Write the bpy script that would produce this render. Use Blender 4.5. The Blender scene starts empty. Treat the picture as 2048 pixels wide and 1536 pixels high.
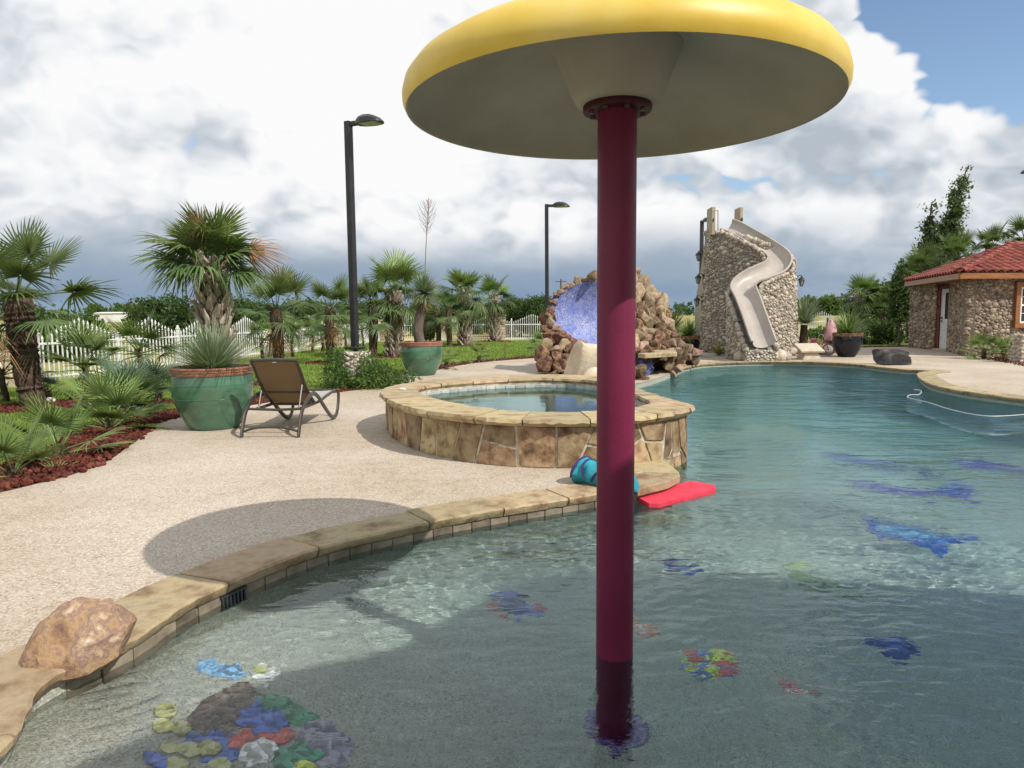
import bpy, bmesh, math, random
from mathutils import Vector, Matrix, Euler, noise
from mathutils.geometry import tessellate_polygon
sc = bpy.context.scene
col = sc.collection
PI = math.pi
RAD = math.radians

# ------------------------------------------------------------ camera
FPX, PITCH, ROLL, CAMH = 1420.0, 0.0983, -0.009, 1.4
_f = Vector((0, math.cos(PITCH), -math.sin(PITCH)))
_u = Vector((0, math.sin(PITCH), math.cos(PITCH)))
_r = Vector((1, 0, 0))
RT = _r * math.cos(ROLL) + _u * math.sin(ROLL)
UP = _u * math.cos(ROLL) - _r * math.sin(ROLL)
cam = bpy.data.cameras.new('camera')
cam.sensor_width = 36.0
cam.lens = FPX / 2048 * 36.0
cam.clip_start = 0.05
cam.clip_end = 6000
cam_o = bpy.data.objects.new('camera', cam)
col.objects.link(cam_o)
M = Matrix((RT, UP, -_f)).transposed().to_4x4()
M.translation = Vector((0, 0, CAMH))
cam_o.matrix_world = M
sc.camera = cam_o

# ------------------------------------------------------------ sun, world, exposure
SUN_EL = RAD(44.0)
SUN_H = Vector((0.786, -0.618))
SUN = Vector((SUN_H.x * math.cos(SUN_EL), SUN_H.y * math.cos(SUN_EL), math.sin(SUN_EL)))
sl = bpy.data.lights.new('sun', 'SUN')
sl.energy = 4.6
sl.angle = RAD(0.53)
sl.color = (1.0, 0.94, 0.84)
sl.cycles.is_caustics_light = True
so = bpy.data.objects.new('sun', sl)
so.rotation_euler = SUN.to_track_quat('Z', 'Y').to_euler()
so.location = SUN * 40
col.objects.link(so)

W = bpy.data.worlds.new('World')
sc.world = W
W.use_nodes = True


class NT:
    """tiny node-tree helper"""
    def __init__(s, tree):
        s.t = tree
        s.t.nodes.clear()

    def n(s, kind, props=None, **inp):
        nd = s.t.nodes.new(kind)
        for k, v in (props or {}).items():
            setattr(nd, k, v)
        for k, v in inp.items():
            key = int(k[1:]) if k[0] == '_' and k[1:].isdigit() else k.replace('_', ' ')
            s.set(nd, key, v)
        return nd

    def set(s, nd, key, v):
        sock = nd.inputs[key]
        if isinstance(v, bpy.types.NodeSocket):
            s.t.links.new(v, sock)
        elif isinstance(v, bpy.types.Node):
            s.t.links.new(v.outputs[0], sock)
        else:
            sock.default_value = v

    def math(s, op, a, b=0.0, c=0.0, clamp=False):
        nd = s.t.nodes.new('ShaderNodeMath')
        nd.operation = op
        nd.use_clamp = clamp
        s.set(nd, 0, a)
        s.set(nd, 1, b)
        s.set(nd, 2, c)
        return nd.outputs[0]

    def mapr(s, v, a, b, c=0.0, d=1.0, smooth=True):
        nd = s.t.nodes.new('ShaderNodeMapRange')
        nd.interpolation_type = 'SMOOTHSTEP' if smooth else 'LINEAR'
        for i, x in enumerate((v, a, b, c, d)):
            s.set(nd, i, x)
        return nd.outputs[0]

    def mix(s, fac, a, b, mode='MIX'):
        nd = s.t.nodes.new('ShaderNodeMix')
        nd.data_type = 'RGBA'
        nd.blend_type = mode
        s.set(nd, 0, fac)
        for i, x in ((6, a), (7, b)):
            if isinstance(x, (tuple, list)):
                x = tuple(x) + ((1.0,) if len(x) == 3 else ())
            s.set(nd, i, x)
        return nd.outputs[2]

    def ramp(s, fac, stops, interp='LINEAR'):
        nd = s.t.nodes.new('ShaderNodeValToRGB')
        e = nd.color_ramp.elements
        nd.color_ramp.interpolation = interp
        while len(e) < len(stops):
            e.new(0.5)
        for el, (p, c) in zip(e, stops):
            el.position = p
            el.color = tuple(c) + (1.0,)
        s.set(nd, 0, fac)
        return nd.outputs[0]


SKY_O = (1.4, 9.6, 6.1)


def build_world():
    t = NT(W.node_tree)
    tc = t.n('ShaderNodeTexCoord')
    d = tc.outputs['Generated']
    sx = t.n('ShaderNodeSeparateXYZ', Vector=d)
    x, y, z = sx.outputs[0], sx.outputs[1], sx.outputs[2]
    sky = t.n('ShaderNodeTexSky', {'sky_type': 'NISHITA', 'sun_disc': False, 'sun_elevation': SUN_EL,
                                   'sun_rotation': math.atan2(SUN_H.x, SUN_H.y), 'altitude': 200.0,
                                   'air_density': 1.0, 'dust_density': 0.5, 'ozone_density': 1.6})
    bsky = t.n('ShaderNodeBackground', Color=sky.outputs[0], Strength=0.15)
    zz = t.math('MAXIMUM', z, 0.0)
    # direction space squeezed towards the horizon, where clouds lie flatter
    P2 = t.n('ShaderNodeCombineXYZ', X=x, Y=y, Z=t.math('MULTIPLY', t.math('POWER', zz, 0.85), 1.35)).outputs[0]

    def cloud(vec, off, scale, det, rough, dist):
        v = t.n('ShaderNodeVectorMath', {'operation': 'ADD'})
        t.set(v, 0, vec)
        t.set(v, 1, off)
        return t.n('ShaderNodeTexNoise', Vector=v.outputs[0], Scale=scale, Detail=det, Roughness=rough, Distortion=dist).outputs[0]

    def puffs(vec, off, scale):
        """heaped billows: sums of folded noise"""
        tot = None
        for k, (sc_, w, o2) in enumerate(((1.0, 1.0, 0.0), (2.2, 0.55, 3.1), (4.7, 0.34, 7.7), (10.0, 0.24, 1.9))):
            n = cloud(vec, (off[0] + o2 / scale, off[1], off[2]), scale * sc_, 1.0, 0.4, 0.0)
            f = t.math('MULTIPLY', t.math('ABSOLUTE', t.math('SUBTRACT', n, 0.5)), 2.0 * w)
            tot = f if tot is None else t.math('ADD', tot, f)
        return t.math('SUBTRACT', 1.0, tot)

    # warp the lookup a little so that the heaps are not round cells
    wv = t.n('ShaderNodeTexNoise', Vector=P2, Scale=5.0, Detail=3.0, Roughness=0.6)
    wsub = t.n('ShaderNodeVectorMath', {'operation': 'SUBTRACT'})
    t.set(wsub, 0, wv.outputs['Color'])
    t.set(wsub, 1, (0.5, 0.5, 0.5))
    wsc = t.n('ShaderNodeVectorMath', {'operation': 'SCALE'})
    t.set(wsc, 0, wsub.outputs[0])
    t.set(wsc, 'Scale', 0.07)
    wad = t.n('ShaderNodeVectorMath', {'operation': 'ADD'})
    t.set(wad, 0, P2)
    t.set(wad, 1, wsc.outputs[0])
    PW = wad.outputs[0]
    O = SKY_O
    p_a = puffs(PW, O, 2.6)
    p_up = puffs(PW, (O[0] + 0.045, O[1] - 0.02, O[2] + 0.055), 2.6)
    n_a = cloud(P2, (2.0, 1.1, 0.3), 2.6, 5.0, 0.55, 0.2)
    n_b = cloud(P2, (9.1, 4.2, 2.0), 1.6, 2.0, 0.5, 0.1)
    n_c = cloud(P2, (1.1, 7.2, 5.0), 14.0, 4.0, 0.6, 0.3)
    dens = t.math('SUBTRACT', 1.0, p_a)                      # high inside a heap
    # the clear blue opening of the sky
    hole = Vector((0.74, 1.0, 0.56)).normalized()
    dot = t.n('ShaderNodeVectorMath', {'operation': 'DOT_PRODUCT'})
    t.set(dot, 0, d)
    t.set(dot, 1, hole)
    hb = t.mapr(dot.outputs['Value'], 0.962, 0.990, 0.0, 0.42)
    hi = t.mapr(z, 0.5, 0.95, 0.0, 0.12)
    cover = t.math('ADD', t.math('ADD', t.math('MULTIPLY', dens, 0.62), t.math('MULTIPLY', n_a, 0.45)), 0.21)
    cv = t.math('SUBTRACT', t.math('SUBTRACT', cover, hb), hi)
    mask = t.mapr(cv, 0.40, 0.47)
    mask = t.math('MAXIMUM', mask, t.mapr(z, 0.10, 0.16, 1.0, 0.0))
    # lit tops and grey undersides
    relief = t.math('MULTIPLY', t.math('SUBTRACT', p_up, p_a), 1.1)
    shade = t.math('ADD', t.math('ADD', relief, 0.585), t.math('MULTIPLY', t.math('SUBTRACT', n_b, 0.5), 1.35))
    shade = t.math('ADD', shade, t.math('MULTIPLY', t.math('SUBTRACT', n_c, 0.5), 0.22))
    shade = t.math('ADD', shade, t.math('MULTIPLY', t.math('SUBTRACT', n_a, 0.5), 0.30))
    # the bank of cloud opposite the opening is the brighter one
    shade = t.math('ADD', shade, t.mapr(x, -0.55, 0.6, 0.18, -0.10))
    cc = t.ramp(shade, [(0.20, (0.48, 0.54, 0.61)), (0.42, (0.66, 0.71, 0.76)), (0.60, (0.87, 0.89, 0.92)), (0.80, (1.0, 1.0, 1.0))])
    # low on the horizon the sky is closed by far rain
    low = t.mapr(t.math('ADD', z, t.math('MULTIPLY', t.math('SUBTRACT', n_a, 0.5), 0.15)), 0.045, 0.118, 1.0, 0.0)
    lowc = t.ramp(t.math('MULTIPLY', zz, 6.0), [(0.0, (0.27, 0.40, 0.56)), (0.16, (0.22, 0.32, 0.46)), (0.42, (0.30, 0.39, 0.50)), (0.9, (0.60, 0.66, 0.73))])
    rightish = t.mapr(x, 0.15, 0.6, 0.92, 0.6)
    cc = t.mix(t.math('MULTIPLY', low, rightish), cc, lowc)
    bcl = t.n('ShaderNodeBackground', Color=cc, Strength=0.97)
    mx = t.n('ShaderNodeMixShader')
    t.set(mx, 0, mask)
    t.set(mx, 1, bsky)
    t.set(mx, 2, bcl)
    out = t.n('ShaderNodeOutputWorld')
    t.set(out, 0, mx)


build_world()
vs = sc.view_settings
vs.view_transform = 'Standard'
vs.look = 'None'
vs.exposure = 0.0
vs.gamma = 1.0
sc.render.engine = 'CYCLES'
cy = sc.cycles
cy.use_denoising = True
try:
    cy.denoiser = 'OPENIMAGEDENOISE'
except Exception:
    pass
cy.max_bounces = 8
cy.transparent_max_bounces = 24
cy.diffuse_bounces = 3
cy.glossy_bounces = 3
cy.transmission_bounces = 4
cy.volume_bounces = 0
cy.sample_clamp_indirect = 6.0
cy.caustics_reflective = False
cy.caustics_refractive = True


# ------------------------------------------------------------ picture -> place
def ray(px, py):
    return _f + RT * ((px - 1024) / FPX) + UP * ((768 - py) / FPX)


def G(px, py, z=0.0):
    """the point of the horizontal plane z"""
    d = ray(px, py)
    k = (z - CAMH) / d.z
    return Vector((d.x * k, d.y * k, z))


def D(px, py, y):
    """the point at distance y down the view"""
    d = ray(px, py)
    k = y / d.y
    return Vector((d.x * k, y, CAMH + d.z * k))


# ------------------------------------------------------------ object helpers
def link(o, parent=None):
    col.objects.link(o)
    if parent is not None:
        o.parent = parent
    return o


def tag(o, label=None, cat=None, group=None, kind=None):
    if label:
        o['label'] = label
    if cat:
        o['category'] = cat
    if group:
        o['group'] = group
    if kind:
        o['kind'] = kind
    return o


def thing(name, loc, label, cat, group=None, rz=0.0):
    o = bpy.data.objects.new(name, None)
    o.empty_display_size = 0.1
    o.location = loc
    o.rotation_euler = (0, 0, rz)
    link(o)
    return tag(o, label, cat, group)


def inst(name, mesh, parent, mat4=None, loc=None, rot=None, scale=None):
    o = bpy.data.objects.new(name, mesh)
    if mat4 is not None:
        o.matrix_local = mat4
    else:
        if loc is not None:
            o.location = loc
        if rot is not None:
            o.rotation_euler = rot
        if scale is not None:
            o.scale = scale
    return link(o, parent)


def copy_tree(o, parent=None):
    c = o.copy()
    link(c, parent)
    for ch in o.children:
        copy_tree(ch, c)
    return c


_ICO = {}


def ico(sub):
    if sub not in _ICO:
        bm = bmesh.new()
        bmesh.ops.create_icosphere(bm, subdivisions=sub, radius=1.0)
        bm.verts.ensure_lookup_table()
        _ICO[sub] = ([v.co.copy() for v in bm.verts], [[v.index for v in f.verts] for f in bm.faces])
        bm.free()
    return _ICO[sub]


class MB:
    def __init__(s):
        s.v, s.f, s.m = [], [], []
        s.cur = 0

    def add(s, vs, fs):
        b = len(s.v)
        s.v.extend([tuple(v) for v in vs])
        s.f.extend([tuple(b + i for i in f) for f in fs])
        s.m.extend([s.cur] * len(fs))
        return s

    def box(s, c, size, rot=None):
        c = Vector(c)
        hx, hy, hz = size[0] / 2, size[1] / 2, size[2] / 2
        vs = []
        for a in (-1, 1):
            for b in (-1, 1):
                for e in (-1, 1):
                    p = Vector((a * hx, b * hy, e * hz))
                    if rot is not None:
                        p = rot @ p
                    vs.append(c + p)
        return s.add(vs, [(0, 1, 3, 2), (4, 6, 7, 5), (0, 4, 5, 1), (2, 3, 7, 6), (0, 2, 6, 4), (1, 5, 7, 3)])

    def tube(s, pts, r, n=8, cap=True, flat=1.0, up=None):
        pts = [Vector(p) for p in pts]
        m = len(pts)
        rs = r if isinstance(r, (list, tuple)) else [r] * m
        tan = []
        for i in range(m):
            a, b = pts[max(0, i - 1)], pts[min(m - 1, i + 1)]
            tan.append((b - a).normalized() if (b - a).length > 1e-9 else Vector((0, 0, 1)))
        ref = Vector(up) if up is not None else (Vector((0, 0, 1)) if abs(tan[0].z) < 0.9 else Vector((1, 0, 0)))
        nx = (ref - tan[0] * ref.dot(tan[0])).normalized()
        vs, fs = [], []
        for i in range(m):
            nx = (nx - tan[i] * nx.dot(tan[i]))
            nx = nx.normalized() if nx.length > 1e-6 else tan[i].orthogonal().normalized()
            ny = tan[i].cross(nx)
            for k in range(n):
                a = 2 * PI * k / n
                vs.append(pts[i] + nx * (math.cos(a) * rs[i] * flat) + ny * (math.sin(a) * rs[i]))
        for i in range(m - 1):
            for k in range(n):
                k2 = (k + 1) % n
                fs.append((i * n + k, i * n + k2, (i + 1) * n + k2, (i + 1) * n + k))
        if cap:
            fs.append(tuple(reversed(range(n))))
            fs.append(tuple((m - 1) * n + k for k in range(n)))
        return s.add(vs, fs)

    def lathe(s, prof, n=32, c=(0, 0, 0), cap=True):
        c = Vector(c)
        vs, fs = [], []
        for r, z in prof:
            for k in range(n):
                a = 2 * PI * k / n
                vs.append(c + Vector((r * math.cos(a), r * math.sin(a), z)))
        m = len(prof)
        for i in range(m - 1):
            for k in range(n):
                k2 = (k + 1) % n
                fs.append((i * n + k, i * n + k2, (i + 1) * n + k2, (i + 1) * n + k))
        if cap:
            if prof[0][0] > 1e-4:
                fs.append(tuple(reversed(range(n))))
            if prof[-1][0] > 1e-4:
                fs.append(tuple((m - 1) * n + k for k in range(n)))
        return s.add(vs, fs)

    def prism(s, poly, z0, z1):
        n = len(poly)
        vs = [Vector((p[0], p[1], z0)) for p in poly] + [Vector((p[0], p[1], z1)) for p in poly]
        fs = [(i, (i + 1) % n, n + (i + 1) % n, n + i) for i in range(n)]
        tri = tessellate_polygon([[Vector((p[0], p[1], 0)) for p in poly]])
        for a, b, c in tri:
            fs.append((a, c, b))
            fs.append((n + a, n + b, n + c))
        return s.add(vs, fs)

    def blob(s, c, rad, rnd, sub=1, jit=0.0, rot=None):
        vs, fs = ico(sub)
        c = Vector(c)
        out = []
        for v in vs:
            k = 1 + (rnd.random() - 0.5) * 2 * jit
            p = Vector((v.x * rad[0] * k, v.y * rad[1] * k, v.z * rad[2] * k))
            if rot is not None:
                p = rot @ p
            out.append(c + p)
        return s.add(out, fs)

    def mesh(s, name, mat=None, smooth=None, bevel=0.0, seg=1, merge=False, normals=True):
        me = bpy.data.meshes.new(name)
        me.from_pydata(s.v, [], s.f)
        mats = mat if isinstance(mat, (list, tuple)) else [mat]
        for m_ in mats:
            me.materials.append(m_)
        if any(s.m):
            me.polygons.foreach_set('material_index', s.m)
        if normals or bevel or merge:
            bm = bmesh.new()
            bm.from_mesh(me)
            if merge:
                bmesh.ops.remove_doubles(bm, verts=bm.verts, dist=1e-4)
            if normals:
                bmesh.ops.recalc_face_normals(bm, faces=bm.faces)
            if bevel:
                es = [e for e in bm.edges if len(e.link_faces) == 2 and e.calc_face_angle(0) > 0.6]
                bmesh.ops.bevel(bm, geom=es, offset=bevel, segments=seg, affect='EDGES', clamp_overlap=True)
            bm.to_mesh(me)
            bm.free()
        if smooth is not None:
            me.polygons.foreach_set('use_smooth', [True] * len(me.polygons))
            if smooth < 3.0:
                me.set_sharp_from_angle(angle=smooth)
        me.update()
        return me

    def build(s, name, mat, parent=None, **kw):
        o = bpy.data.objects.new(name, s.mesh(name, mat, **kw))
        return link(o, parent)


def spline(pts, n, closed=False):
    pts = [Vector(p) for p in pts]
    m = len(pts)
    out = []
    rng = m if closed else m - 1
    for i in range(rng):
        if closed:
            p0, p1, p2, p3 = pts[(i - 1) % m], pts[i], pts[(i + 1) % m], pts[(i + 2) % m]
        else:
            p0, p1, p2, p3 = pts[max(i - 1, 0)], pts[i], pts[i + 1], pts[min(i + 2, m - 1)]
        for k in range(n):
            t = k / n
            out.append(0.5 * ((2 * p1) + (p2 - p0) * t + (2 * p0 - 5 * p1 + 4 * p2 - p3) * t * t + (3 * p1 - p0 - 3 * p2 + p3) * t ** 3))
    if not closed:
        out.append(pts[-1].copy())
    return out


def resample(pts, step):
    """equal steps along a polyline"""
    out = [pts[0].copy()]
    acc = 0.0
    for a, b in zip(pts, pts[1:]):
        L = (b - a).length
        while acc + L >= step:
            k = (step - acc) / L
            a = a + (b - a) * k
            out.append(a.copy())
            L = (b - a).length
            acc = 0.0
            if L < 1e-9:
                break
        acc += L
    return out


def in_poly(x, y, poly):
    c = False
    j = len(poly) - 1
    for i in range(len(poly)):
        xi, yi = poly[i][0], poly[i][1]
        xj, yj = poly[j][0], poly[j][1]
        if (yi > y) != (yj > y) and x < (xj - xi) * (y - yi) / (yj - yi) + xi:
            c = not c
        j = i
    return c


def edge_dist(x, y, poly):
    best = 1e9
    p = Vector((x, y))
    n = len(poly)
    for i in range(n):
        a = Vector(poly[i][:2])
        b = Vector(poly[(i + 1) % n][:2])
        ab = b - a
        t = max(0, min(1, (p - a).dot(ab) / max(ab.length_squared, 1e-9)))
        best = min(best, (p - a - ab * t).length)
    return best


def sheet(name, outer, holes, z, mat, kind='structure'):
    bm = bmesh.new()
    edges = []
    for loop in [outer] + holes:
        vs_ = [bm.verts.new((p[0], p[1], z)) for p in loop]
        for i in range(len(vs_)):
            edges.append(bm.edges.new((vs_[i], vs_[(i + 1) % len(vs_)])))
    bmesh.ops.triangle_fill(bm, use_beauty=True, use_dissolve=False, edges=edges, normal=(0, 0, 1))
    for f in bm.faces:
        f.normal_update()
        if f.normal.z < 0:
            f.normal_flip()
    me = bpy.data.meshes.new(name)
    bm.to_mesh(me)
    bm.free()
    me.materials.append(mat)
    o = bpy.data.objects.new(name, me)
    link(o)
    tag(o, kind=kind)
    return o


# ------------------------------------------------------------ materials
_MATS = {}


def pm(name, stops, scale=6.0, rough=0.7, bump=0.0, bscale=None, detail=6.0, rnd=0.0, island=0.0, hue=0.0, spec=0.5, coat=0.0,
       metal=0.0, stretch=None, rrough=0.0, voro=False, trans=0.0, tcol=(0.35, 0.5, 0.08), coords='Object', bdist=0.02, nrough=0.55):
    """noise-driven material: colour ramp, per-object / per-piece variation, bump"""
    if name in _MATS:
        return _MATS[name]
    m = bpy.data.materials.new(name)
    m.use_nodes = True
    t = NT(m.node_tree)
    tc = t.n('ShaderNodeTexCoord')
    vec = tc.outputs[coords]
    oi = t.n('ShaderNodeObjectInfo')
    if stretch:
        mp = t.n('ShaderNodeMapping', Vector=vec, Scale=stretch)
        vec = mp.outputs[0]
    off = t.n('ShaderNodeVectorMath', {'operation': 'ADD'})
    t.set(off, 0, vec)
    t.set(off, 1, t.n('ShaderNodeCombineXYZ', X=t.math('MULTIPLY', oi.outputs['Random'], 37.0), Y=t.math('MULTIPLY', oi.outputs['Random'], 91.0), Z=0.0).outputs[0])
    vec = off.outputs[0]
    if voro:
        nz = t.n('ShaderNodeTexVoronoi', Vector=vec, Scale=scale)
        fac = t.n('ShaderNodeSeparateColor', Color=nz.outputs['Color']).outputs[0]
        hgt = nz.outputs['Distance']
    else:
        nz = t.n('ShaderNodeTexNoise', Vector=vec, Scale=scale, Detail=detail, Roughness=nrough)
        fac = nz.outputs[0]
        hgt = fac
    c = t.ramp(fac, stops)
    if rnd or island or hue:
        geo = t.n('ShaderNodeNewGeometry')
        r = oi.outputs['Random'] if not island else geo.outputs['Random Per Island']
        amp = island or rnd
        val = t.mapr(r, 0.0, 1.0, 1 - amp, 1 + amp, smooth=False)
        r2 = t.math('FRACT', t.math('MULTIPLY', r, 7.31))
        hsv = t.n('ShaderNodeHueSaturation', Color=c, Value=val, Hue=t.mapr(r2, 0.0, 1.0, 0.5 - hue, 0.5 + hue, smooth=False))
        c = hsv.outputs[0]
    bs = t.n('ShaderNodeBsdfPrincipled', Base_Color=c, Roughness=rough, Metallic=metal)
    bs.inputs['Specular IOR Level'].default_value = spec
    if coat:
        bs.inputs['Coat Weight'].default_value = coat
        bs.inputs['Coat Roughness'].default_value = 0.08
    if rrough:
        t.set(bs, 'Roughness', t.mapr(fac, 0.3, 0.7, rough - rrough, rough + rrough))
    if bump:
        if bscale:
            b2 = t.n('ShaderNodeTexNoise', Vector=vec, Scale=bscale, Detail=6.0, Roughness=0.6)
            hgt = b2.outputs[0]
        bp = t.n('ShaderNodeBump', Strength=bump, Distance=bdist, Height=hgt)
        t.set(bs, 'Normal', bp.outputs[0])
    shader = bs.outputs[0]
    if trans:
        tl = t.n('ShaderNodeBsdfTranslucent', Color=t.mix(0.5, c, tcol))
        ms = t.n('ShaderNodeMixShader')
        t.set(ms, 0, trans)
        t.set(ms, 1, shader)
        t.set(ms, 2, tl)
        shader = ms.outputs[0]
    out = t.n('ShaderNodeOutputMaterial')
    t.set(out, 0, shader)
    _MATS[name] = m
    return m


def flat(name, c, rough=0.5, metal=0.0, coat=0.0, spec=0.5):
    k = 0.88
    return pm(name, [(0.35, tuple(x * k for x in c)), (0.65, tuple(min(1, x * 1.08) for x in c))], scale=9.0, rough=rough, metal=metal, coat=coat, spec=spec, rrough=min(0.06, rough * 0.3))


def aggregate_mat():
    m = bpy.data.materials.new('exposed_aggregate')
    m.use_nodes = True
    t = NT(m.node_tree)
    tc = t.n('ShaderNodeTexCoord')
    v = tc.outputs['Object']
    vo = t.n('ShaderNodeTexVoronoi', Vector=v, Scale=92.0)
    r = t.n('ShaderNodeSeparateColor', Color=vo.outputs['Color']).outputs[0]
    c = t.ramp(r, [(0.0, (0.31, 0.23, 0.17)), (0.16, (0.41, 0.33, 0.255)), (0.42, (0.495, 0.425, 0.345)), (0.7, (0.55, 0.495, 0.415)), (0.94, (0.66, 0.625, 0.555))])
    edge = t.mapr(vo.outputs['Distance'], 0.45, 0.85, 0.0, 0.55)
    c = t.mix(edge, c, (0.36, 0.31, 0.26))
    n1 = t.n('ShaderNodeTexNoise', Vector=v, Scale=0.55, Detail=5.0)
    st = t.mapr(n1.outputs[0], 0.35, 0.68, 0.0, 1.0)
    c = t.mix(st, t.mix(1.0, c, (0.80, 0.74, 0.67), 'MULTIPLY'), c)
    n2 = t.n('ShaderNodeTexNoise', Vector=v, Scale=7.0, Detail=4.0)
    c = t.mix(t.mapr(n2.outputs[0], 0.3, 0.7, 0.0, 0.3), c, (0.57, 0.49, 0.40))
    h = t.math('SUBTRACT', 1.0, vo.outputs['Distance'])
    bp = t.n('ShaderNodeBump', Strength=0.55, Distance=0.006, Height=h)
    bs = t.n('ShaderNodeBsdfPrincipled', Base_Color=c, Roughness=0.75, Normal=bp.outputs[0])
    bs.inputs['Specular IOR Level'].default_value = 0.3
    t.set(t.n('ShaderNodeOutputMaterial'), 0, bs)
    return m


def plaster_mat():
    m = bpy.data.materials.new('pool_plaster')
    m.use_nodes = True
    t = NT(m.node_tree)
    v = t.n('ShaderNodeTexCoord').outputs['Object']
    vo = t.n('ShaderNodeTexVoronoi', Vector=v, Scale=150.0)
    r = t.n('ShaderNodeSeparateColor', Color=vo.outputs['Color']).outputs[0]
    c = t.ramp(r, [(0.0, (0.20, 0.205, 0.165)), (0.3, (0.325, 0.335, 0.275)), (0.7, (0.405, 0.415, 0.355)), (1.0, (0.53, 0.54, 0.48))])
    n1 = t.n('ShaderNodeTexNoise', Vector=v, Scale=1.6, Detail=7.0)
    c = t.mix(t.mapr(n1.outputs[0], 0.36, 0.7, 0.0, 0.40), c, (0.29, 0.29, 0.25))
    bs = t.n('ShaderNodeBsdfPrincipled', Base_Color=c, Roughness=0.8)
    bp = t.n('ShaderNodeBump', Strength=0.3, Distance=0.005, Height=vo.outputs['Distance'])
    t.set(bs, 'Normal', bp.outputs[0])
    t.set(t.n('ShaderNodeOutputMaterial'), 0, bs)
    return m


def water_mat(name, absorb=(0.62, 0.15, 0.13), deep=True, ripple=1.0):
    m = bpy.data.materials.new(name)
    m.use_nodes = True
    t = NT(m.node_tree)
    v = t.n('ShaderNodeTexCoord').outputs['Object']
    mp = t.n('ShaderNodeMapping', Vector=v, Scale=(0.55, 1.3, 1.0), Rotation=(0, 0, 0.30))
    a = t.n('ShaderNodeTexNoise', Vector=mp.outputs[0], Scale=6.0, Detail=3.0, Roughness=0.5, Distortion=0.9)
    b = t.n('ShaderNodeTexNoise', Vector=v, Scale=19.0, Detail=2.0, Roughness=0.5, Distortion=0.6)
    c = t.n('ShaderNodeTexNoise', Vector=v, Scale=0.9, Detail=2.0, Distortion=0.4)
    e = t.n('ShaderNodeTexNoise', Vector=mp.outputs[0], Scale=2.2, Detail=1.0, Distortion=0.5)
    amp = t.mapr(c.outputs[0], 0.36, 0.64, 0.45, 1.0)
    h = t.math('MULTIPLY', t.math('ADD', a.outputs[0], t.math('MULTIPLY', b.outputs[0], 0.26)), amp)
    h = t.math('ADD', h, t.math('MULTIPLY', e.outputs[0], 1.1))
    yy = t.n('ShaderNodeSeparateXYZ', Vector=v).outputs[1]
    bp = t.n('ShaderNodeBump', Strength=t.mapr(yy, 4.0, 9.0, 0.17, 0.46), Distance=0.06 * ripple, Height=h)
    # colour taken out of the light by the depth of water under each point of the surface
    if deep:
        sp = t.n('ShaderNodeSeparateXYZ', Vector=v)
        x, y = sp.outputs[0], sp.outputs[1]
        dx = t.math('ADD', x, 1.95)
        dy = t.math('MULTIPLY', t.math('SUBTRACT', y, 2.05), 0.85)
        dist = t.math('SQRT', t.math('ADD', t.math('MULTIPLY', dx, dx), t.math('MULTIPLY', dy, dy)))
        dep = t.math('ADD', t.mapr(dist, 0.1, 2.7, 0.03, 0.75), t.mapr(t.math('ADD', y, t.math('MULTIPLY', x, 0.25)), 4.3, 13.0, 0.0, 1.35))
    else:
        dep = 0.8
    ch = [t.math('POWER', 2.71828, t.math('MULTIPLY', dep, -k)) for k in absorb]
    colr = t.n('ShaderNodeCombineColor', Red=ch[0], Green=ch[1], Blue=ch[2]).outputs[0]
    ms = t.n('ShaderNodeBsdfGlass', Color=colr, Roughness=0.0, IOR=1.33, Normal=bp.outputs[0])
    out = t.n('ShaderNodeOutputMaterial')
    t.set(out, 'Surface', ms)
    return m

# ============================================================ the setting
rnd = random.Random(7)
WZ = -0.105                                   # water level
POOL_C = [(-1.66, 1.5), (-1.69, 1.9), (-1.71, 2.23), (-1.78, 2.42), (-1.84, 2.6), (-1.78, 2.8), (-1.68, 3.02), (-1.63, 3.35), (-1.55, 3.55), (-1.44, 3.79),
          (-1.16, 4.22), (-0.73, 4.58), (-0.17, 4.96), (0.39, 5.26), (0.63, 5.40), (0.97, 5.56), (1.27, 5.79), (1.38, 5.96), (1.41, 6.12), (1.40, 6.35), (1.42, 6.62),
          (1.68, 6.95), (1.76, 7.4), (1.62, 8.3), (1.5, 9.3), (1.35, 10.3), (1.2, 11.5), (1.45, 13.0), (2.6, 14.2), (3.7, 16.4), (4.5, 18.2),
          (5.35, 19.35), (6.67, 19.85), (8.0, 19.65), (8.95, 18.8), (9.15, 17.7), (9.3, 16.9), (9.65, 16.45), (9.75, 16.25), (9.45, 16.1), (8.97, 15.6), (8.35, 14.4),
          (7.88, 13.2), (7.78, 12.3), (7.84, 11.6), (8.0, 10.9), (8.4, 9.8), (8.2, 8.0), (7.4, 5.8), (6.2, 3.7), (4.6, 2.0), (2.6, 0.9), (0.6, 0.25),
          (-0.8, 0.2), (-1.45, 0.7)]
POOL = [(p.x, p.y) for p in spline([Vector((a, b, 0)) for a, b in POOL_C], 4, True)]
DECK_C = [(-4.6, 4.6), (-4.15, 5.63), (-4.06, 5.9), (-3.96, 6.2), (-3.96, 6.79), (-4.17, 7.58), (-4.45, 8.57), (-4.68, 9.4), (-4.55, 10.3), (-4.2, 10.95), (-3.8, 11.9),
          (-3.09, 13.07), (-2.6, 14.0), (-2.75, 15.3), (-2.6, 16.6), (-1.86, 18.32), (-0.93, 20.67), (0.99, 22.78), (3.5, 25), (6.5, 27.0), (9.5, 27.6), (12.5, 27.2),
          (14.6, 27.4)]
DECK = [(p.x, p.y) for p in spline([Vector((a, b, 0)) for a, b in DECK_C], 4)] + [(30, 30), (30, -9), (-9, -9), (-6.5, 1.5)]
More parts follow.
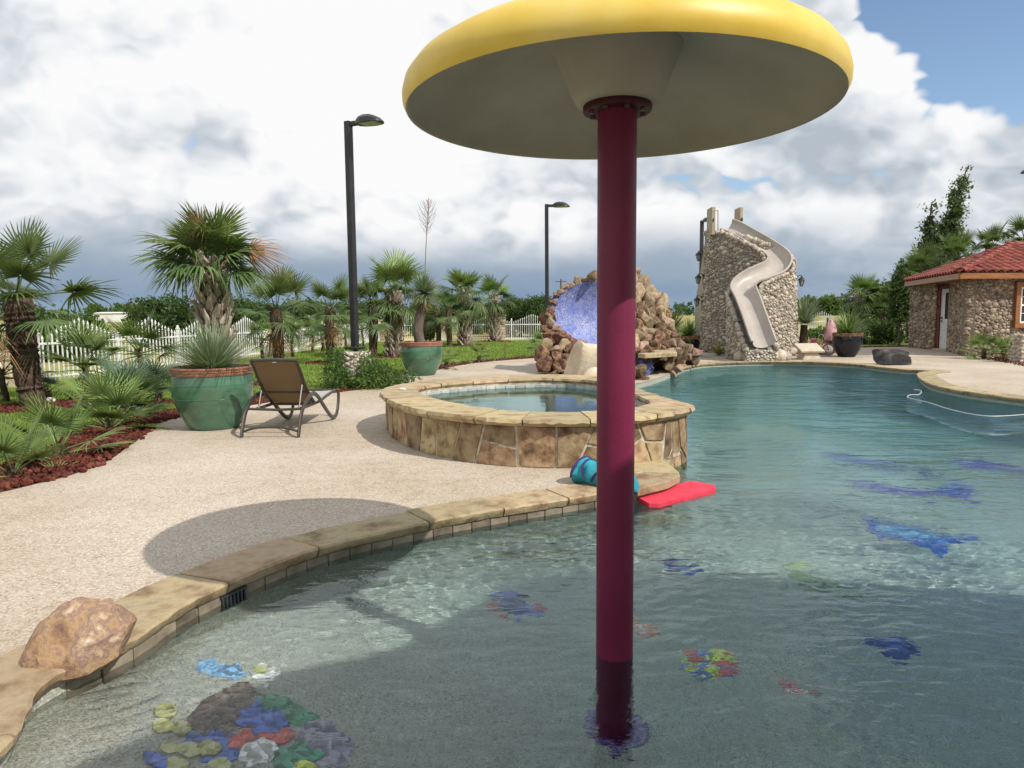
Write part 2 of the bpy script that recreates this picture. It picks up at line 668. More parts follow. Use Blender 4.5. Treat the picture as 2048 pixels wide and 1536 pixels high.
LAWN = [(-14, -8), (-11.4, 6.5), (-10.2, 14), (-6.88, 37.9), (1.6, 37.9), (18, 44.3), (24, 47), (42, 47), (42, -8)]

M_DECK = aggregate_mat()
M_PLASTER = plaster_mat()
M_WATER = water_mat('pool_water', (0.32, 0.115, 0.07), True, 1.0)
M_SPAWATER = water_mat('spa_water', (0.45, 0.12, 0.12), False, 0.15)
M_STONE = pm('sandstone_coping', [(0.34, (0.19, 0.125, 0.07)), (0.44, (0.32, 0.24, 0.135)), (0.54, (0.41, 0.325, 0.195)), (0.64, (0.33, 0.27, 0.17)), (0.72, (0.25, 0.16, 0.09))], scale=5.0, detail=11, nrough=0.66, rough=0.8, bump=0.7, bscale=34, rnd=0.16, hue=0.012, bdist=0.012)
M_FLAG = pm('flagstone_veneer', [(0.32, (0.06, 0.038, 0.028)), (0.42, (0.18, 0.11, 0.055)), (0.52, (0.30, 0.215, 0.115)), (0.60, (0.37, 0.285, 0.165)), (0.70, (0.20, 0.105, 0.055))], detail=11, nrough=0.66, scale=5.0, rough=0.72, bump=0.6, bscale=18, rnd=0.34, hue=0.018, bdist=0.015)
M_FLAGTOP = pm('flagstone_cap', [(0.34, (0.18, 0.095, 0.05)), (0.44, (0.32, 0.225, 0.125)), (0.52, (0.42, 0.33, 0.20)), (0.60, (0.38, 0.285, 0.165)), (0.68, (0.24, 0.125, 0.065))], detail=11, nrough=0.66, scale=4.2, rough=0.7, bump=0.5, bscale=20, rnd=0.16, hue=0.015, stretch=(0.8, 2.0, 1.0), bdist=0.012)
M_MORTAR = pm('mortar', [(0.35, (0.30, 0.26, 0.20)), (0.65, (0.58, 0.53, 0.44))], scale=14, rough=0.9, bump=0.4)
M_TILE = pm('waterline_tile', [(0.3, (0.12, 0.095, 0.065)), (0.5, (0.22, 0.185, 0.135)), (0.7, (0.31, 0.27, 0.20))], scale=7, rough=0.35, rnd=0.22, bump=0.15, bscale=40)
M_SPATILE = pm('spa_tile', [(0.3, (0.33, 0.36, 0.34)), (0.7, (0.52, 0.55, 0.52))], scale=9, rough=0.3, rnd=0.15)
M_LAWN = pm('lawn_turf', [(0.30, (0.13, 0.20, 0.04)), (0.45, (0.19, 0.275, 0.055)), (0.6, (0.235, 0.32, 0.072)), (0.75, (0.30, 0.35, 0.11))], scale=2.2, rough=0.9, bump=1.0, bscale=70, detail=10, spec=0.15, nrough=0.68, bdist=0.05)
M_FIELD = pm('dry_field', [(0.3, (0.17, 0.19, 0.07)), (0.5, (0.30, 0.27, 0.11)), (0.7, (0.40, 0.33, 0.14))], scale=0.05, rough=0.95, bump=0.6, bscale=12, detail=10, spec=0.1)
M_SOIL = pm('mulch_soil', [(0.3, (0.045, 0.016, 0.012)), (0.7, (0.13, 0.04, 0.028))], scale=20, rough=0.95, bump=1.0, bscale=45)
M_LAVA = pm('lava_rock', [(0.3, (0.065, 0.020, 0.015)), (0.55, (0.13, 0.038, 0.027)), (0.75, (0.21, 0.075, 0.055))], scale=9, rough=0.95, bump=0.8, bscale=60, island=0.5, hue=0.012, spec=0.15)
M_GRASS = pm('grass_blades', [(0.3, (0.14, 0.22, 0.04)), (0.7, (0.27, 0.36, 0.08))], scale=1.2, rough=0.6, island=0.35, hue=0.02, trans=0.3, spec=0.25)


def sstep(a, b, x):
    t = max(0.0, min(1.0, (x - a) / (b - a)))
    return t * t * (3 - 2 * t)


def floor_z(x, y):
    d = math.hypot(x + 1.95, (y - 2.05) * 0.85)
    z = -0.07 - 0.065 * sstep(0.0, 0.4, d) - 0.70 * sstep(0.15, 2.7, d) * (0.6 + 0.4 * min(1, d / 2.7))
    deep = sstep(4.3, 13.0, y + 0.25 * x)
    return z - 1.35 * deep


# -- ground to the horizon, lawn, deck
far = [(-2600, -900), (2600, -900), (2600, 3800), (-2600, 3800)]
g_hole = [(p[0] * 0.995, p[1] - 0.05) for p in LAWN]
sheet('ground', far, [LAWN], -0.05, M_FIELD)
deck_in = [(x * 1.0, y) for x, y in DECK]
sheet('lawn', [(x - 0.3 if x < 0 else x + 0.3, y + (0.3 if y > 0 else -0.3)) for x, y in LAWN], [deck_in], -0.02, M_LAWN)
sheet('deck', DECK, [POOL], 0.0, M_DECK)

# -- the pool shell
def pool_shell():
    mb = MB()
    x0, x1, y0, y1, st = -2.4, 10.4, -0.2, 20.4, 0.2
    nx, ny = int((x1 - x0) / st), int((y1 - y0) / st)
    vs_ = [(x0 + i * st, y0 + j * st, floor_z(x0 + i * st, y0 + j * st)) for j in range(ny + 1) for i in range(nx + 1)]
    keep = []
    ext = POOL
    ins = [in_poly(v[0], v[1], ext) or edge_dist(v[0], v[1], ext) < 0.35 for v in vs_]
    for j in range(ny):
        for i in range(nx):
            q = (j * (nx + 1) + i, j * (nx + 1) + i + 1, (j + 1) * (nx + 1) + i + 1, (j + 1) * (nx + 1) + i)
            if all(ins[k] for k in q):
                keep.append(q)
    mb.add(vs_, keep)
    pool = mb.build('pool', M_PLASTER, smooth=3.2)
    tag(pool, kind='structure')
    wl = MB()
    n = len(POOL)
    pts = [Vector((p[0], p[1], 0)) for p in POOL]
    vv = []
    for i in range(n):
        t_ = (pts[(i + 1) % n] - pts[i - 1]).normalized()
        o = Vector((-t_.y, t_.x, 0)) * 0.012
        vv += [pts[i] + o + Vector((0, 0, -0.004)), pts[i] + o + Vector((0, 0, -1.9))]
    wl.add(vv, [(2 * i, 2 * i + 1, 2 * ((i + 1) % n) + 1, 2 * ((i + 1) % n)) for i in range(n)])
    wl.build('wall', M_PLASTER, pool, smooth=0.6)
    return pool


pool = pool_shell()

# water: a rippled sheet; small real waves where the floor is near, so that they bend the light
def water_body():
    import numpy as np
    n = len(POOL)
    pts = [Vector((p[0], p[1], 0)) for p in POOL]
    gx, gy = [], []
    for i in range(n):
        t_ = (pts[(i + 1) % n] - pts[i - 1]).normalized()
        q = pts[i] + Vector((-t_.y, t_.x, 0)) * 0.05
        gx.append(q.x)
        gy.append(q.y)

    def inside(X, Y):
        c = np.zeros(X.shape, bool)
        j = n - 1
        for i in range(n):
            cond = (gy[i] > Y) != (gy[j] > Y)
            c ^= cond & (X < (gx[j] - gx[i]) * (Y - gy[i]) / (gy[j] - gy[i] + 1e-12) + gx[i])
            j = i
        return c

    rs = np.random.RandomState(5)
    waves = []
    for _ in range(22):
        lam = 0.065 * (2.6 ** rs.rand())
        a = rs.normal(1.9, 0.75)
        waves.append((2 * PI / lam * math.cos(a), 2 * PI / lam * math.sin(a), rs.rand() * 6.283, lam * 0.0029))
    for _ in range(5):
        lam = 0.28 + 0.3 * rs.rand()
        a = rs.normal(1.9, 0.6)
        waves.append((2 * PI / lam * math.cos(a), 2 * PI / lam * math.sin(a), rs.rand() * 6.283, lam * 0.0025))

    def height(X, Y):
        h = np.zeros(X.shape)
        wx = X + 0.04 * np.sin(3.1 * Y + 1.0) + 0.03 * np.sin(5.3 * X + 2.2 * Y)
        wy = Y + 0.04 * np.sin(2.7 * X + 0.5)
        for kx, ky, ph, A in waves:
            h += A * np.sin(kx * wx + ky * wy + ph)
        m = 0.65 + 0.35 * np.sin(1.7 * X + 0.8 * Y) * np.sin(1.1 * Y - 0.6 * X + 1.0)
        e = np.clip(np.minimum(np.minimum(X - NX0, NX1 - X), np.minimum(Y - NY0 + 1.0, NY1 - Y)) / 1.8, 0, 1) * np.clip((Y - NY0) / 0.5, 0, 1)
        return h * m * e

    NX0, NX1, NY0, NY1 = -2.4, 4.8, 1.44, 7.2
    mb = MB()

    def grid(x0, x1, y0, y1, st, skip):
        nx, ny = int(round((x1 - x0) / st)), int(round((y1 - y0) / st))
        X, Y = np.meshgrid(x0 + np.arange(nx + 1) * st, y0 + np.arange(ny + 1) * st)
        ins = inside(X, Y)
        cell = ins[:-1, :-1] | ins[1:, :-1] | ins[:-1, 1:] | ins[1:, 1:]
        if skip:
            cx, cyy = X[:-1, :-1] + st / 2, Y[:-1, :-1] + st / 2
            cell &= ~((cx > NX0) & (cx < NX1) & (cyy > NY0) & (cyy < NY1))
        Z = np.full(X.shape, WZ) if skip else WZ + height(X, Y)
        use = np.zeros(X.shape, bool)
        use[:-1, :-1] |= cell
        use[1:, :-1] |= cell
        use[:-1, 1:] |= cell
        use[1:, 1:] |= cell
        idx = -np.ones(X.shape, int)
        idx[use] = np.arange(use.sum())
        J, I = np.nonzero(cell)
        fs = np.stack([idx[J, I], idx[J, I + 1], idx[J + 1, I + 1], idx[J + 1, I]], -1).tolist()
        mb.add(np.stack([X[use], Y[use], Z[use]], -1).tolist(), fs)

    grid(NX0, NX1, NY0, NY1, 0.012, False)
    grid(-2.4, 10.8, 0.0, 20.4, 0.12, True)
    w = mb.build('water', M_WATER, smooth=3.2, normals=False)
    w.cycles.is_caustics_caster = True
    tag(w, kind='structure')
    return w


water_body()


def path_frames(pts, step):
    ps = resample(pts, step)
    fr = []
    for i in range(len(ps)):
        a, b = ps[max(0, i - 1)], ps[min(len(ps) - 1, i + 1)]
        t_ = (b - a)
        t_.z = 0
        t_.normalize()
        fr.append((ps[i], t_, Vector((-t_.y, t_.x, 0))))
    return fr


def curve_stone(fr, in_, out_, z0, z1, r, rough=0.008, chip=0.012):
    """a slab that follows a curve: rows of points across it, a rough broken front edge"""
    mb = MB()
    vs_ = []
    m = len(fr)
    for i, (p, t_, o) in enumerate(fr):
        e = r.uniform(-rough, rough)
        e2 = r.uniform(-chip, chip)
        zt = z1 + r.uniform(-0.003, 0.003)
        vs_ += [p + o * out_ + Vector((0, 0, zt)), p + o * (in_ + 0.012) + Vector((0, 0, zt)), p + o * (in_ + e * 0.5) + Vector((0, 0, zt - 0.012)),
                p + o * (in_ + e + 0.004) + Vector((0, 0, (z0 + zt) / 2 + e2 * 0.6)), p + o * (in_ + 0.02 + abs(e2)) + Vector((0, 0, z0)), p + o * out_ + Vector((0, 0, z0))]
    k = 6
    fs = []
    for i in range(m - 1):
        for j in range(k):
            j2 = (j + 1) % k
            fs.append((i * k + j, i * k + j2, (i + 1) * k + j2, (i + 1) * k + j))
    fs.append(tuple(range(k)))
    fs.append(tuple((m - 1) * k + j for j in reversed(range(k))))
    mb.add(vs_, fs)
    return mb


def coping_run(pts, width=0.31, lens=(0.55, 0.95), step=0.06, zt=0.014, r=None):
    r = r or random.Random(3)
    fr = path_frames(pts, step)
    i = 0
    while i < len(fr) - 3:
        n = max(4, int(r.uniform(*lens) / step))
        j = min(len(fr) - 1, i + n)
        if len(fr) - 1 - j < 5:
            j = len(fr) - 1
        seg = fr[i:j + 1]
        # open joint: pull both ends in a little
        p0, t0, o0 = seg[0]
        p1, t1, o1 = seg[-1]
        seg = [(p0 + t0 * 0.006, t0, o0)] + seg[1:-1] + [(p1 - t1 * 0.006, t1, o1)]
        mb = curve_stone(seg, -0.035, width + r.uniform(-0.02, 0.02), -0.05, zt + r.uniform(-0.003, 0.004), r)
        mb.build('coping_stone', M_STONE, pool, smooth=0.5)
        i = j
    # the mortar bed under the stones
    mb = MB()
    vs_ = []
    for p, t_, o in fr:
        vs_ += [p + o * (width - 0.012) + Vector((0, 0, 0.006)), p + o * -0.015 + Vector((0, 0, 0.004))]
    mb.add(vs_, [(2 * i, 2 * i + 1, 2 * i + 3, 2 * i + 2) for i in range(len(fr) - 1)])
    mb.build('mortar_bed', M_MORTAR, pool)


def pool_part(a, b):
    """smooth outline between two control points"""
    return [Vector((POOL[i % len(POOL)][0], POOL[i % len(POOL)][1], 0)) for i in range(4 * a, 4 * b + 1)]


NC = len(POOL_C)
front = pool_part(2, 15)
coping_run(pool_part(0, 15), step=0.05, r=random.Random(5))
# the corner slabs by the spa, cut as two big flagstones
for poly in ([(0.985, 5.50), (1.29, 5.74), (1.43, 5.95), (1.445, 6.0), (1.15, 6.10), (0.80, 5.86)], [(0.80, 5.88), (1.145, 6.12), (1.445, 6.02), (1.46, 6.14), (1.45, 6.42), (1.44, 6.70), (0.94, 6.62), (1.02, 6.2)]):
    mb = MB()
    c = sum((Vector(p) for p in poly), Vector((0, 0))) / len(poly)
    pr = []
    for i in range(len(poly)):
        a, b = Vector(poly[i]), Vector(poly[(i + 1) % len(poly)])
        for k in range(4):
            q = a + (b - a) * k / 4
            pr.append(q + (c - q).normalized() * (0.006 + rnd.uniform(0, 0.01)))
    mb.prism(pr, -0.05, 0.016)
    mb.build('coping_stone', M_STONE, pool, bevel=0.006)
coping_run(pool_part(29, 46), width=0.34, lens=(0.7, 1.3), step=0.12, zt=0.018, r=random.Random(8))
coping_run(pool_part(46, NC), width=0.31, lens=(0.6, 1.0), step=0.1, r=random.Random(9))

# waterline tiles under the near coping
fr = path_frames(front, 0.152)
tm = MB().box((0, 0, 0), (0.146, 0.012, 0.146)).mesh('tile', M_TILE, bevel=0.003)
for p, t_, o in fr:
    if p.y < 2.75:
        continue
    for row in range(1):
        mt = Matrix(((t_.x, o.x, 0, 0), (t_.y, o.y, 0, 0), (0, 0, 1, 0), (0, 0, 0, 1)))
        mt.translation = p + o * 0.006 + Vector((0, 0, -0.13 - 0.152 * row))
        inst('tile', tm, pool, mt)
# skimmer grille
sk = G(445, 1190, -0.10)
best = min(range(len(fr)), key=lambda i: (fr[i][0] - sk).length)
p, t_, o = fr[best]
mt = Matrix(((t_.x, o.x, 0, 0), (t_.y, o.y, 0, 0), (0, 0, 1, 0), (0, 0, 0, 1)))
mt.translation = p - o * 0.008 + Vector((0, 0, -0.12))
gm = MB()
for k in range(7):
    gm.box((-0.075 + k * 0.025, 0, 0), (0.012, 0.014, 0.10))
gm.box((0, 0, 0.056), (0.18, 0.016, 0.012)).box((0, 0, -0.056), (0.18, 0.016, 0.012))
g_o = inst('skimmer_grille', gm.mesh('skimmer_grille', flat('dark_plastic', (0.03, 0.035, 0.04), 0.4)), pool, mt)

# ------------------------------------------------------------ mulch and grass
def offset_poly(pts, d):
    out = []
    n = len(pts)
    for i in range(n):
        a, b = pts[max(0, i - 1)], pts[min(n - 1, i + 1)]
        t_ = (b - a).normalized()
        out.append(pts[i] + Vector((-t_.y, t_.x, 0)) * d)
    return out


edge = [Vector((x, y, 0)) for x, y in DECK]
BEDS = []


def bed(a, b, w0, w1):
    seg = edge[a:b]
    n = len(seg)
    off = []
    for i in range(n):
        w = w0 + (w1 - w0) * i / (n - 1)
        w *= 0.9 + 0.35 * noise.noise(Vector((seg[i].x * 0.9, seg[i].y * 0.9, 3.1)))
        t_ = (seg[min(n - 1, i + 1)] - seg[max(0, i - 1)]).normalized()
        off.append(seg[i] + Vector((-t_.y, t_.x, 0)) * w)
    BEDS.append([(p.x, p.y) for p in seg] + [(p.x, p.y) for p in reversed(off)])


bed(0, 52, 0.95, 0.75)
bed(52, 76, 0.75, 0.75)
bed(76, 90, 0.7, 0.6)
RINGS = []            # palms add rings of mulch here: (x, y, r)


def mulch():
    r = random.Random(21)
    soil = MB()
    rocks = MB()
    shapes = []
    for k in range(6):
        vs_, fs = ico(1)
        shapes.append([Vector((v.x, v.y, v.z)) * r.uniform(0.72, 1.2) for v in vs_])
    fs1 = ico(1)[1]
    ic0 = [(0, 2, 4), (2, 1, 4), (1, 3, 4), (3, 0, 4), (2, 0, 5), (1, 2, 5), (3, 1, 5), (0, 3, 5)]
    oc = [Vector(v) for v in ((1, 0, 0), (-1, 0, 0), (0, 1, 0), (0, -1, 0), (0, 0, 1), (0, 0, -1))]

    def rock(x, y, s, near):
        rot = Euler((r.uniform(0, 6), r.uniform(0, 6), r.uniform(0, 6))).to_matrix()
        if near:
            sh = r.choice(shapes)
            rocks.add([rot @ (v * s) + Vector((x, y, s * 0.35 + r.uniform(0, 0.02))) for v in sh], fs1)
        else:
            rocks.add([rot @ (v * s * r.uniform(0.7, 1.2)) + Vector((x, y, s * 0.3)) for v in oc], ic0)
    for b in BEDS:
        tri = tessellate_polygon([[Vector((p[0], p[1], 0)) for p in b]])
        soil.add([(p[0], p[1], -0.004) for p in b], tri)
        xs, ys = [p[0] for p in b], [p[1] for p in b]
        area = (max(xs) - min(xs)) * (max(ys) - min(ys))
        n = int(area * 420)
        for _ in range(n):
            x, y = r.uniform(min(xs), max(xs)), r.uniform(min(ys), max(ys))
            if y > 15 and r.random() > 0.3 or not (y > 4.6):
                continue
            if in_poly(x, y, b) or (edge_dist(x, y, b) < 0.05 and r.random() < 0.35):
                rock(x, y, r.uniform(0.014, 0.034), y < 8)
    for x, y, rr in RINGS:
        n = 20
        ring = [(x + rr * (1 + 0.12 * noise.noise(Vector((x, y, a)))) * math.cos(2 * PI * a / n), y + rr * math.sin(2 * PI * a / n)) for a in range(n)]
        soil.add([(p[0], p[1], -0.008) for p in ring], [tuple(range(n))])
        for _ in range(int(rr * rr * 3.1 * (260 if y < 14 else 90))):
            a, q = r.uniform(0, 6.283), rr * math.sqrt(r.random())
            rock(x + q * math.cos(a), y + q * math.sin(a), r.uniform(0.018, 0.04), False)
    s_ = soil.build('mulch_bed', M_SOIL, normals=False)
    for p in s_.data.polygons:
        pass
    tag(s_, kind='structure')
    o = rocks.build('lava_rock_mulch', M_LAVA, normals=False)
    tag(o, 'dark red lava rock mulch spread along the deck edge', 'mulch', kind='stuff')


def grass():
    r = random.Random(31)
    mb = MB()
    n = 0
    for _ in range(420000):
        u = r.random()
        y = 4.8 + 33 * u * u * (0.55 + 0.45 * u)
        x = r.uniform(-11.2, 1.5 + y * 0.05)
        if y > 14 and r.random() > 0.45:
            continue
        if x > -3.0 and y < 14 or x > (y - 14) * 0.35 - 2.2:
            continue
        if x < -11.2 + max(0, y - 8) * 0.145:
            continue
        px = x / y * 1420
        if px < -1100:
            continue
        if in_poly(x, y, DECK) or any(in_poly(x, y, b) for b in BEDS) and r.random() > 0.03:
            continue
        if any((x - a) ** 2 + (y - b) ** 2 < (c * 0.95) ** 2 for a, b, c in RINGS):
            continue
        h = r.uniform(0.022, 0.055) * (1 + 0.006 * y)
        w = 0.004 + 0.0006 * y
        a = r.uniform(0, 6.283)
        dx, dy = math.cos(a), math.sin(a)
        l = r.uniform(-0.6, 0.6) * h
        mb.add([(x - dx * w, y - dy * w, -0.02), (x + dx * w, y + dy * w, -0.02), (x + dy * l, y + dx * l, -0.02 + h)], [(0, 1, 2)])
        n += 1
        if n > 150000:
            break
    o = mb.build('grass', M_GRASS, normals=False)
    tag(o, 'short green grass of the lawn between deck and fence', 'grass', kind='stuff')


# ------------------------------------------------------------ raised spa
SPA_OUT = [(-1.66, 8.95), (-1.47, 8.1), (-1.08, 7.22), (-0.6, 6.68), (-0.11, 6.38), (0.42, 6.26), (0.97, 6.32), (1.46, 6.6), (1.83, 7.08), (1.80, 7.5),
           (1.64, 8.3), (1.54, 9.2), (1.42, 10.1), (1.1, 10.8), (0.5, 11.0), (-0.25, 10.8), (-1.04, 10.3), (-1.5, 9.7)]
SPA_IN = [(-1.20, 9.0), (-1.0, 8.25), (-0.66, 7.6), (-0.30, 7.15), (0.05, 6.9), (0.42, 6.78), (0.88, 6.84), (1.22, 7.06), (1.43, 7.36), (1.46, 7.7),
          (1.40, 8.35), (1.30, 9.2), (1.15, 9.8), (0.86, 10.15), (0.4, 10.3), (-0.2, 10.15), (-0.72, 9.8), (-1.06, 9.45)]


def spa():
    r = random.Random(44)
    base = Vector((0.2, 8.5, 0))
    t = thing('raised_spa', base, 'raised round spa with flagstone walls and rough sandstone cap beside the pool', 'spa')
    fo = spline([Vector((a, b, 0)) - base for a, b in SPA_OUT], 8, True)
    fi = spline([Vector((a, b, 0)) - base for a, b in SPA_IN], 8, True)
    n = len(fo)
    # core wall: outer face set back from the cap, inner face, floor
    outw, inw = [], []
    for i in range(n):
        d_ = (fi[i] - fo[i]).normalized()
        outw.append(fo[i] + d_ * 0.085)
        inw.append(fi[i] - d_ * 0.02)
    mb = MB()
    vs_ = []
    for i in range(n):
        vs_ += [outw[i] + Vector((0, 0, -1.6)), outw[i] + Vector((0, 0, 0.40)), inw[i] + Vector((0, 0, 0.40)), inw[i] + Vector((0, 0, -0.55))]
    fs = []
    for i in range(n):
        j = (i + 1) % n
        for k in range(3):
            fs.append((i * 4 + k, i * 4 + k + 1, j * 4 + k + 1, j * 4 + k))
    mb.add(vs_, fs)
    mb.add([p + Vector((0, 0, -0.54)) for p in inw], [tuple(range(n))])
    mb.build('wall', M_MORTAR, t, smooth=0.7)
    # veneer of irregular flagstones
    per = [0.0]
    loop = outw + [outw[0]]
    for a, b in zip(loop, loop[1:]):
        per.append(per[-1] + (b - a).length)
    L = per[-1]

    def at(s):
        s %= L
        lo = 0
        for i in range(n):
            if per[i + 1] >= s:
                lo = i
                break
        k = (s - per[lo]) / max(1e-6, per[lo + 1] - per[lo])
        p = loop[lo].lerp(loop[lo + 1], k)
        t_ = (loop[lo + 1] - loop[lo]).normalized()
        return p, Vector((t_.y, -t_.x, 0))

    def stone(quad, proud):
        """quad: four (s, z) corners, shrunk for the joint, laid on the curved wall"""
        cs = sum(q[0] for q in quad) / 4
        cz = sum(q[1] for q in quad) / 4
        q = []
        for s_, z_ in quad:
            ds, dz = cs - s_, cz - z_
            l = math.hypot(ds, dz) or 1
            q.append((s_ + ds / l * 0.018, z_ + dz / l * 0.018))
        m2 = MB()
        N = 4
        top, bot = [], []
        for i in range(N + 1):
            k = i / N
            for row, (a, b) in ((top, (q[3], q[2])), (bot, (q[0], q[1]))):
                row.append((a[0] + (b[0] - a[0]) * k, a[1] + (b[1] - a[1]) * k))
        vs2 = []
        for (sb, zb), (st_, zt_) in zip(bot, top):
            for (s_, z_) in ((sb, zb), ((sb + st_) / 2, (zb + zt_) / 2), (st_, zt_)):
                p, o = at(s_)
                vs2.append(p + o * (proud + r.uniform(-0.004, 0.004)) + Vector((0, 0, z_)))
        m_ = len(vs2)
        for (sb, zb), (st_, zt_) in zip(bot, top):
            for (s_, z_) in ((sb, zb), ((sb + st_) / 2, (zb + zt_) / 2), (st_, zt_)):
                p, o = at(s_)
                vs2.append(p - o * 0.01 + Vector((0, 0, z_)))
        fs2 = []
        for i in range(N):
            for k in range(2):
                a = i * 3 + k
                fs2.append((a, a + 3, a + 4, a + 1))
        for i in range(N):
            for k in (0, 2):
                a = i * 3 + k
                fs2.append((a, a + 3, a + 3 + m_, a + m_))
        for i in (0, N):
            for k in range(2):
                a = i * 3 + k
                fs2.append((a, a + 1, a + 1 + m_, a + m_))
        m2.add(vs2, fs2)
        m2.build('wall_stone', M_FLAG, t, bevel=0.004)

    s = 0.0
    sl = r.uniform(-0.05, 0.05)
    k = 0
    while s < L - 0.08:
        w = r.uniform(0.17, 0.40)
        if L - s - w < 0.15:
            w = L - s
        sl2 = r.uniform(-0.10, 0.10) if s + w < L - 1e-3 else 0.0
        mid, _ = at(s + w / 2)
        wp = mid + base
        z0 = -0.45 if wp.x > 1.38 else -0.004
        z1 = 0.392
        quad = [(s - sl, z0), (s + w - sl2, z0), (s + w + sl2, z1), (s + sl, z1)]
        if (z1 - z0) > 0.6 or r.random() < 0.42:
            zc, zd = z0 + (z1 - z0) * r.uniform(0.35, 0.65), z0 + (z1 - z0) * r.uniform(0.35, 0.65)
            ka, kb = (zc - z0) / (z1 - z0), (zd - z0) / (z1 - z0)
            a = (s - sl + 2 * sl * ka, zc)
            b = (s + w - sl2 + 2 * sl2 * kb, zd)
            stone([quad[0], quad[1], b, a], r.uniform(0.006, 0.018))
            stone([a, b, quad[2], quad[3]], r.uniform(0.006, 0.018))
        else:
            stone(quad, r.uniform(0.006, 0.018))
        s += w
        sl = sl2
        k += 1
    # cap stones
    i = 0
    while i < n:
        m_ = r.choice((7, 8, 9, 10, 11))
        if n - i - m_ < 5:
            m_ = n - i
        m2 = MB()
        vs2 = []
        zt = 0.462 + r.uniform(-0.006, 0.006)
        for k in range(m_ + 1):
            j = (i + k) % n
            a, b = fo[j], fi[j]
            if k in (0, m_):
                nb = (i + (1 if k == 0 else m_ - 1)) % n
                a = a + (fo[nb] - a).normalized() * 0.007
                b = b + (fi[nb] - b).normalized() * 0.007
            d_ = (b - a).normalized()
            e, e2, e3 = r.uniform(-0.014, 0.014), r.uniform(-0.01, 0.01), r.uniform(-0.012, 0.012)
            vs2 += [a + d_ * (0.014 + e) + Vector((0, 0, zt + e2 * 0.3)), b - d_ * (0.01 + e2) + Vector((0, 0, zt + e * 0.2)), b - d_ * e2 + Vector((0, 0, zt - 0.03)), b + d_ * (-0.03) + Vector((0, 0, 0.385)),
                    a + d_ * (0.03 + abs(e3)) + Vector((0, 0, 0.388)), a + d_ * (e * 0.6 + e3) + Vector((0, 0, zt - 0.035 + e3 * 0.6))]
        fs2 = []
        for k in range(m_):
            for j in range(6):
                j2 = (j + 1) % 6
                fs2.append((k * 6 + j, k * 6 + j2, (k + 1) * 6 + j2, (k + 1) * 6 + j))
        fs2.append(tuple(range(6)))
        fs2.append(tuple(m_ * 6 + j for j in reversed(range(6))))
        m2.add(vs2, fs2)
        m2.build('cap_stone', M_FLAGTOP, t, smooth=0.45)
        i += m_
    # inner waterline tiles along the far inside
    frs = path_frames(inw + [inw[0]], 0.153)
    tm2 = MB().box((0, 0, 0), (0.147, 0.012, 0.147)).mesh('tile', M_SPATILE, bevel=0.003)
    for p, t_, o in frs:
        if (p + base).y < 8.4:
            continue
        mt = Matrix(((t_.x, o.x, 0, 0), (t_.y, o.y, 0, 0), (0, 0, 1, 0), (0, 0, 0, 1)))
        mt.translation = p + o * 0.006 + Vector((0, 0, 0.30))
        inst('tile', tm2, t, mt)
    w = MB()
    w.prism([(p.x, p.y) for p in inw], -0.53, 0.335)
    w = w.build('water', M_SPAWATER, t)
    w.cycles.is_caustics_caster = True
    return t


spa()
# a white shell left on the spa cap
mb = MB()
mb.blob((0, 0, 0.012), (0.045, 0.03, 0.016), random.Random(2), sub=2, jit=0.12)
sh = mb.build('seashell', flat('shell_white', (0.8, 0.78, 0.74), 0.4), smooth=3.2)
sh.location = G(805, 780, 0.462)
tag(sh, 'small white shell lying on the spa cap', 'shell')

# ============================================================ things by the pool
def fp(px, py, lift=0.0):
    """point of the pool floor seen at a pixel, through the bending water"""
    p0 = G(px, py, WZ)
    d = ray(px, py).normalized()
    if floor_z(p0.x, p0.y) > WZ:
        return Vector((p0.x, p0.y, floor_z(p0.x, p0.y) + lift))
    eta = 1 / 1.33
    c = -d.z
    tr = d * eta + Vector((0, 0, 1)) * (eta * c - math.sqrt(1 - eta * eta * (1 - c * c)))
    z = -0.5
    for _ in range(12):
        k = (z - WZ) / tr.z
        q = p0 + tr * k
        z = 0.5 * z + 0.5 * min(WZ - 0.005, floor_z(q.x, q.y))
    k = (z - WZ) / tr.z
    q = p0 + tr * k
    q.z = floor_z(q.x, q.y) + lift
    return q


def sun_up(p, z0):
    """from a floor point back along the sunbeam, through the water surface, to height z0"""
    d = -SUN
    eta = 1 / 1.33
    c = -d.z
    tr = d * eta + Vector((0, 0, 1)) * (eta * c - math.sqrt(1 - eta * eta * (1 - c * c)))
    q = p - tr * ((p.z - WZ) / tr.z) if p.z < WZ else p
    return q + SUN * ((z0 - q.z) / SUN.z)


# ---- water mushroom
MX, MY, MZ, MR = 0.444, 3.021, 2.215, 0.867
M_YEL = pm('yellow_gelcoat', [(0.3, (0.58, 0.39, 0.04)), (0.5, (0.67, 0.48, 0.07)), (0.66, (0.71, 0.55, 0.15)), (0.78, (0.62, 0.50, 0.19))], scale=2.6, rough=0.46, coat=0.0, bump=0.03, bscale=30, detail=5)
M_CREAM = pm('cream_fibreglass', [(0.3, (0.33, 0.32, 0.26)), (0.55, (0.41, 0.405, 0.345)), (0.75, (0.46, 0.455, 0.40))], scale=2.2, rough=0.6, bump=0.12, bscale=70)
M_BURG = pm('burgundy_powder_coat', [(0.3, (0.125, 0.007, 0.035)), (0.7, (0.165, 0.012, 0.052))], scale=2.5, rough=0.48, bump=0.3, bscale=85, bdist=0.005, spec=0.35)
M_BOLT = flat('bolt_steel', (0.12, 0.09, 0.09), 0.5, metal=0.5)
t = thing('water_mushroom', (MX, MY, 0), 'yellow mushroom fountain on a burgundy pole standing in the pool', 'fountain')
mb = MB()
k = MR
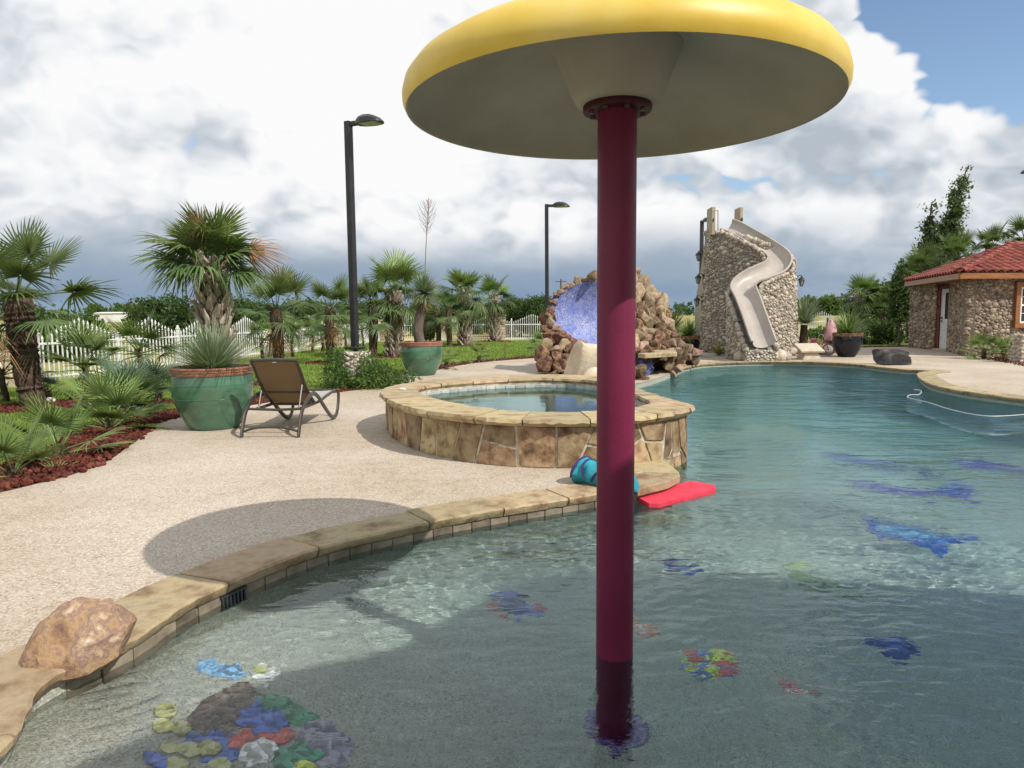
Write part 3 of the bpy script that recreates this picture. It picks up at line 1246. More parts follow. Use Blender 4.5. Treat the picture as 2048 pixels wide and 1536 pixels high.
mb.lathe([(k - 0.004, MZ), (k + 0.008, MZ + 0.025), (k + 0.010, MZ + 0.055), (k + 0.000, MZ + 0.095), (k - 0.035, MZ + 0.142), (k - 0.10, MZ + 0.185), (k - 0.22, MZ + 0.222),
          (k - 0.42, MZ + 0.262), (k - 0.60, MZ + 0.30), (0.001, MZ + 0.33)], 96, cap=False)
cap = mb.build('cap', M_YEL, t, smooth=1.2)
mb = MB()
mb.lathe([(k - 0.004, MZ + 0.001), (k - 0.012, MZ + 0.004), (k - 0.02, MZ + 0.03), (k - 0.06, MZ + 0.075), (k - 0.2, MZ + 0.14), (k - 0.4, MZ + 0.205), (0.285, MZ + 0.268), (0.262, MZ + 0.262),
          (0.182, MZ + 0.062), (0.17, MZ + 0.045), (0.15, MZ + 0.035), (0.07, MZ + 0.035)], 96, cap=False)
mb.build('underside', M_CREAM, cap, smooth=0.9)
mb = MB()
mb.lathe([(0.081, -0.95), (0.081, MZ + 0.05)], 48)
mb.build('pole', M_BURG, t, smooth=1.0)
mb = MB()
mb.lathe([(0.082, MZ + 0.008), (0.138, MZ + 0.008), (0.141, MZ + 0.014), (0.141, MZ + 0.030), (0.138, MZ + 0.036), (0.082, MZ + 0.036)], 48, cap=False)
fl = mb.build('flange', flat('dark_burgundy', (0.055, 0.010, 0.018), 0.55, spec=0.3), t, smooth=0.6)
bm_ = MB().lathe([(0.0001, -0.012), (0.011, -0.012), (0.011, 0.0), (0.0001, 0.0)], 6).mesh('bolt', M_BOLT)
for a in range(8):
    inst('bolt', bm_, fl, loc=(0.112 * math.cos(a * PI / 4 + 0.2), 0.112 * math.sin(a * PI / 4 + 0.2), MZ + 0.009))
M_PURP = pm('purple_mosaic', [(0.0, (0.06, 0.03, 0.14)), (0.4, (0.13, 0.07, 0.26)), (0.8, (0.28, 0.22, 0.38))], scale=55, rough=0.4, voro=True)
mb = MB()
rr_ = random.Random(4)
mb.lathe([(0.085, 0.012), (0.12, 0.022), (0.145, 0.012), (0.15, -0.03)], 28, c=(0, 0, floor_z(MX, MY) + 0.01), cap=False)
mb.build('base_ring', M_PURP, t, smooth=1.0)

# ---- boulder on the pool edge
M_BOULDER = pm('orange_sandstone', [(0.33, (0.13, 0.07, 0.055)), (0.42, (0.25, 0.145, 0.085)), (0.50, (0.36, 0.235, 0.13)), (0.56, (0.23, 0.145, 0.12)), (0.62, (0.40, 0.275, 0.165)), (0.70, (0.62, 0.55, 0.48))], scale=8.0, rough=0.85, bump=0.8, bscale=16, detail=9, bdist=0.025, nrough=0.62)
M_DKROCK = pm('dark_slate_rock', [(0.3, (0.008, 0.008, 0.009)), (0.52, (0.022, 0.022, 0.023)), (0.68, (0.09, 0.08, 0.068))], scale=5, rough=0.65, bump=0.8, bscale=14, bdist=0.03)


def boulder(name, c, rad, mat, seed, sub=4, amp=0.28, freq=1.6, boxy=0.35, rz=0.0, cuts=9):
    r = random.Random(seed)
    vs_, fs = ico(sub)
    out = []
    o = Vector((r.uniform(-9, 9), r.uniform(-9, 9), r.uniform(-9, 9)))
    planes = []
    for _ in range(cuts):
        pn = Vector((r.gauss(0, 1), r.gauss(0, 1), r.gauss(0, 0.8) + 0.25)).normalized()
        planes.append((pn, r.uniform(0.60, 0.82)))
    for v in vs_:
        m = max(abs(v.x), abs(v.y), abs(v.z))
        b = v.lerp(v / m * 0.85, boxy)
        d_ = 1 + amp * noise.noise(v * freq + o) + 0.09 * noise.noise(v * freq * 3.2 + o) + 0.03 * noise.noise(v * freq * 9 + o)
        b = b * d_
        for pn, ph in planes:
            e_ = b.dot(pn) - ph
            if e_ > 0:
                b = b - pn * (e_ * 0.93)
        out.append(Vector((b.x * rad[0], b.y * rad[1], b.z * rad[2])))
    mb = MB()
    mb.add(out, fs)
    ob = mb.build(name, mat, smooth=0.55)
    ob.location = c
    ob.rotation_euler = (0, 0, rz)
    return ob


bm = bmesh.new()
for c in ((-0.175, -0.13, -0.04), (-0.06, -0.155, -0.06), (0.08, -0.12, -0.05), (0.175, -0.03, -0.02), (-0.19, -0.05, 0.05), (0.19, 0.02, 0.09), (0.13, -0.085, 0.075), (-0.10, -0.085, 0.10), (-0.10, 0.02, 0.185),
          (-0.01, 0.05, 0.215), (0.09, 0.07, 0.185), (-0.16, 0.13, 0.05), (0.15, 0.15, 0.06), (0.0, 0.18, 0.12), (-0.12, 0.12, -0.06), (0.12, 0.12, -0.06)):
    bm.verts.new(c)
bmesh.ops.convex_hull(bm, input=bm.verts)
bmesh.ops.triangulate(bm, faces=bm.faces)
bmesh.ops.subdivide_edges(bm, edges=bm.edges, cuts=7, use_grid_fill=True, smooth=0.12)
for v in bm.verts:
    d_ = v.co.normalized()
    v.co += d_ * (0.022 * noise.noise(v.co * 9) + 0.010 * noise.noise(v.co * 24) + 0.005 * noise.noise(v.co * 60))
bmesh.ops.recalc_face_normals(bm, faces=bm.faces)
me = bpy.data.meshes.new('boulder')
bm.to_mesh(me)
bm.free()
me.materials.append(M_BOULDER)
me.polygons.foreach_set('use_smooth', [True] * len(me.polygons))
me.set_sharp_from_angle(angle=0.6)
b = link(bpy.data.objects.new('boulder', me))
b.location = (-1.80, 2.83, 0.03)
tag(b, 'orange sandstone boulder sitting on the coping where the beach entry begins', 'boulder')
b = boulder('boulder', G(1793, 716, 0.0) + Vector((0, 0.4, 0.19)), (0.52, 0.36, 0.24), M_DKROCK, 31, amp=0.22, boxy=0.7, rz=0.1)
b.location = Vector((9.85, 18.45, 0.2))
tag(b, 'black slate rock lying on the deck at the far pool edge', 'rock')

# ---- red foam float
M_FOAM = pm('red_foam', [(0.3, (0.60, 0.035, 0.07)), (0.7, (0.76, 0.06, 0.105))], scale=14, rough=0.75, bump=0.4, bscale=60, spec=0.3)
q = [G(1268, 994, -0.09), G(1381, 965, -0.09), G(1428, 973, -0.09), G(1432, 982, -0.09), G(1320, 1011, -0.09), G(1298, 1011, -0.09)]
c0 = sum(q, Vector()) / len(q)
mb = MB()
pr = []
for i in range(len(q)):
    a, b2 = q[i] - c0, q[(i + 1) % len(q)] - c0
    for kk in range(3):
        pr.append(a.lerp(b2, kk / 3) * (1 + rnd.uniform(-0.012, 0.012)))
mb.prism([(p.x, p.y) for p in pr], -0.015, 0.032)
fo_ = mb.build('pool_float', M_FOAM, bevel=0.012, seg=2, smooth=0.7)
fo_.location = (c0.x, c0.y, WZ)
tag(fo_, 'red foam pool float drifting against the corner slab', 'float')

# ---- turquoise bag with dark straps
M_TEAL = pm('turquoise_nylon', [(0.3, (0.01, 0.20, 0.27)), (0.6, (0.02, 0.32, 0.40)), (0.8, (0.03, 0.40, 0.47))], scale=5, rough=0.55, bump=0.5, bscale=11)
M_STRAP = pm('indigo_webbing', [(0.3, (0.018, 0.012, 0.075)), (0.7, (0.035, 0.022, 0.14))], scale=60, rough=0.7, bump=0.3)
A, B = G(1158, 962, 0.0), G(1268, 984, 0.0)
ax = (B - A)
t = thing('swim_bag', A.lerp(B, 0.5), 'crumpled turquoise swim bag with indigo straps lying on the coping', 'bag')
L_ = ax.length
ux = ax.normalized()
uy = Vector((-ux.y, ux.x, 0))
mb = MB()
vs_, fs = [], []
NS, NR = 26, 22
r = random.Random(17)
for i in range(NS):
    s = i / (NS - 1)
    R_ = (0.105 - 0.045 * s) * (math.sin(min(1, s * 6) * PI / 2) ** 0.5) * (math.sin(min(1, (1 - s) * 6) * PI / 2) ** 0.5) + 0.006
    for j in range(NR):
        a = 2 * PI * j / NR
        w = 1 + 0.22 * noise.noise(Vector((s * 7, math.cos(a) * 1.3, math.sin(a) * 1.3))) + 0.12 * noise.noise(Vector((s * 16, math.cos(a) * 2.5 + 5, math.sin(a) * 2.5)))
        p = ux * ((s - 0.5) * L_ * 1.12) + uy * (math.cos(a) * R_ * 1.35 * w) + Vector((0, 0, max(0.004, R_ * 0.92 + math.sin(a) * R_ * w * 1.02)))
        vs_.append(p)
for i in range(NS - 1):
    for j in range(NR):
        fs.append((i * NR + j, i * NR + (j + 1) % NR, (i + 1) * NR + (j + 1) % NR, (i + 1) * NR + j))
fs += [tuple(range(NR)), tuple((NS - 1) * NR + j for j in range(NR))]
mb.add(vs_, fs)
mb.build('bag_body', M_TEAL, t, smooth=0.9)
for s, tw in ((0.12, 0.02), (0.30, -0.05), (0.44, 0.06), (0.80, 0.0)):
    R_ = 0.105 - 0.045 * s
    pts = []
    for j in range(15):
        a = -0.25 + (PI + 0.5) * j / 14
        pts.append(ux * ((s - 0.5) * L_ * 1.12 + tw * math.sin(a)) + uy * (math.cos(a) * R_ * 1.48) + Vector((0, 0, max(0.008, R_ * 0.92 + math.sin(a) * R_ * 1.17))))
    MB().tube(pts, 0.016, 6, flat=0.3).build('strap', M_STRAP, t, smooth=0.8)
pts = [ux * ((s - 0.5) * L_ * 1.12) + uy * (0.05 + 0.05 * math.sin(s * 9)) + Vector((0, 0, (0.105 - 0.045 * s) * 2.05)) for s in (0.28, 0.34, 0.4, 0.48, 0.56, 0.62)]
MB().tube(pts, 0.014, 6, flat=0.4).build('handle', M_STRAP, t, smooth=0.8)

# ---- mosaics set into the pool floor
def mosaic_mat(name, c, c2=None):
    c2 = c2 or tuple(min(1, x * 1.9 + 0.03) for x in c)
    return pm(name, [(0.0, tuple(x * 0.5 for x in c)), (0.35, c), (0.85, c2)], scale=42, rough=0.35, voro=True, bump=0.2)


MM = {'blue': mosaic_mat('mosaic_blue', (0.045, 0.09, 0.33)), 'navy': mosaic_mat('mosaic_navy', (0.02, 0.03, 0.15)), 'sky': mosaic_mat('mosaic_sky', (0.15, 0.31, 0.50)),
      'red': mosaic_mat('mosaic_red', (0.40, 0.045, 0.03)), 'yel': mosaic_mat('mosaic_yellow', (0.44, 0.44, 0.13), (0.58, 0.57, 0.30)), 'lime': mosaic_mat('mosaic_lime', (0.46, 0.52, 0.05)),
      'brown': mosaic_mat('mosaic_brown', (0.075, 0.05, 0.035), (0.2, 0.15, 0.12)), 'green': mosaic_mat('mosaic_green', (0.05, 0.19, 0.11)), 'white': mosaic_mat('mosaic_white', (0.6, 0.58, 0.54)),
      'lilac': mosaic_mat('mosaic_lilac', (0.20, 0.17, 0.26), (0.42, 0.38, 0.46)), 'purp': mosaic_mat('mosaic_purple', (0.10, 0.05, 0.27)), 'orange': mosaic_mat('mosaic_orange', (0.5, 0.16, 0.04)), 'olive': mosaic_mat('mosaic_olive', (0.13, 0.16, 0.07))}


def blobpoly(cx, cy, rx, ry, n=14, rough=0.2, seed=0, rot=0.0, lobes=0):
    r = random.Random(seed)
    out = []
    for i in range(n):
        a = 2 * PI * i / n
        k = 1 + r.uniform(-rough, rough) + (0.16 * math.cos(a * lobes) if lobes else 0)
        x, y = rx * k * math.cos(a), ry * k * math.sin(a)
        out.append((cx + x * math.cos(rot) - y * math.sin(rot), cy + x * math.sin(rot) + y * math.cos(rot)))
    return out


def mosaic(label, pieces, cat='mosaic', lift=0.004):
    allp = [fp(x, y) for _, _, poly in pieces for x, y in poly]
    c = sum(allp, Vector()) / len(allp)
    t = thing('pool_floor_mosaic', c, label, cat, 'mosaics set into the pool floor')
    for kk, (nm, mt, poly) in enumerate(pieces):
        pts = [fp(x, y) - c for x, y in poly]
        n = len(pts)
        mb = MB()
        h = lift + 0.0012 * kk
        # split finely so that the inlay follows the sloping floor
        tri = tessellate_polygon([[Vector((p.x, p.y, 0)) for p in pts]])
        vs_ = [p + Vector((0, 0, h)) for p in pts] + [p - Vector((0, 0, 0.03)) for p in pts]
        fs = [tuple(f) for f in tri] + [(i, (i + 1) % n, n + (i + 1) % n, n + i) for i in range(n)]
        mb.add(vs_, fs)
        mb.build(nm, MM[mt], t)
    return t


mosaic('mosaic reef of many coloured corals on the shallow pool floor', [
    ('coral_patch', 'lilac', blobpoly(648, 1490, 62, 46, 16, 0.15, 1, 0.3)), ('coral_patch', 'brown', blobpoly(450, 1422, 78, 40, 18, 0.15, 2, -0.35)), ('coral_patch', 'brown', blobpoly(480, 1385, 26, 18, 12, 0.15, 3)),
    ('coral_patch', 'green', blobpoly(572, 1420, 62, 24, 16, 0.2, 4, 0.35)), ('coral_patch', 'blue', blobpoly(430, 1492, 60, 30, 16, 0.25, 5)), ('coral_patch', 'red', blobpoly(520, 1478, 66, 24, 16, 0.2, 6, -0.15)),
    ('coral_patch', 'blue', blobpoly(522, 1440, 52, 30, 18, 0.12, 7, 0.15, 7)), ('coral_patch', 'white', blobpoly(518, 1508, 42, 26, 16, 0.15, 8, -0.3)), ('coral_patch', 'green', blobpoly(596, 1518, 54, 30, 18, 0.2, 9, -0.2, 5)),
    ('coral_patch', 'lime', blobpoly(610, 1540, 26, 16, 12, 0.2, 19)),
    ('shell_patch', 'yel', blobpoly(332, 1424, 22, 15, 12, 0.12, 10)), ('shell_patch', 'yel', blobpoly(326, 1453, 22, 13, 12, 0.12, 11)), ('shell_patch', 'yel', blobpoly(362, 1459, 22, 13, 12, 0.12, 12)),
    ('shell_patch', 'yel', blobpoly(340, 1498, 20, 13, 12, 0.1, 13)), ('shell_patch', 'yel', blobpoly(378, 1503, 28, 15, 12, 0.1, 14)), ('shell_patch', 'yel', blobpoly(418, 1502, 24, 14, 12, 0.1, 15)),
    ('shell_patch', 'yel', blobpoly(350, 1534, 28, 14, 12, 0.1, 16)), ('shell_patch', 'yel', blobpoly(440, 1534, 24, 14, 12, 0.1, 17)), ('coral_patch', 'blue', blobpoly(312, 1524, 30, 14, 12, 0.2, 18, 0.5))])
mosaic('pair of pale blue round mosaic shells on the beach entry floor', [('shell_patch', 'sky', blobpoly(418, 1335, 24, 18, 14, 0.12, 20, 0.2, 9)), ('shell_patch', 'sky', blobpoly(462, 1344, 30, 18, 14, 0.1, 21, 0.2, 9))])
mosaic('cream and yellow mosaic coral beside the pale blue shells', [('coral_patch', 'white', blobpoly(528, 1350, 28, 22, 14, 0.2, 22)), ('coral_patch', 'yel', blobpoly(520, 1340, 14, 10, 10, 0.2, 23))])
mosaic('blue and red mosaic crab on the pool floor', [('claw', 'blue', blobpoly(1005, 1196, 26, 16, 12, 0.25, 24)), ('claw', 'blue', blobpoly(1060, 1226, 28, 13, 12, 0.25, 25, -0.3)), ('body', 'navy', blobpoly(1030, 1209, 30, 15, 14, 0.15, 26, 0.2)),
                                                   ('claw_tip', 'red', blobpoly(988, 1212, 12, 6, 10, 0.2, 27)), ('claw_tip', 'red', blobpoly(1008, 1234, 12, 5, 10, 0.2, 28)), ('claw_tip', 'red', blobpoly(1075, 1216, 10, 5, 10, 0.2, 29))])
mosaic('dark navy mosaic sea urchin on the pool floor', [('body', 'navy', blobpoly(1366, 1133, 36, 12, 18, 0.3, 30, 0.1, 8))])
mosaic('orange and white mosaic goldfish near the mushroom pole', [('body', 'orange', [(1262, 1240), (1272, 1238), (1288, 1252), (1302, 1262), (1316, 1256), (1312, 1274), (1296, 1270), (1280, 1274), (1266, 1260)]), ('stripe', 'white', blobpoly(1284, 1262, 12, 5, 10, 0.2, 31, 0.5))])
mosaic('yellow blue and red mosaic disc fish', [('body', 'lime', blobpoly(1418, 1326, 54, 26, 22, 0.07, 32, 0.12)), ('patch', 'red', blobpoly(1390, 1314, 20, 9, 12, 0.25, 33, 0.4)), ('patch', 'blue', blobpoly(1406, 1317, 11, 13, 12, 0.3, 34)),
                                            ('patch', 'red', blobpoly(1450, 1330, 22, 12, 12, 0.25, 35)), ('patch', 'blue', blobpoly(1403, 1342, 18, 6, 12, 0.3, 36)), ('patch', 'blue', blobpoly(1372, 1330, 9, 7, 10, 0.3, 37)), ('patch', 'blue', blobpoly(1448, 1346, 16, 4, 10, 0.3, 38))])
mosaic('red and white mosaic koi fish', [('body', 'red', [(1556, 1369), (1572, 1367), (1586, 1368), (1604, 1380), (1624, 1384), (1640, 1388), (1634, 1394), (1606, 1390), (1580, 1390), (1564, 1380)]), ('stripe', 'white', [(1562, 1378), (1576, 1378), (1596, 1386), (1622, 1383), (1626, 1390), (1600, 1390), (1574, 1384)])])
mosaic('navy mosaic ray with spread fins', [('body', 'navy', [(1712, 1272), (1740, 1270), (1768, 1274), (1800, 1272), (1818, 1284), (1850, 1306), (1820, 1308), (1812, 1322), (1786, 1320), (1774, 1304), (1738, 1288)]), ('fin', 'blue', [(1770, 1282), (1800, 1284), (1806, 1296), (1780, 1298)])])
mosaic('bright blue mosaic dolphin on the pool floor', [('body', 'blue', [(1726, 1024), (1748, 1040), (1790, 1048), (1850, 1060), (1900, 1072), (1952, 1070), (1956, 1074), (1920, 1084), (1890, 1086), (1896, 1106), (1884, 1118), (1860, 1096), (1800, 1080), (1768, 1074), (1764, 1090), (1756, 1072), (1736, 1062)]), ('flank', 'sky', [(1748, 1046), (1790, 1054), (1860, 1068), (1896, 1076), (1850, 1078), (1790, 1070), (1752, 1060)])])
mosaic('olive green mosaic fish on the pool floor', [('body', 'olive', [(1566, 1146), (1590, 1140), (1640, 1148), (1690, 1166), (1726, 1188), (1734, 1200), (1690, 1190), (1640, 1184), (1604, 1170)]), ('fin', 'yel', blobpoly(1598, 1132, 20, 6, 10, 0.2, 40, -0.2))])
mosaic('purple and blue mosaic dolphin with forked tail', [('body', 'purp', [(1692, 966), (1740, 964), (1790, 974), (1850, 982), (1890, 974), (1912, 962), (1952, 974), (1940, 984), (1952, 992), (1930, 1004), (1890, 992), (1836, 994), (1780, 986), (1720, 974)]), ('tail', 'blue', [(1880, 976), (1914, 966), (1944, 976), (1930, 992), (1890, 988)])])
mosaic('long purple mosaic eel on the pool floor', [('body', 'purp', [(1636, 900), (1664, 906), (1720, 916), (1790, 928), (1812, 934), (1780, 938), (1720, 930), (1660, 914)]), ('stripe', 'blue', [(1700, 918), (1740, 922), (1740, 928), (1704, 924)])])
mosaic('dark violet mosaic dolphin by the deep end', [('body', 'purp', [(1900, 930), (1940, 920), (1990, 926), (2046, 938), (2080, 944), (2060, 950), (2000, 940), (1940, 938)]), ('fin', 'navy', [(1946, 922), (1960, 914), (1972, 924)])])
mosaic('small navy mosaic starfish on the pool floor', [('body', 'navy', blobpoly(1852, 944, 20, 7, 15, 0.1, 41, 0.2, 5))])
mosaic('green mosaic turtle where the floor drops away', [('shell', 'green', blobpoly(1958, 878, 30, 8, 14, 0.15, 42, 0.1)), ('head', 'olive', blobpoly(1990, 882, 9, 4, 8, 0.1, 43))])

# ---- sling lounger
def lounger():
    bx, by = -2.80, 8.10
    t = thing('sun_lounger', (bx, by, 0), 'brown framed sling lounger with raised tan back on the pebble deck', 'lounger', rz=-0.05)
    M_FR = pm('bronze_frame', [(0.3, (0.035, 0.028, 0.024)), (0.7, (0.06, 0.05, 0.043))], scale=8, rough=0.38, bump=0.05)
    M_SL = pm('tan_sling_mesh', [(0.3, (0.25, 0.175, 0.095)), (0.7, (0.33, 0.24, 0.14))], scale=160, rough=0.8, bump=0.3, trans=0.4, tcol=(0.45, 0.32, 0.18))
    M_SE = pm('grey_sling_mesh', [(0.3, (0.34, 0.33, 0.30)), (0.7, (0.42, 0.41, 0.38))], scale=160, rough=0.8, bump=0.3)
    hw = 0.315
    side = [(0.0, 0.0), (0.06, 0.13), (0.14, 0.26), (0.28, 0.365), (0.48, 0.43), (0.66, 0.425), (0.82, 0.36), (1.0, 0.24), (1.2, 0.11), (1.36, 0.03), (1.47, 0.018), (1.57, 0.05), (1.64, 0.15), (1.68, 0.28), (1.67, 0.37)]
    for sx in (-1, 1):
        pts = spline([Vector((sx * (hw + (0.02 if y < 0.5 else 0)), y, z + 0.018)) for y, z in side], 5)
        MB().tube(pts, 0.031, 8, flat=0.6, up=(1, 0, 0)).build('side_frame', M_FR, t, smooth=0.9)
        seat = spline([Vector((sx * (hw - 0.05), y, z)) for y, z in ((0.30, 0.30), (0.78, 0.30), (1.05, 0.31), (1.35, 0.345), (1.68, 0.375))], 5)
        MB().tube(seat, 0.020, 8).build('seat_rail', M_FR, t, smooth=0.9)
        back = spline([Vector((sx * (hw - 0.045), y, z)) for y, z in ((0.80, 0.31), (0.62, 0.43), (0.46, 0.58), (0.33, 0.74), (0.20, 0.885))], 5)
        MB().tube(back, 0.020, 8).build('back_rail', M_FR, t, smooth=0.9)
        MB().tube([(sx * (hw - 0.07), 0.30, 0.30), (sx * (hw - 0.07), 0.44, 0.58)], 0.011, 6).build('back_strut', M_FR, t, smooth=0.9)
    # slings
    for nm, mt, prof, w in (('back_sling', M_SL, ((0.79, 0.32), (0.60, 0.445), (0.44, 0.595), (0.31, 0.75), (0.195, 0.88)), 0.262), ('seat_sling', M_SE, ((0.80, 0.305), (1.05, 0.312), (1.35, 0.345), (1.66, 0.378)), 0.262)):
        c = spline([Vector((0, y, z)) for y, z in prof], 5)
        mb = MB()
        vs_ = []
        for p in c:
            for i in range(7):
                x = -w + 2 * w * i / 6
                sag = 0.012 * (1 - (x / w) ** 2)
                vs_.append((x, p.y + (sag * 0.6 if nm == 'back_sling' else 0), p.z - sag))
        n0 = len(vs_)
        vs_ += [(a, b_ + 0.003, c_ - 0.003) for a, b_, c_ in vs_[:n0]]
        fs = []
        m = len(c)
        for i in range(m - 1):
            for j in range(6):
                a = i * 7 + j
                fs.append((a, a + 1, a + 8, a + 7))
                fs.append((n0 + a, n0 + a + 7, n0 + a + 8, n0 + a + 1))
        mb.add(vs_, fs)
        mb.build(nm, mt, t, smooth=3.2, normals=False)
    MB().tube([(-hw + 0.045, 0.20, 0.885), (0, 0.192, 0.893), (hw - 0.045, 0.20, 0.885)], 0.020, 8).build('top_bar', M_FR, t, smooth=0.9)
    MB().tube([(-hw + 0.045, 0.555, 0.47), (hw - 0.045, 0.555, 0.47)], 0.013, 8).build('cross_bar', M_FR, t, smooth=0.9)
    MB().tube([(-hw + 0.05, 0.80, 0.295), (hw - 0.05, 0.80, 0.295)], 0.018, 8).build('cross_bar', M_FR, t, smooth=0.9)
    MB().tube([(-hw - 0.01, 0.19, 0.315), (0, 0.24, 0.295), (hw + 0.01, 0.19, 0.315)], 0.016, 8).build('cross_bar', M_FR, t, smooth=0.9)
    MB().tube(spline([(-hw - 0.01, 0.03, 0.07), (-0.15, 0.03, 0.115), (0.15, 0.03, 0.115), (hw + 0.01, 0.03, 0.07)], 5), 0.014, 8).build('foot_bar', M_FR, t, smooth=0.9)
    MB().tube([(-hw + 0.05, 1.685, 0.375), (hw - 0.05, 1.685, 0.375)], 0.018, 8).build('end_bar', M_FR, t, smooth=0.9)
    MB().box((0.01, 0.205, 0.862), (0.05, 0.004, 0.012)).build('maker_tag', flat('tag_white', (0.75, 0.75, 0.75), 0.6), t)


lounger()

# ---- glazed pots
M_GREENG = pm('green_glaze', [(0.28, (0.035, 0.075, 0.04)), (0.45, (0.06, 0.14, 0.085)), (0.62, (0.075, 0.185, 0.12)), (0.78, (0.055, 0.17, 0.13))], scale=2.4, rough=0.24, coat=0.4, bump=0.08, bscale=9, stretch=(1, 1, 1.6), detail=8, nrough=0.65)
M_TERRA = pm('terracotta', [(0.3, (0.20, 0.085, 0.055)), (0.7, (0.33, 0.155, 0.10))], scale=8, rough=0.75, bump=0.2)
M_NAVYG = pm('navy_glaze', [(0.3, (0.004, 0.005, 0.011)), (0.7, (0.009, 0.012, 0.026))], scale=4, rough=0.14, coat=0.15, spec=0.35)
M_POTSOIL = pm('pot_soil', [(0.3, (0.03, 0.02, 0.015)), (0.7, (0.09, 0.06, 0.045))], scale=30, rough=0.95, bump=1.0)


def pot(loc, label, group, body, H=0.78, R=0.49, base=0.29, rim_mat=None):
    t = thing('glazed_pot', loc, label, 'pot', group)
    k = R
    h = H - 0.10
    prof = [(base * 0.98, 0.0), (base + 0.01, 0.015)]
    for i in range(1, 13):
        u = i / 12
        r_ = base + (k - base) * math.sin(min(1, u / 0.82) * PI / 2) ** 0.9
        if u > 0.82:
            r_ -= (u - 0.82) ** 2 * 0.35
        prof.append((r_ + 0.003 * math.sin(i * 2.1), h * u))
    mb = MB()
    mb.lathe(prof, 56)
    b_ = mb.build('pot_body', body, t, smooth=0.9)
    rr = prof[-1][0]
    if body is M_GREENG:
        for zf in (0.52, 0.80):
            i = int(zf * 12) + 2
            mb = MB()
            mb.lathe([(prof[i][0] - 0.004, prof[i][1] - 0.004), (prof[i][0] + 0.004, prof[i][1]), (prof[i][0] - 0.004, prof[i][1] + 0.005)], 56, cap=False)
            mb.build('throwing_ridge', M_GREENG, b_, smooth=1.2)
    mb = MB()
    mb.lathe([(rr - 0.012, h - 0.004), (rr + 0.012, h + 0.004), (rr + 0.018, h + 0.025), (rr + 0.008, h + 0.033), (rr + 0.020, h + 0.05), (rr + 0.010, h + 0.06), (rr + 0.022, h + 0.082), (rr + 0.006, h + 0.10), (rr - 0.035, h + 0.098), (rr - 0.05, h + 0.03), (rr - 0.06, h - 0.02)], 56, cap=False)
    mb.build('rim', rim_mat or M_TERRA, t, smooth=0.8)
    mb = MB()
    mb.lathe([(rr - 0.03, h + 0.02), (rr * 0.6, h + 0.035), (0.001, h + 0.045)], 30, cap=False)
    mb.build('soil', M_POTSOIL, t, smooth=1.0)
    return t, h + 0.03


POT1 = Vector((-3.78, 8.93, 0))
POT2 = Vector((-2.10, 16.55, 0))
POT3 = Vector((10.28, 21.75, 0))
POT4 = Vector((5.62, 22.6, 0))
_, pz1 = pot(POT1, 'green glazed pot with terracotta rim beside the lounger', 'glazed pots on the deck', M_GREENG)
_, pz2 = pot(POT2, 'green glazed pot with terracotta rim behind the raised spa', 'glazed pots on the deck', M_GREENG)
_, pz3 = pot(POT3, 'dark navy glazed pot standing in front of the pink bicycle', 'glazed pots on the deck', M_NAVYG, 0.74, 0.43, 0.23)
_, pz4 = pot(POT4, 'dark navy glazed pot between the rock waterfall and the slide tower', 'glazed pots on the deck', M_NAVYG, 0.66, 0.36, 0.2)

# ---- area lamps on tall square posts
M_POST = pm('black_bronze_paint', [(0.3, (0.012, 0.012, 0.014)), (0.7, (0.024, 0.024, 0.028))], scale=5, rough=0.4)
M_LENS = pm('lamp_lens', [(0.3, (0.28, 0.32, 0.22)), (0.7, (0.40, 0.44, 0.33))], scale=5, rough=0.2)


def area_lamp(loc, label, rz=0.0, base=0.0, H=5.13):
    t = thing('area_lamp', loc, label, 'lamp', 'tall lamps around the pool yard', rz)
    MB().box((0, 0, (H + base) / 2), (0.125, 0.125, H - base)).build('post', M_POST, t, bevel=0.008)
    MB().box((0, 0, base + 0.03), (0.30, 0.30, 0.06)).build('base_plate', M_POST, t, bevel=0.01)
    MB().box((0.15, 0, H - 0.055), (0.20, 0.07, 0.09)).build('arm', M_POST, t, bevel=0.01)
    mb = MB()
    vs_ = []
    xs = [0.22, 0.30, 0.42, 0.56, 0.68, 0.76, 0.80]
    tops = [0.0, 0.045, 0.06, 0.05, 0.01, -0.05, -0.09]
    ws = [0.08, 0.15, 0.19, 0.20, 0.18, 0.12, 0.05]
    for x, tp, w in zip(xs, tops, ws):
        bz = H - 0.10
        z_ = H + tp
        vs_ += [(x, -w, bz), (x, -w * 0.92, (bz + z_) / 2 + 0.012), (x, -w * 0.5, z_), (x, w * 0.5, z_), (x, w * 0.92, (bz + z_) / 2 + 0.012), (x, w, bz)]
    fs = []
    for i in range(len(xs) - 1):
        for j in range(6):
            j2 = (j + 1) % 6
            fs.append((i * 6 + j, i * 6 + j2, (i + 1) * 6 + j2, (i + 1) * 6 + j))
    fs += [tuple(range(6)), tuple((len(xs) - 1) * 6 + j for j in range(6))]
    mb.add(vs_, fs)
    hd = mb.build('lamp_head', M_POST, t, smooth=0.6)
    MB().box((0.53, 0, H - 0.104), (0.36, 0.28, 0.012)).build('lens', M_LENS, hd)
    return t


LAMP1 = Vector((-3.12, 14.15, 0))
area_lamp(LAMP1, 'tall black area lamp rising from a stone pedestal in the shrubs', base=0.72, rz=-0.45)
area_lamp(Vector((1.24, 24.8, 0)), 'tall black area lamp behind the rock waterfall', rz=-0.1)
area_lamp(Vector((7.82, 29.5, 0)), 'tall black area lamp behind the slide tower', rz=-1.35)
area_lamp(Vector((14.46, 19.4, 0)), 'tall black area lamp beside the pool house, head over the deck', rz=PI)

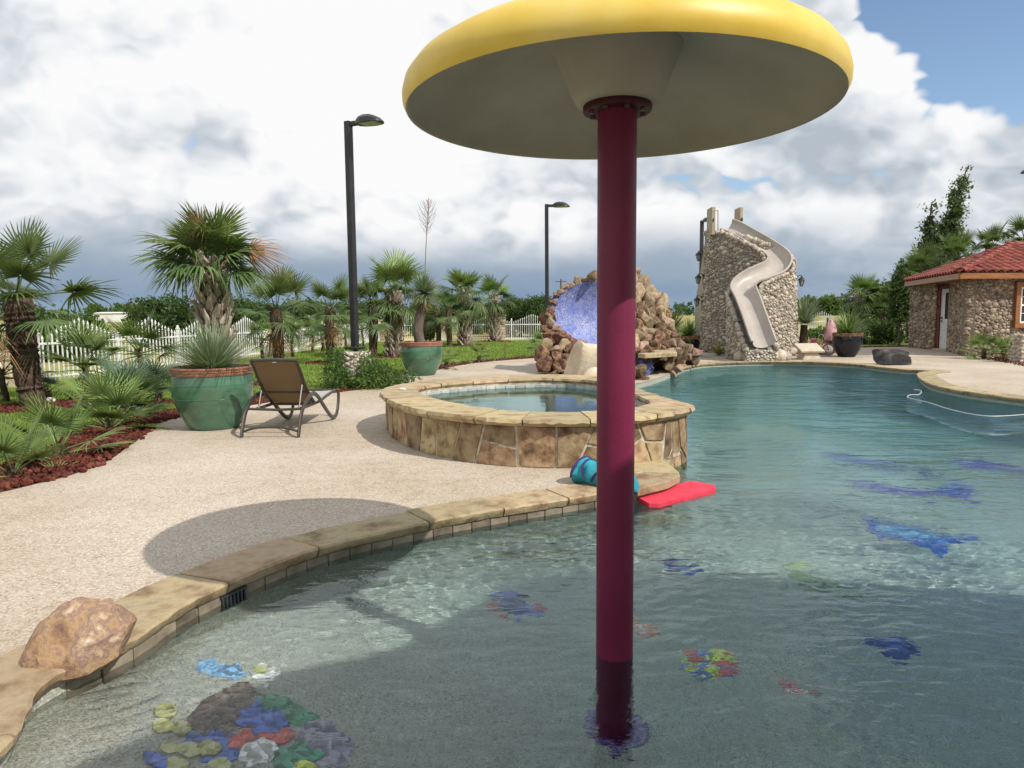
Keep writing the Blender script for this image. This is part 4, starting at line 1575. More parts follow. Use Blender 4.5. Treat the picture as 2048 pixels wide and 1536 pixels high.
# stone pedestal of the lamp in the shrubs
M_RIVER = pm('river_cobble', [(0.25, (0.16, 0.14, 0.12)), (0.42, (0.36, 0.31, 0.25)), (0.58, (0.45, 0.40, 0.33)), (0.75, (0.30, 0.20, 0.15))], scale=1.3, rough=0.75, bump=0.4, bscale=12, rnd=0.42, hue=0.03)
COB = []
_rc = random.Random(61)
for kk in range(5):
    mb = MB()
    vs_, fs = ico(2)
    o = Vector((_rc.uniform(-9, 9), 0, kk))
    mb.add([v * (1 + 0.22 * noise.noise(v * 1.4 + o)) for v in vs_], fs)
    me = mb.mesh('cobble', M_RIVER, smooth=3.2)
    COB.append(me)
COBL = []
for kk in range(4):
    vs_, fs = ico(1)
    o = Vector((_rc.uniform(-9, 9), 0, kk + 9))
    COBL.append(([v * (1 + 0.25 * noise.noise(v * 1.4 + o)) for v in vs_], fs))
M_RIVERI = pm('river_cobble_small', [(0.25, (0.16, 0.14, 0.12)), (0.42, (0.36, 0.31, 0.25)), (0.58, (0.45, 0.40, 0.33)), (0.75, (0.30, 0.20, 0.15))], scale=1.3, rough=0.75, bump=0.4, bscale=12, island=0.42, hue=0.03)


def cobble_skin(t, samples, rmin, rmax, seed, parts=300, gap=0.86, rank=None, flatn=0.55, mat=None, mati=None, name='cobble', big=0.0):
    """cover a surface with separate cobbles: the largest are parts, the rest one mass.
    samples(r) -> (pos, normal) random surface point in the thing's own space"""
    r = random.Random(seed)
    cell = rmax * 2.2
    grid = {}
    placed = []
    tries = 0
    fails = 0
    while fails < 2600 and tries < 60000:
        tries += 1
        p, nrm = samples(r)
        rad = rmin + (rmax - rmin) * (r.random() ** (1.6 + min(1.5, fails / 700)))
        if fails > 900:
            rad = rmin * r.uniform(0.75, 1.15)
        key = (int(p.x // cell), int(p.y // cell), int(p.z // cell))
        ok = True
        for dx in (-1, 0, 1):
            for dy in (-1, 0, 1):
                for dz in (-1, 0, 1):
                    for q, qr in grid.get((key[0] + dx, key[1] + dy, key[2] + dz), ()):
                        dd = p - q
                        dd.z *= 1.25
                        if dd.length < (rad + qr) * gap:
                            ok = False
                            break
                    if not ok:
                        break
                if not ok:
                    break
            if not ok:
                break
        if not ok:
            fails += 1
            continue
        fails = max(0, fails - 20)
        grid.setdefault(key, []).append((p, rad))
        placed.append((p, nrm, rad))
    placed.sort(key=lambda a: -(a[2] if rank is None else rank(*a)))
    rest = MB()
    for i, (p, nrm, rad) in enumerate(placed):
        zup = Vector((0, 0, 1))
        tx = zup.cross(nrm)
        tx = tx.normalized() if tx.length > 1e-3 else Vector((1, 0, 0))
        ty = nrm.cross(tx)
        rot = Matrix((tx, ty, nrm)).transposed() @ Matrix.Rotation(r.uniform(-0.5, 0.5), 3, 'Z')
        sx, sy, sz = rad * r.uniform(1.0, 1.3), rad * r.uniform(0.68, 0.92), rad * flatn * r.uniform(0.8, 1.25)
        if i < parts:
            mt = rot.to_4x4() @ Matrix.Diagonal((sx, sy, sz, 1))
            mt.translation = p + nrm * sz * 0.12
            ob = inst(name, COB[r.randrange(5)], t, mt)
            if mat is not None:
                ob.material_slots[0].link = 'OBJECT'
                ob.material_slots[0].material = mat
        else:
            vs_, fs = COBL[r.randrange(4)]
            rest.add([rot @ Vector((v.x * sx, v.y * sy, v.z * sz)) + p + nrm * sz * 0.12 for v in vs_], fs)
    if rest.v:
        tag(rest.build(name + '_fill', mati or M_RIVERI, t, smooth=3.2, normals=False), kind='stuff')


t = thing('stone_pedestal', LAMP1 + Vector((0, 0, 0)), 'small cobblestone pedestal under the tall lamp, half hidden by shrubs', 'pedestal')
MB().lathe([(0.30, -0.02), (0.27, 0.68), (0.001, 0.715)], 20).build('core', M_MORTAR, t, smooth=0.7)


def _ped(r):
    a, z = r.uniform(0, 2 * PI), r.uniform(0.03, 0.66)
    rr = 0.30 - 0.03 * z / 0.68
    return Vector((rr * math.cos(a), rr * math.sin(a), z)), Vector((math.cos(a), math.sin(a), 0))


M_PALECOB = pm('pale_cobble', [(0.25, (0.30, 0.24, 0.2)), (0.5, (0.52, 0.46, 0.42)), (0.75, (0.42, 0.30, 0.26))], scale=2, rough=0.8, bump=0.3, bscale=12, rnd=0.3)
cobble_skin(t, _ped, 0.035, 0.065, 5, parts=200, mat=M_PALECOB, mati=M_PALECOB)

# ---- open pavilion behind the camera whose roof shades the near pool
def pavilion():
    z0 = 4.0
    E = [(120, 1545), (220, 1500), (420, 1420), (560, 1345), (700, 1318), (800, 1292), (900, 1235), (1000, 1180), (1100, 1150), (1260, 1145), (1500, 1150), (1800, 1170), (2048, 1190)]
    eav = [sun_up(fp(x, y), z0) for x, y in E]
    eav += [Vector((8.2, -0.2, z0)), Vector((8.2, -4.5, z0)), Vector((5.0, -5.6, z0)), Vector((1.8, -4.6, z0)), Vector((1.0, -2.0, z0))]
    c = Vector((4.6, -1.6, 0))
    t = thing('pavilion', c, 'open poolside pavilion with a red hipped roof behind the camera', 'pavilion')
    n = len(eav)
    mb = MB()
    apex = Vector((0, 0, z0 + 1.0))
    vs_ = [p - c for p in eav] + [p - c + Vector((0, 0, -0.10)) for p in eav] + [apex]
    fs = [(i, (i + 1) % n, 2 * n) for i in range(n)] + [(i, n + i, n + (i + 1) % n, (i + 1) % n) for i in range(n)] + [tuple(n + i for i in range(n))]
    mb.add(vs_, fs)
    mb.build('roof', M_TERRA, t)
    M_WOODP = pm('pavilion_wood', [(0.3, (0.15, 0.07, 0.03)), (0.7, (0.26, 0.13, 0.06))], scale=3, rough=0.6, stretch=(6, 6, 0.6), bump=0.2)
    for x, y in ((4.9, -0.6), (7.3, -0.6), (7.3, -4.2), (4.9, -4.6)):
        MB().box((x - c.x, y - c.y, (z0 - 0.1) / 2), (0.2, 0.2, z0 - 0.12)).build('post', M_WOODP, t, bevel=0.01)


pavilion()

# ============================================================ plants
M_FR_G = pm('palm_frond_green', [(0.3, (0.065, 0.105, 0.036)), (0.55, (0.105, 0.158, 0.055)), (0.75, (0.165, 0.215, 0.085))], scale=2.2, rough=0.45, rnd=0.3, hue=0.018, trans=0.22, spec=0.4)
M_FR_B = pm('palm_frond_blue_green', [(0.3, (0.06, 0.11, 0.075)), (0.7, (0.13, 0.20, 0.13))], scale=2.2, rough=0.5, rnd=0.25, hue=0.012, trans=0.2, spec=0.4)
M_FR_Y = pm('palm_frond_yellowing', [(0.3, (0.14, 0.16, 0.03)), (0.55, (0.27, 0.24, 0.05)), (0.75, (0.30, 0.19, 0.05))], scale=2.5, rough=0.6, rnd=0.3, hue=0.02, trans=0.25)
M_FR_D = pm('palm_frond_dead', [(0.3, (0.16, 0.07, 0.045)), (0.6, (0.30, 0.16, 0.09)), (0.8, (0.36, 0.23, 0.14))], scale=3, rough=0.8, rnd=0.25, trans=0.15)
M_FR_L = pm('palm_frond_light', [(0.3, (0.105, 0.165, 0.045)), (0.6, (0.175, 0.245, 0.075)), (0.8, (0.26, 0.305, 0.10))], scale=2.0, rough=0.45, rnd=0.28, hue=0.015, trans=0.25, spec=0.4)
M_PET = M_FR_L
M_FIBRE = pm('palm_fibre', [(0.3, (0.035, 0.024, 0.018)), (0.55, (0.09, 0.062, 0.045)), (0.75, (0.18, 0.135, 0.10))], scale=14, rough=0.95, bump=1.0, bscale=26, stretch=(1, 1, 0.6), island=0.3, spec=0.15)
M_BOOT = pm('palm_boot', [(0.3, (0.22, 0.17, 0.13)), (0.55, (0.38, 0.315, 0.255)), (0.75, (0.49, 0.43, 0.36))], scale=5, rough=0.85, rnd=0.25, bump=0.5, bscale=30, stretch=(4, 4, 0.8))
M_BARK = pm('bark', [(0.3, (0.055, 0.042, 0.032)), (0.7, (0.17, 0.135, 0.105))], scale=8, rough=0.95, bump=0.9, bscale=20, stretch=(2, 2, 0.5))
M_YUC = pm('yucca_leaf', [(0.3, (0.15, 0.20, 0.12)), (0.6, (0.26, 0.32, 0.20)), (0.8, (0.36, 0.41, 0.28))], scale=3, rough=0.45, island=0.3, hue=0.015, trans=0.15)
M_YUCG = pm('sotol_leaf', [(0.3, (0.09, 0.15, 0.04)), (0.6, (0.17, 0.25, 0.075)), (0.8, (0.26, 0.31, 0.12))], scale=3, rough=0.45, island=0.3, hue=0.02, trans=0.2)
M_YUCD = pm('yucca_dead_leaf', [(0.3, (0.25, 0.16, 0.07)), (0.7, (0.42, 0.30, 0.14))], scale=3, rough=0.8, island=0.3)


def frond_mesh(name, mat, nseg, R, pet, spread, droop, fold=0.25, seed=0, cup=0.12, split=0.45, sag=0.15, jag=0.1, wk=1.0, tipdroop=0.0):
    """a fan leaf: stalk along +X, then a folded fan of separate pointed segments"""
    r = random.Random(seed)
    mb = MB()
    pts = [Vector((pet * u, 0, -sag * pet * u * u)) for u in (0, 0.35, 0.7, 1.0)]
    mb.tube(pts, [0.018, 0.013, 0.010, 0.007], 4, cap=False)
    hub = pts[-1]
    da = spread / nseg
    for i in range(nseg):
        a = -spread / 2 + da * (i + 0.5) + r.uniform(-0.2, 0.2) * da
        L = R * (0.62 + 0.38 * math.cos(a * 0.52)) * (1 + r.uniform(-jag, jag))
        dr = droop * r.uniform(0.75, 1.3)
        d = Vector((math.cos(a), math.sin(a), 0))
        s = Vector((-d.y, d.x, 0))
        st = [(0.03, 0.02), (split, split * L * math.tan(da / 2) * 1.02 * wk), (0.78, split * L * math.tan(da / 2) * 0.72 * wk), (1.0, 0.0015)]
        kink = tipdroop * r.random() * (1 if r.random() < 0.6 else 0.2)
        tw = r.uniform(-0.25, 0.25)
        vs_ = []
        for u, w in st:
            x = L * u
            z = cup * x * (math.sin(a) ** 2) - dr * L * u * u - (kink * L * max(0, u - 0.5) ** 1.3 * 1.6)
            c = hub + d * (x * (1 - 0.25 * dr * u * u)) + s * (tw * 0.1 * L * u * u)
            f = fold * w
            vs_ += [c + s * w + Vector((0, 0, z - f)), c + Vector((0, 0, z + f)), c - s * w + Vector((0, 0, z - f))]
        fs = []
        for j in range(3):
            b_ = j * 3
            fs += [(b_, b_ + 1, b_ + 4, b_ + 3), (b_ + 1, b_ + 2, b_ + 5, b_ + 4)]
        mb.add(vs_, fs)
    return mb.mesh(name, mat, normals=False)


FR = {}


def fronds(kind):
    if kind in FR:
        return FR[kind]
    if kind == 'windmill':      # stiff round fans
        up = [frond_mesh('frond', M_FR_G, 34, 0.56, 0.62, 4.6, 0.06, seed=i, sag=0.05, jag=0.07, wk=0.92) for i in range(3)]
        mid = [frond_mesh('frond', M_FR_G, 34, 0.58, 0.62, 4.4, 0.18, seed=10 + i, sag=0.2, tipdroop=0.5, wk=0.9) for i in range(3)]
        low = [frond_mesh('frond', M_FR_G, 32, 0.58, 0.60, 4.0, 0.30, seed=20 + i, sag=0.3, tipdroop=0.9, wk=0.88) for i in range(2)] + [frond_mesh('frond', M_FR_Y, 30, 0.5, 0.55, 3.6, 0.5, seed=26, sag=0.3, tipdroop=0.9)]
    elif kind == 'sabal':       # big fans, threadlike drooping tips
        up = [frond_mesh('frond', M_FR_L, 40, 0.72, 0.52, 4.9, 0.10, seed=30 + i, sag=0.08, jag=0.12, cup=0.25, wk=0.9, split=0.52, tipdroop=0.3) for i in range(3)]
        mid = [frond_mesh('frond', M_FR_G, 40, 0.74, 0.55, 4.9, 0.28, seed=40 + i, sag=0.22, jag=0.12, cup=0.2, wk=0.88, split=0.52, tipdroop=0.6) for i in range(3)]
        low = [frond_mesh('frond', M_FR_G, 38, 0.74, 0.55, 4.7, 0.45, seed=50 + i, sag=0.35, jag=0.12, wk=0.85, split=0.52, tipdroop=0.9) for i in range(2)] + [frond_mesh('frond', M_FR_Y, 36, 0.70, 0.52, 4.2, 0.6, seed=56, sag=0.4, wk=0.8, split=0.5, tipdroop=1.0)]
    elif kind == 'young':       # young clumping fan palm, long thin stalks
        up = [frond_mesh('frond', M_FR_L, 24, 0.46, 0.42, 3.6, 0.04, seed=60 + i, sag=0.03, jag=0.08, split=0.3, wk=1.1) for i in range(3)]
        mid = [frond_mesh('frond', M_FR_L, 24, 0.46, 0.44, 3.8, 0.12, seed=70 + i, sag=0.15, split=0.32, wk=1.05, tipdroop=0.3) for i in range(3)]
        low = [frond_mesh('frond', M_FR_L, 22, 0.44, 0.42, 3.4, 0.22, seed=80 + i, sag=0.3, split=0.32, wk=1.05, tipdroop=0.5) for i in range(2)] + [frond_mesh('frond', M_FR_Y, 20, 0.36, 0.36, 3.2, 0.4, seed=86, sag=0.4, wk=1.0)]
    elif kind == 'blue':
        up = [frond_mesh('frond', M_FR_B, 24, 0.44, 0.36, 3.8, 0.03, seed=90 + i, sag=0.03, jag=0.06, split=0.35, wk=1.1) for i in range(3)]
        mid = [frond_mesh('frond', M_FR_B, 24, 0.44, 0.38, 3.8, 0.1, seed=96 + i, sag=0.1, split=0.35, wk=1.05) for i in range(2)]
        low = mid
    FR[kind] = (up, mid, low)
    return FR[kind]


DEAD = [frond_mesh('frond', M_FR_D, 34, 0.62, 0.55, 3.2, 0.75, seed=101, sag=0.2, wk=0.8, tipdroop=1.2), frond_mesh('frond', M_FR_D, 30, 0.62, 0.5, 2.0, 0.12, seed=102, sag=0.05, wk=0.85, tipdroop=0.2)]


def place_frond(mesh, t, base, yaw, elev, s, roll=0.0):
    mt = Matrix.Rotation(yaw, 4, 'Z') @ Matrix.Rotation(-elev, 4, 'Y') @ Matrix.Rotation(roll, 4, 'X') @ Matrix.Diagonal((s, s, s, 1))
    mt.translation = base
    return inst('frond', mesh, t, mt)


def crown(t, top, kind, n, s, seed, emax=80, emin=-40, dead=0, spread=0.05, bend=None, yaw0=None):
    r = random.Random(seed)
    up, mid, low = fronds(kind)
    y0 = r.uniform(0, 6.28)
    for i in range(n):
        u = (i + 0.5) / n
        el = RAD(emax + (emin - emax) * u ** 0.85 + r.uniform(-9, 9))
        yaw = y0 + i * 2.399963 + r.uniform(-0.25, 0.25)
        pool_ = up if u < 0.38 else (mid if u < 0.75 else low)
        m = r.choice(pool_)
        if u >= 0.75 and kind != 'young' and r.random() < 0.8:
            m = low[r.randrange(2)] if len(low) > 2 else m
        place_frond(m, t, top + Vector((math.cos(yaw) * spread, math.sin(yaw) * spread, -0.18 * s * u)), yaw, el, s * r.uniform(0.85, 1.12), r.uniform(-0.4, 0.4))
    for k in range(dead):
        yaw = r.uniform(0, 6.28)
        place_frond(DEAD[0], t, top + Vector((0, 0, -0.2 * s)), yaw, RAD(r.uniform(-55, -25)), s * 0.9)


def fibre_trunk(t, p0, p1, r0, r1, seed, hair=260, ring=0.10):
    """shaggy trunk: rings of leaf bases and loose fibre"""
    r = random.Random(seed)
    p0, p1 = Vector(p0), Vector(p1)
    H = (p1 - p0).length
    n = max(6, int(H / 0.045))
    pts, rs = [], []
    for i in range(n + 1):
        u = i / n
        pts.append(p0.lerp(p1, u) + Vector((0.02 * math.sin(u * 5 + seed), 0.02 * math.cos(u * 4 + seed), 0)))
        base = r0 + (r1 - r0) * u
        rs.append(base * (1 + 0.07 * math.sin(u * H / ring * 2 * PI) + r.uniform(-0.05, 0.05)))
    mb = MB()
    mb.tube(pts, rs, 12, cap=True)
    for _ in range(hair):
        u = r.random()
        a = r.uniform(0, 2 * PI)
        p = p0.lerp(p1, u)
        rr = (r0 + (r1 - r0) * u)
        d = Vector((math.cos(a), math.sin(a), 0))
        s = Vector((-d.y, d.x, 0))
        l = r.uniform(0.04, 0.11)
        w = r.uniform(0.004, 0.014)
        b_ = p + d * rr * 0.95
        out = d * r.uniform(0.02, 0.07) + Vector((0, 0, r.choice((-1, 1, 1)) * l))
        mb.add([b_ + s * w, b_ - s * w, b_ + out], [(0, 1, 2)])
    return mb.build('trunk', M_FIBRE, t, smooth=1.0, normals=False)


BOOTM = None


def boot_mesh():
    global BOOTM
    if BOOTM is None:
        mb = MB()
        vs_ = []
        for u, w, o, th in ((0.0, 0.075, 0.0, 0.02), (0.35, 0.06, 0.035, 0.022), (0.7, 0.04, 0.075, 0.018), (1.0, 0.028, 0.10, 0.008)):
            z = u * 0.26
            vs_ += [(o + th, -w * 0.6, z), (o + th, w * 0.6, z), (o - 0.03, w, z), (o - 0.03, -w, z)]
        fs = []
        for i in range(3):
            for j in range(4):
                j2 = (j + 1) % 4
                fs.append((i * 4 + j, i * 4 + j2, i * 4 + 4 + j2, i * 4 + 4 + j))
        fs += [(0, 3, 2, 1), (12, 13, 14, 15)]
        mb.add(vs_, fs)
        BOOTM = mb.mesh('leaf_base', M_BOOT, smooth=0.6)
    return BOOTM


def boot_trunk(t, p0, p1, r0, r1, seed, bs=1.0, joined=False):
    """sabal trunk with its criss-cross of old leaf bases"""
    r = random.Random(seed)
    p0, p1 = Vector(p0), Vector(p1)
    H = (p1 - p0).length
    MB().tube([p0.lerp(p1, i / 8) for i in range(9)], [r0 + (r1 - r0) * i / 8 for i in range(9)], 14).build('trunk', M_BARK, t, smooth=1.0)
    bm_ = boot_mesh()
    rows = int(H / (0.115 * bs))
    for i in range(rows):
        u = (i + 0.3) / rows
        rr = r0 + (r1 - r0) * u
        k = max(6, int(2 * PI * rr / (0.20 * bs)))
        for j in range(k):
            a = 2 * PI * (j + 0.5 * (i % 2)) / k + r.uniform(-0.12, 0.12)
            if r.random() < 0.08:
                continue
            mt = Matrix.Rotation(a, 4, 'Z') @ Matrix.Rotation(r.choice((-1, 1)) * r.uniform(0.12, 0.5), 4, 'X') @ Matrix.Rotation(r.uniform(-0.05, 0.22), 4, 'Y') @ Matrix.Diagonal((bs, bs * r.uniform(0.8, 1.2), bs * r.uniform(0.75, 1.15), 1))
            p = p0.lerp(p1, u)
            mt.translation = p + Vector((math.cos(a) * rr * 0.96, math.sin(a) * rr * 0.96, -0.05 * bs))
            inst('leaf_base', bm_, t, mt)


def windmill(loc, H, s, label, seed, n=24, r0=0.15, lean=(0, 0), hair=260, group='windmill palms on the lawn', ring=0.35, emin=-45):
    loc = Vector(loc)
    t = thing('windmill_palm', loc, label, 'palm', group)
    top = Vector((lean[0], lean[1], H))
    fibre_trunk(t, (0, 0, -0.03), top, r0 * 0.9, r0 * 1.1, seed, hair)
    crown(t, top, 'windmill', n, s, seed, 82, emin, dead=1)
    if ring:
        RINGS.append((loc.x, loc.y, ring))
    return t


def sabal(loc, H, s, label, seed, n=24, r0=0.24, lean=(0, 0), boots=1.0, group='sabal palms on the lawn', ring=0.6, emin=-50):
    loc = Vector(loc)
    t = thing('sabal_palm', loc, label, 'palm', group)
    top = Vector((lean[0], lean[1], H))
    boot_trunk(t, Vector((0, 0, -0.03)), top, r0 * 1.1, r0 * 0.8, seed, boots)
    crown(t, top, 'sabal', n, s, seed, 78, emin, dead=1)
    if ring:
        RINGS.append((loc.x, loc.y, ring))
    return t


def young(loc, s, label, seed, n=12, H=0.12, kind='young', group='young fan palms along the beds', r0=0.045, emin=-8, ring=0.0, emax=78):
    loc = Vector(loc)
    t = thing('young_palm', loc, label, 'palm', group)
    fibre_trunk(t, (0, 0, -0.03), (0, 0, H), r0 * 1.15, r0, seed, 60)
    crown(t, Vector((0, 0, H)), kind, n, s, seed, emax, emin, spread=0.02)
    if ring:
        RINGS.append((loc.x, loc.y, ring))
    return t


def at_d(px, y, z=0.0):
    """ground point in the direction of a picture column"""
    d = ray(px, 700)
    return Vector((d.x / d.y * y, y, z))


# -- the palms, each where it stands
windmill(at_d(62, 11.2), 1.80, 1.10, 'shaggy windmill palm beside the fence pillar and a white stone', 3, n=18, r0=0.19, lean=(-0.20, 0.0), hair=1100, ring=0.75, emin=-18)
bp_ = at_d(437, 14.6)
B = sabal(bp_, 2.56, 0.95, 'large sabal palm with thick boot trunk behind the green pot', 8, n=32, r0=0.27, lean=(-0.10, 0), boots=1.2, ring=0.9, emin=8)
place_frond(DEAD[1], B, Vector((-0.05, -0.45, 2.85)), -1.57, RAD(82), 0.62, 0.0)
place_frond(DEAD[0], B, Vector((-0.02, -0.30, 2.95)), -1.57, RAD(35), 0.5, 0.0)
place_frond(DEAD[0], B, Vector((0.30, -0.30, 2.72)), -0.3, RAD(2), 1.0, 1.25)
windmill(at_d(556, 18.0), 1.60, 1.0, 'windmill palm with dark trunk directly behind the lounger', 12, n=18, r0=0.14, emin=-30)
windmill(at_d(661, 21.3), 1.62, 0.95, 'windmill palm in a red mulch ring near the stone pedestal', 15, n=16, r0=0.13, ring=0.8, emin=-40)
windmill(at_d(747, 23.6), 1.75, 1.0, 'windmill palm standing just before a bigger booted palm', 17, n=16, r0=0.15, emin=-40)
sabal(at_d(789, 24.4), 2.30, 1.15, 'sabal palm with tall fans rising behind the potted yucca tree', 21, n=16, r0=0.25, ring=0.9, emin=-30)
windmill(at_d(843, 33), 1.5, 0.85, 'windmill palm half hidden by the potted yucca trunk', 23, n=10, r0=0.14, hair=120, emin=-35)
windmill(at_d(877, 31.5), 1.62, 0.9, 'slim windmill palm, first of two beyond the potted yucca', 25, n=12, r0=0.12, hair=120, emin=-40)
windmill(at_d(899, 31), 1.68, 0.95, 'slim windmill palm, second of two beyond the potted yucca', 27, n=12, r0=0.13, hair=120, emin=-40)
sabal(at_d(930, 32.6), 2.5, 1.05, 'sabal palm with pale trunk standing out against the back fence', 29, n=18, r0=0.22, boots=1.2, ring=0.9, emin=-40)
sabal(at_d(989, 37.0), 2.4, 1.0, 'sabal palm next to the back fence pillar', 33, n=15, r0=0.21, boots=1.3, ring=0.9, emin=-40)
sabal(at_d(1718, 36.0), 2.3, 0.95, 'sabal palm beyond the navy pot and bicycle', 35, n=18, r0=0.21, boots=1.3, ring=0, group='palms beyond the far deck', emin=-30)
windmill(at_d(1765, 33.0), 1.3, 0.85, 'bushy fan palm between the sabal and the clipped cypress', 37, n=16, r0=0.17, ring=0, group='palms beyond the far deck', hair=120, emin=-40)
for i, (px_, d_, h_, s_, lb) in enumerate(((1838, 30.5, 3.05, 1.1, 'pale fan palm rising behind the low end of the tile roof'), (1905, 30.5, 3.6, 1.15, 'fan palm whose crown spreads above the middle of the tile roof'),
                                           (1968, 31, 4.1, 1.0, 'fan palm peeking over the upper tile roof'), (2040, 31, 4.3, 1.1, 'fan palm behind the top of the tile roof'), (1815, 31, 2.75, 0.8, 'small yellowing fan palm at the corner of the tile roof'))):
    windmill(at_d(px_, d_), h_, s_, lb, 41 + i, n=14, r0=0.15, ring=0, group='palms behind the pool house', hair=60, emin=12)

# young palms
yl = [
    (6, 6.15, 0.66, 13, 0.08, 'young', 'leafy young fan palm where the mulch bed meets the near lawn', 0.02),
    (104, 7.1, 0.74, 14, 0.10, 'young', 'young fan palm with splayed stalks in the red mulch by the deck curve', 0.02),
    (208, 8.85, 0.98, 18, 0.10, 'young', 'largest young fan palm in the mulch beside the green pot', 0.02),
    (240, 10.2, 0.95, 12, 0.22, 'blue', 'blue green young fan palm behind the largest bed palm', 0.02),
    (313, 11.6, 0.72, 12, 0.26, 'blue', 'small blue green palm against the side of the green pot', 0.3),
    (165, 12.3, 1.0, 16, 0.62, 'young', 'young fan palm before the first peaked fence panel', 0.3),
    (277, 14.2, 1.0, 15, 0.78, 'young', 'young fan palm with short trunk before the second fence peak', 0.3),
    (88, 12.0, 0.4, 8, 0.2, 'blue', 'small bluish palm at the foot of the fence pillar', 0.0),
    (2, 12.0, 0.9, 12, 0.55, 'young', 'young fan palm by the fence beyond the shaggy windmill palm', 0.0),
    (525, 22.0, 0.9, 12, 0.72, 'young', 'yellowish young palm at the fence beside the lounger view', 0.0),
    (585, 24.6, 0.95, 12, 0.75, 'young', 'young palm before the second stone pillar', 0.0),
    (626, 27.0, 0.95, 12, 0.72, 'young', 'young palm at the fence between the second and third pillars', 0.0),
    (645, 27.8, 0.8, 9, 0.5, 'young', 'stunted young palm leaning at the fence', 0.0),
    (691, 30.0, 1.0, 12, 0.78, 'young', 'young palm at the third stone pillar by the tall lamp', 0.0),
    (726, 32.5, 1.0, 11, 0.8, 'young', 'young palm in front of the last side fence panel', 0.0),
    (862, 34.0, 0.75, 11, 0.5, 'young', 'young palm at the back fence behind the potted yucca', 0.4),
    (893, 18.2, 0.6, 10, 0.22, 'young', 'low young palm in the mulch just behind the green pot and spa', 0.0),
    (958, 20.8, 0.6, 9, 0.18, 'young', 'low dark young palm in the mulch strip along the back deck', 0.0),
    (1082, 23.3, 0.8, 12, 0.30, 'young', 'young palm tucked against the rock waterfall and lamp post', 0.0),
]
for i, (px_, d_, s_, n_, h_, kd, lb, rg) in enumerate(yl):
    young(at_d(px_, d_), s_, lb, 200 + i, n=n_, H=h_, kind=kd, ring=rg if rg > 0.1 else 0.0, emin=-15 if kd == 'young' else 5)
# the thin dead seedling in the back mulch strip
t = thing('dry_seedling', at_d(1008, 22.0), 'thin dry brown seedling in the back mulch strip', 'plant')
mb = MB()
mb.tube([(0, 0, -0.02), (0.02, 0, 0.25), (0.05, 0, 0.52)], [0.012, 0.008, 0.004], 5)
for a in range(7):
    z_ = 0.2 + a * 0.045
    mb.tube([(0.03, 0, z_), (0.03 + 0.13 * math.cos(a * 2.2), 0.13 * math.sin(a * 2.2), z_ + 0.12)], [0.006, 0.002], 4)
mb.build('stem', M_BARK, t)


# -- yuccas and sotols: rosettes of hundreds of narrow blades
def rosette(t, c, R, n, mat, seed, emin=-10, emax=90, w=0.011, droop=0.12, name='blades', bias=0.8, yscale=1.0):
    r = random.Random(seed)
    mb = MB()
    c = Vector(c)
    for i in range(n):
        yaw = i * 2.399963 + r.uniform(-0.3, 0.3)
        s0 = math.sin(RAD(emin))
        s1 = math.sin(RAD(emax))
        el = math.asin(max(-1, min(1, s0 + (s1 - s0) * (r.random() ** bias))))
        d = Vector((math.cos(yaw) * math.cos(el), math.sin(yaw) * math.cos(el), math.sin(el)))
        L = R * r.uniform(0.78, 1.08)
        s = d.cross(Vector((0, 0, 1)))
        s = s.normalized() if s.length > 1e-3 else Vector((1, 0, 0))
        dr = droop * r.uniform(0.3, 1.6)
        pts = []
        for u, ww in ((0.02, 0.8), (0.35, 1.0), (0.72, 0.7), (1.0, 0.08)):
            p = c + d * (L * u) - Vector((0, 0, dr * L * u * u * math.cos(el)))
            pts += [p + s * w * ww, p - s * w * ww]
        mb.add(pts, [(0, 1, 3, 2), (2, 3, 5, 4), (4, 5, 7, 6)])
    return mb.build(name, mat, t, normals=False)


t = thing('potted_sotol', POT1 + Vector((0, 0, pz1)), 'spiky blue green sotol growing in the green pot by the lounger', 'plant')
rosette(t, (0, 0, 0.0), 0.74, 820, M_YUC, 1, emin=6, w=0.0075, droop=0.12, bias=1.2)
t = thing('potted_sotol', POT3 + Vector((0, 0, pz3)), 'green sotol growing in the navy pot before the bicycle', 'plant')
rosette(t, (0, 0, 0.02), 0.86, 360, M_YUCG, 2, emin=6, w=0.014, droop=0.22, bias=0.9)
t = thing('potted_sotol', POT4 + Vector((0, 0, pz4)), 'bright green sotol growing in the navy pot beside the waterfall rocks', 'plant')
rosette(t, (0, 0, 0.02), 0.68, 330, M_YUCG, 3, emin=2, w=0.014, droop=0.25, bias=0.9)
t = thing('potted_yucca', POT2 + Vector((0, 0, pz2)), 'yucca tree with grey trunk and tall dry flower stalk in a green pot', 'plant')
MB().tube(spline([(-0.02, 0, -0.05), (-0.07, 0, 0.3), (-0.03, 0, 0.6), (0.06, 0, 0.93)], 5), [0.125 - 0.0012 * i for i in range(16)], 12).build('trunk', M_BARK, t, smooth=1.0)
rosette(t, (0.09, 0, 1.20), 0.54, 600, M_YUC, 4, emin=-40, w=0.011, droop=0.03, bias=1.0)
rosette(t, (0.07, 0, 1.06), 0.36, 110, M_YUCD, 5, emin=-85, emax=-35, w=0.010, droop=0.0, name='dry_skirt')
mb = MB()
st_ = spline([(0.10, 0, 1.3), (0.13, 0, 1.9), (0.17, 0, 2.5), (0.22, 0, 2.95), (0.23, 0, 3.35)], 5)
mb.tube(st_, [0.014 - 0.0005 * i for i in range(len(st_))], 5)
r = random.Random(77)
